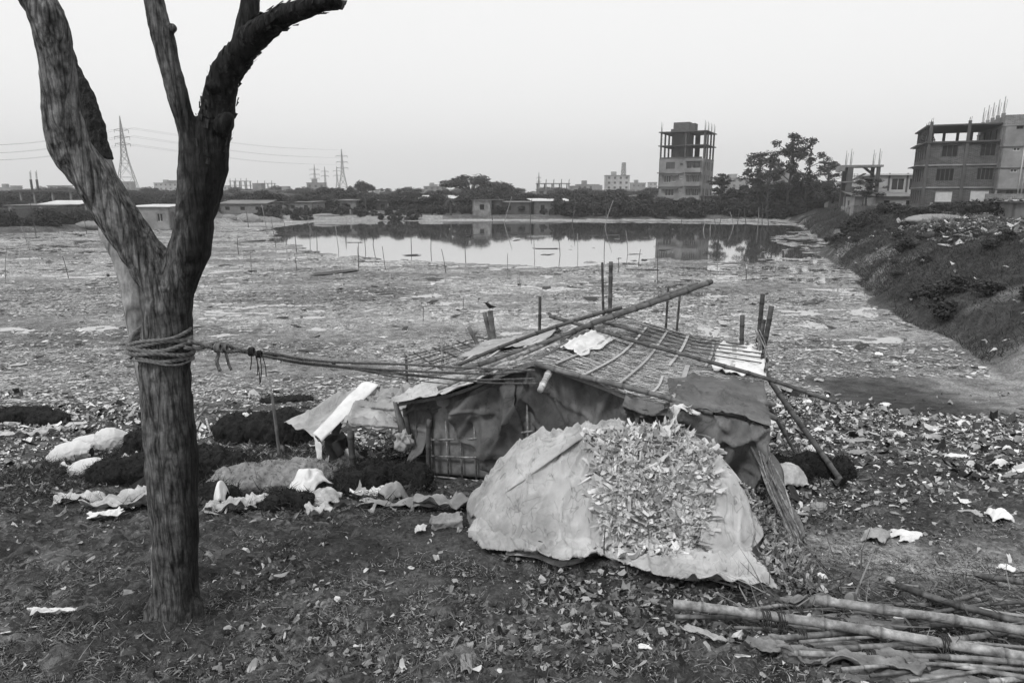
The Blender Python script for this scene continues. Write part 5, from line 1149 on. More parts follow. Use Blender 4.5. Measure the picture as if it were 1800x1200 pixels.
# countable larger litter
big = [(1310,893,.3,'cloth'),(925,1,.1,'')]
def crump(px, py, w_, label, m_=m_white, seed=0, nm='plastic_bag', cat='bag', flat=.5):
    if m_ is not m_stone and m_ is not m_ash: return cloth(px, py, w_ * 1.25, w_ * .8, seed * 1.7, m_, nm, label, cat, w_ * flat * .55, seed + 60, w_ * .3, 0, 1, res=22)
    p = PG(px, py, w_ * .12); mb = MB(); blobs(mb, (0, 0, 0), w_ / 2, w_ * .36, w_ * flat * .5, 0, 14)
    me, co = fuse(mb, w_ / 30, .3 * w_, 1.7 / w_, 1, 1, seed, -.08 * w_, ridge=.07 * w_); o = link(nm, me, m_); o.location = [float(q) for q in p]; o.rotation_euler = (0, 0, seed * 1.3)
    return tag(o, label, cat)
for i, (a_, b_, w_, l, m_, fl) in enumerate([
  (1505,775,.42,'light folded bag lying flat on the shore rubbish right of the long prop',m_white,.25),
  (1583,764,.25,'round pale bag on the shore among dark mud',m_white,.6),(1690,744,.32,'white crumpled bag at the edge of the bare silt patch',m_white,.6),
  (1718,752,.2,'small white bag right of the one beside the silt patch',m_white,.5),(1757,812,.2,'upright pale stone shaped bag near the right edge of the shore',m_white,.9),
  (1680,803,.26,'pale tray shaped scrap left of the upright bag',m_white,.3),(1540,940,.3,'white torn bag on the lower edge of the shore rubbish',m_white,.5),
  (1590,940,.26,'flat bright bag right of the torn one on the lower shore',m_white,.4),(1595,947,.2,'small bright scrap touching the flat bag on the lower shore',m_white,.3),
  (1705,903,.2,'rectangular white scrap on dark rubbish at the right',m_white,.3),(1755,905,.28,'crumpled white plastic at the far right of the rubbish',m_white,.5),
  (1418,895,.14,'small grey stone beside the woven mat foot',m_stone,.7),(1436,893,.2,'grey rounded stone right of the woven mat',m_stone,.6),
  (1438,755,.2,'pale bag between the two props',m_white,.7),(1430,792,.4,'large white crumpled cloth behind the short prop',m_white,.4),
  (1508,795,.3,'grey white wrapped bundle on the shore near the long prop',m_white,.4),(1640,768,.3,'dark and white bundle in the middle of the right shore',m_greytarp,.4),
  (1555,712,.3,'row of small white rags on the dark silt',m_white,.2),(1440,668,.25,'floating box shaped scrap at the end of the bright puddle',m_greytarp,.5),
  (1770,788,.16,'little white lump at the right edge of the shore',m_white,.6),(1545,622,.24,'pale lump floating off the grassy bank',m_white,.6),
  (1125,485,.6,'round weed ball floating left of the dark reflection',m_ash,.8),(165,722,.2,'pale rounded stone at the shore left of the trunk',m_stone,.6),(187,715,.16,'white rounded bag at the shore left of the trunk',m_white,.7),
  (402,1106,.05,'small white crumpled scrap right of the tree foot',m_white,.8),(740,930,.16,'white scrap beside the broken grey block',m_white,.4),
  (866,963,.12,'folded white paper at the front hem of the tarpaulin',m_white,.4),(800,1024,.06,'bright small paper square on the mud in the centre',m_white,.3),
  (1440,1015,.12,'white scrap leaning on the dark flat brick',m_white,.7),(1770,1000,.12,'bright white chunk on the path near the right edge',m_white,.5),
  (1565,1022,.1,'white knot of plastic on the black tuft by the split pole',m_white,.6),(430,800,.16,'grey cloth bundle on the front of the black hair mound',m_greytarp,.9)]):
    crump(a_, b_, w_ * .8, l, m_ if m_ is not m_white or i % 3 else m_greytarp, i, 'stone' if m_ is m_stone else 'plastic_bag', 'stone' if m_ is m_stone else 'bag', fl)

# ================================================================== GRASSY BANK
g_ = np.random.default_rng(41); n = 260000; yy = 17 + 110 * g_.random(n) ** 1.7; ss_ = 14 * g_.random(n) - .4; xx = np.interp(yy, FY, FX) + ss_
c, f = put(xx, yy, -.02); sg = np.exp(-((yy - 18.5 + .05 * xx) / 2.4) ** 2) * ss(9.5, 14, xx)
k_ = (f[2] > .0) & (sg < .35) & (g_.random(n) < np.clip(.55 + .9 * fbm(xx * .4, yy * .4, 77, 3), .1, 1)) & ((f[2] < 8) | (g_.random(n) < .3)); c = c[k_]
sc_ = (.8 + c[:, 1] / 60)[:, None]; V, Fq, sh = strands(c, np.tile(UP * 1.1, (len(c), 1)), .17, .010, 6, .8, (.022, .1))
V = V.reshape(-1, 6, 3); V = c[:, None, :] + (V - c[:, None, :]) * sc_[:, :, None]; V = V.reshape(-1, 3)
tag(link('bank_grass', mesh_np('bank_grass', V, Fq, sh), m_grass), 'dark rough grass covering the embankment on the right', 'grass', kind='stuff')
# ================================================================== FOLIAGE
def leafmesh(centers, radii, n, size, seed=0, shade=(.02, .07), squash=.8):
    g_ = np.random.default_rng(seed); cs = np.array(centers, float); rs = np.array(radii, float); w_ = rs ** 2; w_ = w_ / w_.sum()
    k_ = g_.choice(len(cs), n, p=w_); d = g_.normal(size=(n, 3)); d /= np.linalg.norm(d, axis=1, keepdims=True); rad = (g_.random(n) ** .4) * (.75 + .35 * g_.random(n))
    p = cs[k_] + d * (rs[k_] * rad)[:, None] * np.array([1, 1, squash]); nn = d + g_.normal(0, .6, (n, 3)) + [0, 0, .5]
    tone_ = (.75 + .5 * g_.random(len(cs)))[k_]
    V, Fq, sh = scraps(p, nn, size * np.exp(g_.normal(0, .3, n)), 1.5, .3, .3, shade, seed + 1, .35, 1)
    return V, Fq, sh * np.repeat(tone_, 4)
TREES = {}
def tree_proto(kind, seed):
    """unit tree about 1 high: crown + trunk mesh"""
    rs = random.Random(seed); mb = MB(); cen = []; rad = []
    if kind == 'round':
        mb.tube([(0, 0, 0), (.01, 0, .2), (0, .01, .4)], [.035, .028, .02], 7)
        for i in range(16):
            a_ = rs.uniform(0, 6.28); r = rs.uniform(.05, .34); z = rs.uniform(.34, .8) - r * .25; c = (r * math.cos(a_), r * math.sin(a_), z); cen.append(c); rad.append(rs.uniform(.1, .2)); mb.tube([(0, 0, .3), (c[0] * .5, c[1] * .5, .25 + z * .35), c], [.016, .01, .004], 5)
        n, size = 5500, .014
    elif kind == 'umbrella':
        mb.tube([(0, 0, 0), (.02, 0, .25), (0, .01, .5)], [.045, .035, .03], 7)
        for i in range(24):
            a_ = rs.uniform(0, 6.28); r = rs.uniform(.05, .68) ; z = .86 - .35 * (r / .68) ** 2 + rs.uniform(-.1, .04); c = (r * math.cos(a_), r * math.sin(a_), z); cen.append(c); rad.append(rs.uniform(.09, .17)); mb.tube([(0, 0, .4), (c[0] * .5, c[1] * .5, .4 + (z - .4) * .7), c], [.02, .012, .004], 5)
        n, size = 6000, .012
    elif kind == 'tall':
        mb.tube([(0, 0, 0), (.015, 0, .3), (-.01, .01, .6), (.01, 0, .9)], [.016, .013, .01, .004], 6)
        for i in range(30):
            z = rs.uniform(.4, .97); a_ = rs.uniform(0, 6.28); r = rs.uniform(.0, .24) * (1.1 - abs(z - .68)); c = (r * math.cos(a_), r * math.sin(a_), z); cen.append(c); rad.append(rs.uniform(.04, .085)); mb.tube([(0, 0, z - .12), c], [.007, .002], 4)
        n, size = 2600, .0085
    elif kind == 'palm':
        mb.tube([(0, 0, 0), (.02, 0, .5), (.05, 0, .75)], [.04, .03, .025], 6)
        V, Fq, sh = [], [], []
        g2 = MB()
        for i in range(26):
            a_ = rs.uniform(0, 6.28); l = rs.uniform(.25, .42); up_ = rs.uniform(.1, .5); w_ = .035
            for s_1 in range(5):
                t0, t1 = s_1 / 5, (s_1 + 1) / 5; f = lambda t_: np.array([.05 + math.cos(a_) * l * t_, math.sin(a_) * l * t_, .75 + up_ * t_ * .6 - .5 * t_ * t_]); q0, q1 = f(t0), f(t1); s_v = np.array([-math.sin(a_), math.cos(a_), 0]) * w_
                g2.add([q0 - s_v * (1 - t0), q0 + s_v * (1 - t0), q1 + s_v * (1 - t1), q1 - s_v * (1 - t1)], [(0, 1, 2, 3)], rs.uniform(.02, .07))
        return g2.mesh('crown'), mb.mesh('trunk')
    else:  # bush
        mb.tube([(0, 0, 0), (.0, 0, .3)], [.03, .02], 5)
        for i in range(14):
            a_ = rs.uniform(0, 6.28); r = rs.uniform(0, .55); c = (r * math.cos(a_), r * math.sin(a_), rs.uniform(.25, .8) - .3 * r); cen.append(c); rad.append(rs.uniform(.18, .3)); mb.tube([(0, 0, 0), c], [.02, .006], 4)
        n, size = 1800, .032
    V, Fq, sh = leafmesh(cen, rad, n, size, seed)
    return mesh_np('crown', V, Fq, sh), mb.mesh('trunk')
def tree_at(kind, px, Y, hpx=None, h=None, label='', cat='tree', group=None, sx=1., seed=None, base=None, name=None):
    seed = rng.integers(0, 3) if seed is None else seed
    key = (kind, int(seed))
    if key not in TREES: TREES[key] = tree_proto(kind, int(seed) * 17 + len(kind))
    x = P(px, 350, Y=Y)[0]; g0_ = H(x, Y) if base is None else base
    if h is None: h = P(px, hpx, Y=Y)[2] - g0_
    r = thing(name or {'palm': 'palm_tree', 'bush': 'shrub', 'tall': 'tall_tree'}.get(kind, 'tree'), label, cat, (x, Y, g0_ - .05), rng.uniform(0, 6), group); r.scale = (h * sx, h * sx, h)
    cr, tr = TREES[key]; link('crown', cr, m_leaf, r, False); link('trunk', tr, m_trunk, r, False); return r
# ---- named trees
tree_at('umbrella', 828, 205, 304, label='broad spreading tree with a flat crown towering over the middle shore', seed=0, sx=1.9)
tree_at('round', 876, 200, 316, label='rounded dark tree joined to the right of the broad spreading one', seed=1, sx=2.1)
tree_at('round', 905, 190, 330, label='lower bushy tree at the right end of the middle tree group', seed=2, sx=1.9)
tree_at('umbrella', 640, 215, 315, label='flat topped tree rising from the dark grove left of centre', seed=0, sx=1.0)
tree_at('round', 608, 190, 328, label='dark round tree at the left of the grove left of centre', seed=0, sx=2.2)
tree_at('round', 575, 200, 322, label='dark tree beside the small pylon', seed=1, sx=2.0)
tree_at('round', 545, 185, 330, label='low dark tree near the pylon cluster', seed=2, sx=2.0)
tree_at('round', 238, 170, 332, label='leafy tree standing in front of the large pylon foot', seed=1, sx=1.5)
tree_at('round', 268, 175, 336, label='leafy tree just right of the large pylon foot', seed=2, sx=1.3)
tree_at('palm', 792, 142, 342, label='bushy palm standing at the water edge in the middle', seed=0, sx=1.4)
tree_at('palm', 1067, 142, 352, label='tangled palm on the far bank below the hazy white block', seed=1, sx=1.6)
tree_at('tall', 1333, 146, 262, label='tall thin eucalyptus at the left of the group right of the unfinished tower', seed=0, sx=1.35)
tree_at('tall', 1350, 142, 270, label='airy tall tree second from left in the group right of the tower', seed=1, sx=1.4)
tree_at('tall', 1386, 145, 234, label='tallest tree of the group right of the unfinished tower', seed=2, sx=1.2)
tree_at('tall', 1418, 143, 262, label='slim tree just right of the tallest one', seed=0, sx=1.2)
tree_at('tall', 1452, 140, 278, label='full crowned tree at the right of the tall group', seed=1, sx=1.6)
tree_at('round', 1370, 150, 312, label='dense low tree in the middle under the tall group', seed=0, sx=1.3)
tree_at('round', 1330, 150, 325, label='dense low tree at the left foot of the tall group', seed=1, sx=1.4)
tree_at('round', 1460, 132, 305, label='dense dark tree at the right foot of the tall group', seed=2, sx=1.3)
tree_at('round', 1410, 148, 306, label='dense low tree at the right middle under the tall group', seed=1, sx=1.2)
tree_at('tall', 1268, 148, 305, label='small airy tree against the right side of the unfinished tower', seed=2, sx=1.8)
tree_at('round', 1292, 150, 325, label='small round tree between the tower and the tall group', seed=0, sx=1.2)
tree_at('tall', 1523, 104, 308, label='leafy tree in front of the unfinished concrete frame', seed=1, sx=2.0)
tree_at('round', 1200, 150, 345, label='small tree before the ground floor of the unfinished tower', seed=2, sx=1.)
tree_at('round', 33, 120, 348, label='small dark tree in front of the left unfinished frame', seed=0, sx=1.4)
# ---- hedge of shrubs along the far shore
for i in range(46):
    px = 985 + i * 11.2 + rng.uniform(-5, 5); Y = 141 + rng.uniform(0, 5)
    tree_at('bush', px, Y, h=rng.uniform(2.2, 4.2), label='dense dark shrub in the thicket on the far lake bank', cat='shrub', group='shrubs on the far lake bank', sx=1.1)
for i in range(26):
    px = 700 + i * 12 + rng.uniform(-5, 5)
    tree_at('bush', px, 143 + rng.uniform(0, 12), h=rng.uniform(1.2, 2.6), label='low shrub by the sheds on the middle far shore', cat='shrub', group='shrubs by the middle sheds', sx=1.1)
for i in range(40):
    px = 372 + i * 9 + rng.uniform(-5, 5)
    tree_at('bush', px, rng.uniform(134, 150) , h=rng.uniform(.8, 2.4), label='weedy bush on the left far shore between the sand and the houses', cat='shrub', group='bushes on the left far shore', sx=1.2)
for i in range(30):
    px = -10 + i * 8.5 + rng.uniform(-4, 4); Y = np.interp(px, [0, 250], [92, 104]) + rng.uniform(0, 4)
    tree_at('bush', px, Y, h=rng.uniform(1., 2.6), label='scrubby bush below the brick wall on the left shore', cat='shrub', group='bushes below the left brick wall', sx=1.1)
for i in range(34):
    px = 1480 + i * 10.5 + rng.uniform(-6, 6); Y = rng.uniform(64, 84)
    tree_at('bush', px, Y, h=rng.uniform(.8, 1.9), label='dark scrub bush below the low wall of the right buildings', cat='shrub', group='scrub below the right buildings', sx=1.4)
for i in range(46):
    Y = rng.uniform(22, 80); s0 = rng.uniform(.8, 8); x = np.interp(Y, FY, FX) + s0; px = 900 + F * x / (Y * cp + 3 * sp)
    tree_at('bush', px, Y, h=rng.uniform(.35, .9), label='small dark bush growing on the grassy embankment', cat='shrub', group='bushes on the grassy embankment', sx=1.4)
for i in range(95):
    px = -20 + i * 12.4 + rng.uniform(-9, 9)
    tree_at('round', px, rng.uniform(150, 178), rng.uniform(329, 351), label='dark leafy tree among the sheds behind the far shore', group='trees among the far shore sheds', sx=rng.uniform(1.6, 2.3))
# ---- distant tree line
for i in range(190):
    px = -20 + i * 9.8 + rng.uniform(-9, 9); Y = rng.uniform(175, 400); top = rng.uniform(323, 344)
    if 1580 < px: top = rng.uniform(335, 345)
    tree_at('round', px, Y, top, label='hazy round tree in the distant belt behind the roofs', group='trees in the distant belt', sx=rng.uniform(1.4, 2.4))
for i in range(70):
    px = -30 + i * 27 + rng.uniform(-10, 10); Y = rng.uniform(600, 860); top = rng.uniform(325, 340)
    tree_at('round', px, Y, top, label='faint tree on the farthest horizon', group='trees on the farthest horizon', sx=rng.uniform(1.6, 2.6))

# ================================================================== BUILDINGS
def wallgrid(mb, O, U, Nn, w_, z0, h_, th, ops):
    """wall of thickness th behind the plane (O, U); real openings ops = (u0, u1, v0, v1)"""
    us = sorted({0, w_} | {a for o in ops for a in o[:2]}); vs = sorted({0, h_} | {a for o in ops for a in o[2:]})
    for j in range(len(vs) - 1):
        vm = (vs[j] + vs[j + 1]) / 2; run = None
        for i in range(len(us) - 1):
            um = (us[i] + us[i + 1]) / 2; hit = any(o[0] < um < o[1] and o[2] < vm < o[3] for o in ops)
            if not hit and run is None: run = us[i]
            if (hit or i == len(us) - 2) and run is not None:
                e = us[i] if hit else us[i + 1]
                if e > run: mb.box(O + U * run + UP * (z0 + vs[j]) , U * (e - run), -Nn * th, UP * (vs[j + 1] - vs[j]))
                run = None
class Bld:
    def __init__(s, name, label, C_, phi, W_, D_, mwall, cat='building', group=None):
        s.C = np.array([C_[0], C_[1], 0.]); s.z0 = C_[2]; s.a = np.array([math.cos(phi), math.sin(phi), 0]); s.b = np.array([-math.sin(phi), math.cos(phi), 0]); s.W, s.D = W_, D_
        s.root = thing(name, label, cat, C_, 0, group); s.m = mwall; s.mb = MB()
    def L(s, u, v, z): return s.C + s.a * u + s.b * v + UP * (s.z0 + z)
    def face(s, side):
        if side == 'front': return s.C, s.a, -s.b, s.W
        if side == 'left': return s.C + s.b * s.D, -s.b, -s.a, s.D
        if side == 'right': return s.C + s.a * s.W, s.b, s.a, s.D
        return s.C + s.a * s.W + s.b * s.D, -s.a, s.b, s.W
    def wall(s, side, z, h, wins=(), glass=True, frame=True, th=.22, off=0, mullion=1, mframe=None, mpane=None, mb=None, sill=False):
        O, U, Nn, w_ = s.face(side); O = O + Nn * off
        if side in ('left', 'right'): O = O + U * 0.; 
        wallgrid(mb or s.mb, O, U, Nn, w_, s.z0 + z, h, th, [(a, b, c, d) for a, b, c, d in wins])
        if glass:
            for (a, b, c, d) in wins:
                base = O + U * a + UP * (s.z0 + z + c) - Nn * .1; ww, hh_ = b - a, d - c; f = .06 if frame else .03; fm = MB()
                if frame:
                    fm.box(base, U * ww, -Nn * .05, UP * f); fm.box(base + UP * (hh_ - f), U * ww, -Nn * .05, UP * f)
                    fm.box(base + UP * f, U * f, -Nn * .05, UP * (hh_ - 2 * f)); fm.box(base + UP * f + U * (ww - f), U * f, -Nn * .05, UP * (hh_ - 2 * f))
                    for q in range(mullion): fm.box(base + UP * f + U * (ww * (q + 1) / (mullion + 1) - f / 2), U * f, -Nn * .05, UP * (hh_ - 2 * f))
                    if sill: fm.box(base - U * .1 + Nn * .12 - UP * .1, U * (ww + .2), -Nn * .2, UP * .08)
                    wo_ = fm.build('window', mframe or m_frame, s.root)
                    pm = MB(); pm.box(base + U * f + UP * f - Nn * .02, U * (ww - 2 * f), -Nn * .01, UP * (hh_ - 2 * f)); pm.build('pane', mpane or m_glass, wo_)
                else:
                    pm = MB(); pm.box(base - Nn * .03, U * ww, -Nn * .02, UP * hh_); pm.build('window', mpane or m_dark, s.root)
    def slab(s, z, t_=.15, over=.0, nm='floor_slab', m_=None, u=(0, 1), v=(0, 1)):
        mb = MB(); mb.box(s.L(s.W * u[0] - over, s.D * v[0] - over, z), s.a * (s.W * (u[1] - u[0]) + 2 * over), s.b * (s.D * (v[1] - v[0]) + 2 * over), UP * t_); return mb.build(nm, m_ or m_conc, s.root)
    def bx(s, u, v, z, du, dv, dz, nm, m_): mb = MB(); mb.box(s.L(u, v, z), s.a * du, s.b * dv, UP * dz); return mb.build(nm, m_, s.root)
    def col(s, u, v, z, h, r=.3, nm='column', m_=None): return s.bx(u - r / 2, v - r / 2, z, r, r, h, nm, m_ or m_conc)
    def rebar(s, u, v, z, h=1.2, n=4, r=.03):
        mb = MB()
        for i in range(n):
            a_ = i * 2 * math.pi / n; p = s.L(u + .12 * math.cos(a_), v + .12 * math.sin(a_), z); mb.tube([p, p + [.1 * math.cos(a_ * 3) * h / 2, 0, h * (.8 + .2 * math.sin(i * 5))]], r, 3)
        mb.build('rebar', m_rebar, s.root)
    def done(s, nm='wall'):
        if s.mb.v: s.mb.build(nm, s.m, s.root)
        return s.root
def z_at(px, py, Y): return P(px, py, Y=Y)[2]
def gpos(px, Y, dz=0): x = P(px, 350, Y=Y)[0]; return np.array([x, Y, H(x, Y) + dz])
# ---- the unfinished tower
Yt = 155; Cc = gpos(1234, Yt); B = Bld('unfinished_tower', 'unfinished six storey concrete tower with two open frame floors on top behind the lake', Cc, 0, 1, 1, m_conc)
phi = R(-20); top = z_at(1235, 225.6, Yt) - Cc[2]; fh = (top) / 6.15
# corner C is where both visible faces meet: front face runs to the LEFT of it, side face to the right
Wt, Dt = 10.0, 10.5
O_ = Cc - np.array([math.cos(R(27)), -math.sin(R(27)), 0]) * Wt     # left end of the front face, slightly farther
B = Bld.__new__(Bld); bpy.data.objects.remove(bpy.data.objects['unfinished_tower'])
B.__init__('unfinished_tower', 'unfinished six storey concrete tower with two open frame floors on top behind the lake', O_, R(-27), Wt, Dt, m_conc)
# ground floor open with columns
for u in (.2, 3.2, 5.9, Wt - .2):
    for v in (.2, 3.6, 7, Dt - .2): B.col(u, v, 0, fh, .35)
B.wall('back', 0, fh, (), glass=False); B.bx(1.2, 2.2, 0, 6.5, .2, fh, 'shop_wall', m_concdk)
B.bx(-1.2, -1.2, fh - .25, Wt + 1.2, 1.25, .12, 'awning_slab', m_concdk); B.bx(-1.0, -1.1, .7, .12, .12, fh - 1, 'column', m_conc)
for k_ in range(3):
    z = fh * (1 + k_)
    B.slab(z - .15, .15)
    wins = [(1.6, 3.6, .8, 2.3) if k_ != 1 else (1.2, 2.8, .8, 2.3), (5.0 - .2, 5.4, 1.5, 2.0)]
    if k_ == 1: wins.append((3.1, 3.9, .9, 2.3))
    wins += [(6.3, 7.3, .2, 2.4), (7.7, 9.1, .8, 2.3)]
    B.wall('front', z, fh - .15, wins, mullion=2 if k_ < 2 else 1, mframe=m_frame if k_ < 2 else m_concdk)
    B.wall('right', z, fh - .15, [(.9, 1.7, .5, 2.3), (3.4, 4.1, .6, 2.3), (5.4, 6.2, .5, 2.3), (8.6, 9.6, .4, 2.3)], mframe=m_concdk, mullion=0)
    B.wall('left', z, fh - .15, [(3, 4.5, .8, 2.3)], mframe=m_concdk); B.wall('back', z, fh - .15, [(3, 4.5, .8, 2.3)], mframe=m_concdk)
    B.bx(6.0, -1.1, z, 3.5, .12, .9, 'balcony', m_conc); B.bx(6.0, -1.1, z - .16, 3.5, 1.08, .16, 'balcony_floor', m_concdk); B.bx(6.0, -.98, z, .12, .96, .9, 'balcony', m_conc)
    if k_ < 2: B.bx(.7, -.8, z + 2.35, 3.9, .78, .1, 'sunshade', m_conc)
    B.bx(6.0, -1.15, z + 2.4, 3.6, 1.1, .1, 'sunshade', m_conc)
    B.bx(-.35 + .3 * k_ * 0, -.35, z - .17, 5.9, .33, .2, 'ledge', m_conc)
z3 = fh * 4
for k_ in range(3): B.slab(z3 + fh * k_ - .15, .18, .35 if k_ else .05, m_=m_concdk if k_ else m_conc)
for k_ in range(2):
    for u in (.2, 5.7, Wt - .2):
        for v in (.2, 3.6, 7, Dt - .2): B.col(u, v, z3 + fh * k_ + .03, fh - .18, .34, m_=m_concdk)
    B.bx(2.2, 3.2, z3 + fh * k_ + .03, 3.6, 3.4, fh - .18, 'stair_core', m_concdk); B.bx(5.95, 9.4, z3 + fh * k_ + .03, .9, .2, fh - .18, 'partition', m_concdk); B.bx(7.8, 9.4, z3 + fh * k_ + .03, .5, .2, fh - .18, 'partition', m_concdk)
    B.bx(.5, -.08, z3 + fh * k_ + .03, Wt - 1, .08, .35, 'parapet', m_concdk) if k_ == 0 else None
zt = z3 + 2 * fh
B.bx(2.1, 3.0, zt + .03, 3.6, 3.0, 2.2, 'stair_head', brickmat('brickwork', 0, 0)); B.bx(5.72, 3.2, zt + .03, 1.2, 2.6, 1.9, 'stair_head', m_concdk); B.bx(1.5, 3.2, zt + .03, .57, 1.5, .8, 'stair_head', m_concdk)
for u, v in ((.2, .2), (Wt - .2, .2), (Wt - .2, 3.6), (Wt - .2, 7), (Wt - .2, Dt - .2), (5.7, 7), (5.7, Dt - .2)): B.rebar(u, v, zt + .03, 2.2, 5, .035)
B.done()
for i, (a_, b_) in enumerate(((0, 1.0), (3.2, 3.6), (5.85, 6.2))):    # bamboo scaffold at the foot
    pass
# ---- brick building right
Yb = 88; Cb = gpos(1619, Yb); Cb[2] = 3.2; phi = R(-24)
B = Bld('brick_building', 'three storey bare brick building with an open columned roof floor at the right', Cb, phi, 8.2, 12.5, m_brick)
fhb = (z_at(1630, 251.6, Yb) - Cb[2]) / 3
for k_ in range(3):
    z = fhb * k_
    wf = [(1.6, 3.3, .9, 2.3), (5.6, 7.2, .9, 2.4)] if k_ else [(1.5, 3.3, .9, 2.2), (5.2, 7.1, .9, 2.3)]
    if k_ == 1: wf = [(1.3, 3.2, .7, 2.2), (5.6, 7.3, .8, 2.2)]
    vents = [(2.2, 2.8, 2.55, 2.75), (5.9, 6.5, 2.55, 2.75)]
    B.wall('front', z + .12, fhb - .12, wf, mframe=m_frame if k_ == 0 else m_concdk, mullion=3 if k_ < 2 else 2, mpane=m_frame if k_ == 0 else m_dark)
    B.wall('left', z + .12, fhb - .12, [(1.0 + 2.4 * q, 2.2 + 2.4 * q, .7, 2.3) for q in range(5)], mframe=m_concdk, mullion=1, mpane=m_dark)
    B.wall('right', z + .12, fhb - .12, [], glass=False); B.wall('back', z + .12, fhb - .12, [(3, 4.6, .8, 2.3)], glass=False)
    if k_: B.slab(z - .05, .17, .12, m_=m_conc)
B.slab(fhb * 3 - .02, .17, .35, m_=m_concdk)
ztop = z_at(1630, 222, Yb) - Cb[2]
for u, hh_ in ((.15, ztop + .5), (4.15, ztop + .5), (8.05, ztop + .3)):
    B.bx(u - .17, -.22, 0, .34, .2, hh_, 'column', m_concdk)
for v in (2.6, 5.2, 7.8, 10.3, 12.3):
    B.col(.2, v, fhb * 3 + .15, ztop - fhb * 3 - .15, .32, m_=m_concdk); B.col(8.0, v, fhb * 3 + .15, ztop - fhb * 3 - .15, .32, m_=m_concdk)
for u in (1.8, 3.2, 4.8, 6.4): B.col(u, 12.3, fhb * 3 + .15, ztop - fhb * 3 - .15, .32, m_=m_concdk)
B.bx(-.3, -.02, ztop, 8.8, 12.9, .16, 'roof_slab', m_concdk)
for u in (0.15, 4.15): B.rebar(u, -.1, ztop + .5, .6, 3)
for v in (2.6, 5.2): B.rebar(.2, v, ztop + .16, .9, 3)
B.bx(-.8, 1.5, fhb * 2, .78, 10, .12, 'ledge', m_conc); B.bx(-.8, 1.5, fhb * 3 - .05, .44, 10, .12, 'ledge', m_conc)
B.done()
# people far on its roof floor
for i, (px, lab) in enumerate(((1637, 'seated dark figure with a hat on the open roof floor of the brick building'), (1621, 'dark figure crouched at the left corner of the open roof floor'))):
    p = P(px, 250, Y=Yb + 1.2); p[2] = Cb[2] + fhb * 3 + .15; r = thing('person', lab, 'person', p); mb = MB()
    mb.tube(*dense([p + [0, 0, .15], p + [0, 0, .45], p + [.02, 0, .75]], [.2, .17, .2], 4), 10); mb.tube([p + [0.02, 0, .75], p + [.02, 0, .95]], .07, 8); blobs(mb, p + [.02, -.02, 1.02], .1, .11, .13)
    for sx in (-1, 1):
        mb.tube(*dense([p + [.1 * sx, 0, .15], p + [.14 * sx, -.4, .35], p + [.14 * sx, -.45, .02]], [.1, .08, .05], 4), 8); mb.tube(*dense([p + [.2 * sx, 0, .72], p + [.27 * sx, -.1, .45], p + [.14 * sx, -.35, .4]], [.06, .05, .04], 4), 8)
    me, co = fuse(mb, .035, 0, 1, 1); link('body', me, m_cloth, r)
    if i == 0: mb = MB(); mb.tube([p + [.02, -.02, 1.1], p + [.02, -.02, 1.13], p + [.02, -.02, 1.25]], [.24, .23, .09], 12); mb.build('hat', m_wood, r)
# ---- concrete building at the right edge
Ce = gpos(1747, 84); Ce[2] = 3.2; B = Bld('concrete_building', 'grey rendered four storey building with drain pipes and roof rebar at the right edge', Ce, R(-24), 13, 16, m_plaster2)
fe = (z_at(1752, 204, 84) - Ce[2]) / 4.45
for k_ in range(4):
    z = fe * k_; 
    wf = [(1.2, 1.9, 1.9, 2.3), (3.4, 5.5, .8, 2.4), (8.8, 10.8, .8, 2.4)]
    B.wall('front', z + .12, fe - .12, wf, mframe=m_frame if 0 < k_ < 3 else m_concdk, mpane=m_glass if k_ < 3 else m_dark, mullion=1, off=0 if k_ else -.4)
    B.wall('left', z + .12, fe - .12, [(1.2, 2.3, .5, 2.4), (4.5, 5.6, .5, 2.4), (8, 9.2, .5, 2.4), (11.5, 12.6, .5, 2.4)], mframe=m_concdk, mpane=m_dark, mullion=0)
    B.wall('right', z + .12, fe - .12, [], glass=False); B.wall('back', z + .12, fe - .12, [], glass=False)
    B.slab(z - .03, .15, .06, m_=m_concdk)
B.slab(fe * 4 - .03, .15, .06, m_=m_conc)
B.bx(.02, .02, fe * 4 + .12, 12.9, .2, 1.1, 'parapet', m_brick2); B.bx(.02, .24, fe * 4 + .12, .2, 15.6, 1.1, 'parapet', m_brick2)
for u in (2.2, 3.4, 7.5, 12.5): B.col(u, .35, fe * 4 + .12, 2.3, .38); B.rebar(u, .35, fe * 4 + 2.4, 2.6, 6, .025)
for v in (3, 6, 9, 12, 15): B.col(.3, v, fe * 4 + .12, 1.6, .38); B.rebar(.3, v, fe * 4 + 1.7, 2.0, 5, .025)
for u in (5, 6.2, 9.5, 11): B.rebar(u, .35, fe * 4 + 1.1, 2.2, 6, .02)
for u in (2.25, 2.6, 8.3):
    mb = MB(); mb.tube([B.L(u, -.16, fe * 4), B.L(u, -.16, fe * .35)], .075, 8); mb.build('drain_pipe', m_frame, B.root, True)
B.bx(-1.1, -1.0, 0, 9, .2, 2.0, 'yard_wall', m_brick2)
B.done()
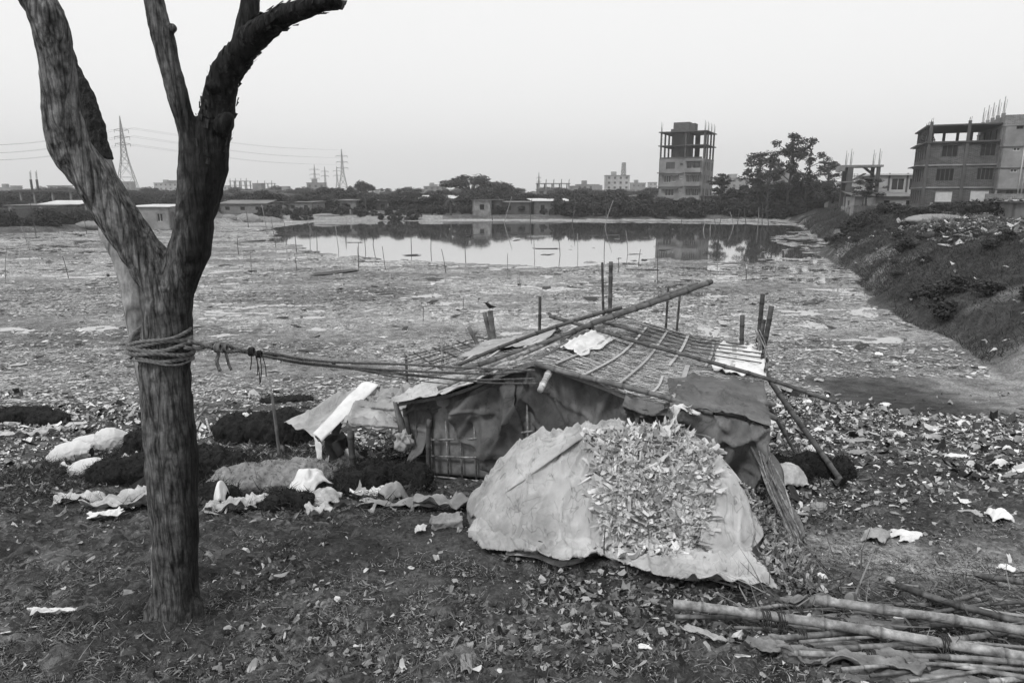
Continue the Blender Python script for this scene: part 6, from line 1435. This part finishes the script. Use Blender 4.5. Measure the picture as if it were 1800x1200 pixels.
# ---- open concrete frame
Yf = 112; Cf = gpos(1484, Yf); Cf[2] = max(Cf[2], 2.0); B = Bld('unfinished_building', 'bare concrete frame with columns and a stair flight against the sky', Cf, R(-15), 5.0, 4.5, m_conc)
zt = z_at(1500, 294, Yf) - Cf[2]; zm = z_at(1500, 321, Yf) - Cf[2]
for u in (.5, 4.6):
    for v in (.3, 4.2): B.col(u, v, 0, zt, .8 if u < 1 else .5, m_=m_concdk); B.rebar(u, v, zt + .3, 2.6, 5, .03)
B.bx(-.8, -.1, zt, 6.0, 4.8, .32, 'top_slab', m_conc); B.bx(-.9, -.1, zt - .6, .6, 4.8, .6, 'beam', m_conc); B.bx(-.9, -.2, zm, 6, 4.8, .18, 'landing', m_conc)
for i in range(12):
    t_ = i / 12; B.bx(.9 + 2.0 * t_, 1, zm + .2 + (zt - zm) * .5 * t_, .3, 1.2, .16, 'stair_step', m_conc); B.bx(4.3 - 2.4 * t_ * .6 - .2, 2.4, zm + .2 + (zt - zm) * (.5 + .48 * t_), .3, 1.2, .16, 'stair_step', m_conc)
for u in (1.1, 1.6): B.bx(u, .0, zm + .18, .05, .05, 1.2, 'ladder_rail', m_steel)
for q in range(5): B.bx(1.1, .06, zm + .3 + q * .25, .55, .04, .04, 'ladder_rung', m_steel)
B.done()
# ---- pale panelled building
Yw = 118; Cw = gpos(1536, Yw); Cw[2] = 2.6; B = Bld('panelled_building', 'two storey building with white panels and dark windows left of the brick one', Cw, R(-6), 11, 9, m_plaster)
h1 = z_at(1560, 338, Yw) - Cw[2]; h2 = z_at(1560, 309, Yw) - Cw[2]
B.wall('front', 0, h1 - .05, [(.6, 2.2, .1, h1 - .8), (3.2, 5.3, .1, h1 - .8), (6.2, 9, .1, h1 - .8)], frame=False, mb=B.mb)
B.wall('front', h1, h2 - h1, [(2.4, 4.4, .35, h2 - h1 - .45), (5.2, 7.2, .35, h2 - h1 - .45), (8.2, 10.2, .35, h2 - h1 - .45)], off=.5)
for u in (1.9, 4.8, 7.7): B.bx(u - .15, -.56, h1, .3, .05, h2 - h1 + .4, 'pilaster', m_concdk)
B.wall('left', 0, h2, [], glass=False); B.wall('right', 0, h2, [], glass=False); B.wall('back', 0, h2, [], glass=False)
B.bx(-.6, -.9, h2 + .05, 12.5, 10.3, .25, 'roof', m_tinlt); B.bx(-.5, -.75, h1 - .3, 12, .7, .25, 'ledge', m_tinlt); B.done('wall')
# ---- long low hall under the tall trees
Yh = 152; Ch = gpos(1240, Yh); B = Bld('long_shed', 'long low plastered hall with a row of dark windows behind the far thicket', Ch, R(-3), 34, 6, m_plaster2)
hh = z_at(1300, 345, Yh) - Ch[2]; B.wall('front', 0, hh, [(1.2 + 3.4 * q, 2.4 + 3.4 * q, .8, 2.2) for q in range(9)] + [(31.8, 33, .1, 2.2)], frame=False)
B.wall('left', 0, hh, [], glass=False); B.wall('right', 0, hh, [], glass=False); B.wall('back', 0, hh, [], glass=False); B.bx(-.6, -.9, hh + .02, 35.2, 7.6, .14, 'roof', m_tin)
B.done()
for (px, Y, W_, D_, hp, lab, mw, mr) in [
  (1478, 132, 5.2, 5, 344, 'small gabled shed at the right end of the long hall', m_plaster2, m_tin),
  (1503, 108, 6.5, 5, 346, 'low plastered shed with a grey roof below the bare concrete frame', m_plaster2, m_tin),
  (1540, 104, 6.5, 6, 348, 'pale low shed with a sloping dark roof next to the panelled building', m_plaster, m_tin),
  (1163, 148, 7.5, 5, 366, 'corrugated lean-to at the foot of the unfinished tower', m_plaster2, m_concdk),
  (830, 143, 4, 4, 352, 'tall narrow patched shack on stilts at the middle shore', m_lattice, m_tin),
  (845, 146, 4.5, 4, 352, 'dark boarded shack right of the narrow stilt shack', m_concdk, m_tin),
  (882, 147, 6, 4, 356, 'wide low shack with a ridged grey roof at the middle shore', m_concdk, m_tin),
  (938, 148, 8, 5, 354, 'shed with a bright white roof sheet on the middle shore', m_tin, m_tinlt),
  (660, 152, 6, 5, 353, 'dark open sided shack with a tin roof left of the palm', m_concdk, m_tin),
  (628, 156, 3.6, 4, 358, 'small dark hut beside the sandy shore heap', m_concdk, m_tin),
  (735, 158, 8, 5, 351, 'low long house with a pale roof line left of the palm', m_plaster2, m_tinlt),
  (597, 150, 3.6, 4, 353, 'grey windowless shack at the left of the sandy shore', m_tin, m_tin),
  (1080, 190, 8, 6, 346, 'pale two windowed house left of the tower behind the thicket', m_plaster, m_tin),
  (1120, 185, 9, 6, 345, 'small grey house close left of the unfinished tower', m_plaster2, m_tin),
  (1016, 175, 7, 5, 350, 'low grey shed behind the white roofed one', m_plaster2, m_tin),
  (223, 103, 6.6, 6, 364, 'plastered house with two square windows and a bright roof between the tree limbs', m_plaster2, m_tinlt),
  (297, 103, 2.6, 5, 374, 'low stained shed right of the square windowed house', m_plaster2, m_tin),
  (385, 138, 9, 6, 364, 'long brick house with small windows behind the sand heaps', m_brick2, m_tin),
  (405, 165, 11, 8, 342, 'two storey grey house with balconies behind the long brick house', m_plaster2, m_conc),
  (10, 115, 8, 6, 362, 'long shed with a slanting slatted roof behind the left brick wall', m_brick2, m_tin),
  (70, 118, 6, 6, 360, 'shed with a pale striped roof at the left edge', m_brick, m_tinlt),
  (480, 150, 9, 6, 356, 'low brown shed right of the long brick house', m_brick2, m_tin),
  (555, 165, 7, 6, 354, 'low dark shed below the grove left of centre', m_brick, m_tin)]:
    C0_ = gpos(px, Y); h_ = z_at(px, hp, Y) - C0_[2]; h_ = max(h_, 1.8); B = Bld('shed' if h_ < 4 else 'house', lab, C0_, R(rng.uniform(-12, 12)), W_, D_, mw, 'shed' if h_ < 4 else 'house')
    nf = max(1, int(round(h_ / 3.2))); f1 = h_ / nf; nw = max(1, int(W_ / 3))
    for k_ in range(nf):
        zz = f1 * k_; vb, vt = f1 * .35, f1 * .72; wn = [((q + .5) * W_ / nw - .45, (q + .5) * W_ / nw + .45, vb, vt) for q in range(nw)]
        B.wall('front', zz, f1 - .01, wn, frame=(px in (223, 405)), mframe=m_frame, mullion=1, mpane=m_dark)
        B.wall('left', zz, f1 - .01, [(D_ * .4, D_ * .4 + .8, vb, vt)], frame=False); B.wall('right', zz, f1 - .01, [(D_ * .4, D_ * .4 + .8, vb, vt)], frame=False); B.wall('back', zz, f1 - .01, [], glass=False)
        if k_: B.bx(-.1, -.9, zz - .1, W_ + .2, .88, .12, 'balcony_floor', m_conc); B.bx(-.1, -.9, zz + .02, W_ + .2, .08, .6, 'balcony', m_conc)
    mb = MB(); rise = rng.uniform(-.3, .9) if nf == 1 else .05; o_ = .35
    q = [B.L(-o_, -o_, h_ + .02), B.L(W_ + o_, -o_, h_ + .02), B.L(W_ + o_, D_ + o_, h_ + .02 + rise), B.L(-o_, D_ + o_, h_ + .02 + rise)]
    mb.add(q + [p_ + UP * .1 for p_ in q], [(0, 3, 2, 1), (4, 5, 6, 7), (0, 1, 5, 4), (1, 2, 6, 5), (2, 3, 7, 6), (3, 0, 4, 7)]); mb.build('roof', mr, B.root); B.done()
# ---- unfinished low frame far left
Cl = gpos(33, 135); B = Bld('unfinished_building', 'low unfinished concrete frame with a slanting stair at the far left', Cl, R(4), 10, 7, m_conc); zl = z_at(60, 337, 135) - Cl[2]
for u in (.3, 2.8, 6.2, 9.6):
    for v in (.3, 6.6): B.col(u, v, 0, zl, .3)
B.bx(-.4, -.3, zl, 10.8, 7.6, .3, 'top_slab', m_concdk); B.bx(-.4, -.3, zl * .42, 10.8, 7.6, .2, 'floor_slab', m_conc)
for i in range(9): B.bx(1.2 + i * .45, 2, zl * .45 + i * (zl * .5) / 9, .45, 1.2, .3, 'stair_step', m_concdk)
for u in (2.5, 3.6): B.col(u, .4, zl + .3, 2.0, .3, m_=m_concdk); B.rebar(u, .4, zl + 2.3, 2.2, 3, .04)
B.wall('front', 0, zl * .42, [(1, 2.4, .5, 2)], glass=False); B.done()
# ---- hazy distant blocks
far = [ # px, width px, top py, Y, frame-style, label
 (945,55,322,300,1,'unfinished hazy block with rebar stubs on its roof right of the grove'),(1005,12,328,330,0,'thin hazy building edge beside the rebar topped block'),
 (1014,38,325,420,0,'white hazy block with two rows of windows'),(1065,40,309,430,0,'taller white hazy block carrying the antenna mast'),(1110,24,322,560,0,'faint grey block right of the antenna block'),(1140,14,321,600,0,'narrow faint block left of the tower'),
 (1274,40,314,420,0,'hazy pale block seen between the tower and the tall trees'),(1283,10,307,425,0,'small stair tower on the hazy block right of the tower'),
 (1352,45,300,300,0,'grey block half hidden behind the tall trees'),(1490,30,322,330,0,'faint block behind the bare concrete frame'),
 (745,38,328,480,0,'faint block left of the broad spreading tree'),(755,12,325,500,0,'small faint stair tower left of the broad tree'),
 (540,30,322,430,0,'pale block behind the pylon cluster'),(453,26,322,430,1,'skeletal unfinished block in the haze right of the trunk'),(405,30,318,440,1,'faint concrete skeleton just right of the tree limb'),
 (272,48,322,520,0,'faint wide block behind the large pylon'),(290,16,318,530,0,'faint stair tower behind the large pylon'),(212,20,320,540,0,'faint block seen through the large pylon legs'),
 (375,25,327,520,0,'faint low block behind the right tree limb'),(85,26,327,400,0,'hazy low block at the left under the sky'),(105,14,327,420,0,'small hazy house left of the tree limb'),(-8,34,330,480,0,'faint block at the left edge'),
 (20,12,327,560,0,'tiny faint block near the left edge'),(1030,80,335,330,0,'long low pale row behind the white roofed shed'),(425,60,336,230,0,'pale row of houses right of the tree limb'),(270,40,342,240,0,'row of pale houses right of the large pylon'),
 (480,50,338,300,0,'low hazy houses right of the skeletal block'),(700,40,338,330,0,'low hazy houses behind the long pale roofed house'),(620,40,334,420,0,'hazy low block behind the grove'),(1210,50,340,300,0,'hazy low row behind the tower foot')]
for (px, wpx, top, Y, fs, lab) in far:
    x0 = P(px, 340, Y=Y)[0]; W_ = wpx / F * Y; C0_ = np.array([x0, Y, H(x0, Y)]); h_ = z_at(px, top, Y) - C0_[2]; D_ = min(max(W_ * .6, 6), 14); B = Bld('apartment_block', lab, C0_, R(rng.uniform(-6, 6)), W_, D_, [m_plaster, m_plaster2, m_conc][(px + top) % 3] if not fs else m_conc, 'building')
    fl = max(1, int(round(h_ / 3.2))); f1 = h_ / fl; nw = max(1, min(7, int(W_ / 3.2)))
    if fs:
        for k_ in range(fl + 1):
            B.bx(-.3, -.3, min(f1 * k_, h_ - .3), W_ + .6, D_ + .6, .3, 'floor_slab', m_conc)
        for q in range(nw + 1):
            for v in (.3, D_ - .6): B.col(.3 + q * (W_ - .6) / nw, v, 0, h_, .5)
            B.rebar(.3 + q * (W_ - .6) / nw, .3, h_, 2.2, 3, .1)
        for k_ in range(int(fl * .7)):
            if px > 900 or k_ < 2: B.wall('front', f1 * k_ + .31, f1 - .33, [((q + .25) * W_ / nw, (q + .75) * W_ / nw, .5, 1.9) for q in range(nw)], frame=False, off=-.3)
            B.wall('back', f1 * k_ + .31, f1 - .33, [], glass=False, off=-.3) if px > 900 else None
    else:
        for k_ in range(fl):
            hide = Y > 280 and f1 * (k_ + 1) < 4
            B.wall('front', f1 * k_, f1 - .005, [] if hide else [((q + .3) * W_ / nw, (q + .68) * W_ / nw, 1.0, 2.3) for q in range(nw)], frame=False)
            B.wall('left', f1 * k_, f1 - .005, [], glass=False); B.wall('right', f1 * k_, f1 - .005, [], glass=False); B.wall('back', f1 * k_, f1 - .005, [], glass=False)
        B.bx(-.3, -.3, h_, W_ + .6, D_ + .6, .35, 'roof', m_conc)
        if W_ > 9: B.bx(W_ * .25, D_ * .3, h_ + .36, 3, 3, 2.2, 'stair_head', m_plaster2)
    B.done()
# antenna mast on the white block
def mast(name, lab, cat, base, h_, w0, w1, r, arms=(), m_=m_steel, parts=True, n=10, waist=None):
    root = thing(name, lab, cat, base, .35); legs = []
    def wd(t_): return (w0 + (w1 - w0) * t_) if waist is None else np.interp(t_, [0, waist[0], 1], [w0, waist[1], w1])
    ca, sa = math.cos(.35), math.sin(.35)
    def cor(t_, k_):
        x, y = [(-1, -1), (1, -1), (1, 1), (-1, 1)][k_ % 4]; w_ = wd(t_) / 2; return base + np.array([ca * x * w_ - sa * y * w_, sa * x * w_ + ca * y * w_, h_ * t_])
    ts = [0]; 
    while ts[-1] < 1: ts.append(min(1, ts[-1] + max(.018, 1.0 * wd(ts[-1]) / h_)))
    for k_ in range(4):
        mb = MB(); mb.tube([cor(t_, k_) for t_ in ts], r * 1.3, 4); mb.build('leg', m_, root)
    mb = MB()
    for i in range(len(ts) - 1):
        for k_ in range(4):
            mb.tube([cor(ts[i], k_), cor(ts[i + 1], k_ + 1)], r, 3); mb.tube([cor(ts[i + 1], k_), cor(ts[i], k_ + 1)], r, 3); mb.tube([cor(ts[i + 1], k_), cor(ts[i + 1], k_ + 1)], r * .8, 3)
    mb.build('bracing', m_, root)
    for t_, l in arms:
        for sx in (-1, 1):
            c = base + UP * h_ * t_; e = c + np.array([ca, sa, 0]) * l * sx; mb = MB(); mb.tube([c + UP * h_ * .012, e], r, 4); mb.tube([c - UP * h_ * .018, e], r, 4); mb.tube([e, e - UP * 1.6], r * 1.2, 4); mb.build('cross_arm', m_, root)
    return root
p = P(1096, 309, Y=436); mast('antenna_mast', 'thin lattice antenna mast on the white hazy block', 'antenna', p, z_at(1096, 286, 436) - p[2], 2.2, 1.6, .14)
def pylon(px, top, Y, w0, r, lab, arms):
    x = P(px, 340, Y=Y)[0]; b_ = np.array([x, Y, H(x, Y)]); return mast('pylon', lab, 'pylon', b_, z_at(px, top, Y) - b_[2], w0, .15, r, arms, waist=(.5, w0 * .26)), b_, z_at(px, top, Y)
pylon(226, 204, 380, 12.5, .11, 'large lattice power pylon between the two tree limbs', [(.84, 3.4), (.76, 3.6), (.68, 3.6)])
pylon(604, 262, 620, 10, .15, 'mid sized lattice pylon left of centre', [(.86, 5), (.74, 5), (.62, 5)])
pylon(555, 289, 760, 8, .16, 'small faint pylon at the left of the pylon cluster', [(.85, 5), (.7, 5), (.58, 5)])
pylon(573, 293, 800, 7, .16, 'smallest faint pylon in the middle of the pylon cluster', [(.85, 4), (.7, 4)])
pylon(594, 292, 820, 7, .16, 'faint pylon directly left of the mid sized one', [(.85, 4), (.7, 4)])
pylon(947, 303, 620, 5, .1, 'faint thin mast above the rebar topped hazy block', [(.8, 2), (.65, 2)])
cb = thing('power_lines', 'faint power cables running left and right from the large pylon', 'cable', P(226, 230, Y=380))
for (py0, py1, py2) in ((222, 262, 243), (236, 276, 257), (251, 288, 268)):
    for dx in (-9, 9):
        for (ex, ey, eY) in ((604, py1 + 2, 620), (-160, py2 + 16, 330)):
            a_ = P(226 + dx, py0 + 3, Y=380); b_ = P(ex, ey, Y=eY); mid_ = (a_ + b_) / 2 - UP * 3; mb = MB(); mb.tube(dense([a_, mid_, b_], [1] * 3, 10)[0], .05, 3); mb.build('cable', m_steel, cb)
# ---- walls
def wall_run(lab, pts, h_, m_, th=.25, nm='brick_wall', piers=3.0):
    root = thing(nm, lab, 'wall', pts[0])
    for a_, b_ in zip(pts[:-1], pts[1:]):
        a_, b_ = np.array(a_, float), np.array(b_, float); d = b_ - a_; L_ = np.hypot(d[0], d[1]); n = max(1, int(L_ / piers)); nn = np.array([-d[1], d[0], 0]) / L_ * th
        mb = MB(); mb.box(a_ - UP * .6, d, nn, UP * (h_ + .6)); mb.build('panel', m_, root)
        for i in range(n + 1):
            q = a_ + d * i / n - nn * .4; mb = MB(); mb.cbox(q - UP * .6, .3, .3, h_ + .8, 0); mb.build('pier', m_conc, root)
wall_run('long brick wall with pale piers along the left shore', [gpos(-40, 97), gpos(70, 100), gpos(150, 104)], 2.2, m_brick)
wall_run('brick wall with lower panels behind the left tree limb', [gpos(150, 105), gpos(215, 108)], 1.9, m_brick2)
z_ = lambda p, q: np.array([p[0], p[1], q])
wall_run('low dark brick wall in front of the right buildings', [z_(gpos(1500, 90), 2.6), z_(gpos(1640, 82), 3.0), z_(gpos(1760, 80), 3.0)], 1.0, m_brick)
wall_run('short sloping wall running down to the bank beside the low sheds', [z_(gpos(1484, 104), 1.9), z_(gpos(1500, 92), 1.6)], 1.3, m_brick2)
wall_run('low brick wall behind the stakes left of the middle shore', [gpos(615, 146), gpos(700, 147)], .8, m_brick2, piers=4)
C0_ = gpos(1783, 62); B = Bld('shed', 'low shed with rubble covered roof at the right edge', np.array([C0_[0], C0_[1], 2.9]), R(-20), 5, 4, m_tin, 'shed')
B.wall('front', 0, 1.5, [(1, 1.9, .3, 1.2)], frame=False); B.wall('left', 0, 1.5, [], glass=False); B.wall('right', 0, 1.5, [], glass=False); B.wall('back', 0, 1.5, [], glass=False); B.bx(-.4, -.4, 1.52, 5.8, 4.8, .12, 'roof', m_concdk)
g_ = np.random.default_rng(3); c = np.array([B.L(a_, b_, 1.7) for a_, b_ in g_.uniform((-.3, -.3), (5.2, 4.2), (260, 2))]); V, Fq, sh = scraps(c, np.tile(UP, (260, 1)), .16, 1.6, .4, .4, (.1, .6), 5); o = link('roof_rubble', mesh_np('roof_rubble', V, Fq, sh), m_litter, B.root); o['kind'] = 'stuff'; B.done()
# rubbish field on the plateau right
g_ = np.random.default_rng(51); n = 5000; yy = g_.uniform(36, 64, n); xx = g_.uniform(22, 62, n); c, f = put(xx, yy, .06); k_ = (f[2] > 5) & (fbm(xx * .3, yy * .6, 5, 3) > -.05); c = c[k_]
V, Fq, sh = scraps(c, np.tile(UP, (len(c), 1)), .16 * np.exp(g_.normal(0, .4, len(c))), 2, .4, .25, (.06, .7), 52)
tag(link('dumped_rubbish', mesh_np('dumped_rubbish', V, Fq, sh), m_litter), 'white and dark rubbish dumped on the flat top of the right embankment', 'litter', kind='stuff')
x, y = g_.uniform(14, 36, 260), g_.uniform(18, 60, 260); c, f = put(x, y, .25); k_ = (f[2] > 0) & (f[2] < 7); c = c[k_]
V, Fq, sh = scraps(c, np.tile(UP, (len(c), 1)), .09, 2, .5, .4, (.3, .75), 53); tag(link('bank_litter', mesh_np('bank_litter', V, Fq, sh), m_litter), 'scattered white scraps caught in the grass of the right embankment', 'litter', kind='stuff')
# sand / rubble heaps on the far shores
for i, (px, Y, w_, h_, lab) in enumerate([(432,128,5,1.3,'tall pale sand heap on the left far shore'),(472,130,5,1.0,'lower sand heap right of the tall one'),(575,140,7,.4,'long flat pale sand bank left of the water'),(655,142,3.5,.8,'rounded pale heap by the small dark hut'),(155,100,5,.7,'low pale rubble heap at the foot of the left wall'),(1650,58,5,.5,'pale rubble heap on the top of the grassy embankment'),(400,125,2.5,.7,'heap of broken boards beside the sand')]):
    p = gpos(px, Y); mb = MB(); blobs(mb, (0, 0, 0), w_ / 2, w_ * .32, h_, 0, 18); blobs(mb, (w_ * .22, .3, 0), w_ * .3, w_ * .25, h_ * .7, 0, 14); me, co = fuse(mb, w_ / 60, .12 * h_, 2.5 / h_, 3, 1, i)
    o = link('sand_heap', me, m_plaster2 if i != 1 else m_ash); o.location = [float(q) for q in p]; tag(o, lab, 'heap')
# ---- thin stakes in the lake
st = [(545,396,545,446),(556,404,557,440),(518,395,522,444),(460,360,470,412),(433,372,437,400),(417,418,420,448),(440,446,441,476),(518,445,523,478),(630,426,631,478),(628,434,629,470),(672,433,679,476),(776,438,785,480),(892,446,891,490),(818,405,819,462),(757,400,757,440),(938,415,940,460),(1126,438,1122,470),(1087,453,1087,480),(912,478,915,508),(744,538,744,568),(814,522,814,545),
      (12,432,9,500),(52,350,64,418),(120,365,135,405),(37,398,55,442),(148,385,152,412),(110,450,122,490),(1262,455,1261,478),(1309,462,1313,492),(1157,425,1156,500),(1015,410,1016,450),(980,410,985,448),(1065,408,1062,440),(1100,405,1104,445),
      (1256,385,1258,402),(1268,382,1264,402),(1283,372,1290,398),(1300,368,1296,398),(1308,366,1312,396),(1334,365,1332,396),(1341,355,1340,398),(1346,364,1352,396),(1250,388,1248,402),(1200,380,1196,402),
      (860,352,866,388),(900,345,885,392),(935,350,932,390),(1012,352,1005,392),(1078,352,1062,398),(606,355,608,382),(641,348,644,380),(682,358,683,384),(712,362,716,390),(1415,380,1413,396),(1240,390,1236,404),(720,392,723,432),(660,392,655,430),(590,398,596,440),(640,396,641,425),(500,392,504,432),(476,380,486,436)]
for i, (x0, y0, x1, y1) in enumerate(st):
    b_ = P(x1, y1, z=0.) if y1 > 384 else P(x1, y1, Y=142); t_ = P(x0, y0, Y=b_[1] + .1); mb = MB(); r = max(.016, pr(b_, 1.4) / 2)
    bend_ = (b_ + t_) / 2 + np.array([.02 * (t_[2] - b_[2]) * math.sin(i * 2.3), 0, 0]); mb.tube(dense([b_ - UP * .4, bend_, t_], [1] * 3, 3)[0], list(np.linspace(r, r * .7, 7)), 5, sh=1.)
    near_ = b_[1] < 62; lean_ = abs(x0 - x1) > 4
    far_ = b_[1] > 95
    lab = ('leaning' if lean_ else 'upright') + (' thin stake near the far bank of the lake' if far_ else (' thin stake in the rubbish choked shallows' if near_ else ' thin stake around the open water'))
    tag(mb.build('stake', m_bamdk if i % 3 else m_bam, None, True), lab, 'stake', ('leaning ' if lean_ else 'upright ') + ('far bank stakes' if far_ else 'shallows stakes' if near_ else 'open water stakes'))
# ================================================================== HAZE
mb = MB(); mb.box((-1060, -1060, -4), (2120, 0, 0), (0, 2120, 0), (0, 0, 66))
hz = bpy.data.materials.new('pale_haze'); hz.use_nodes = True; t = hz.node_tree; t.nodes.clear(); ou_ = t.nodes.new('ShaderNodeOutputMaterial'); pv = t.nodes.new('ShaderNodeVolumePrincipled')
pv.inputs['Color'].default_value = (.97, .97, .97, 1); pv.inputs['Density'].default_value = .00075; pv.inputs['Anisotropy'].default_value = .6; t.links.new(pv.outputs[0], ou_.inputs['Volume'])
o = mb.build('haze', hz); tag(o, 'thin pale haze over the lake and the town', 'haze', kind='stuff')

if TS: bpy.data.scenes.remove(TS)
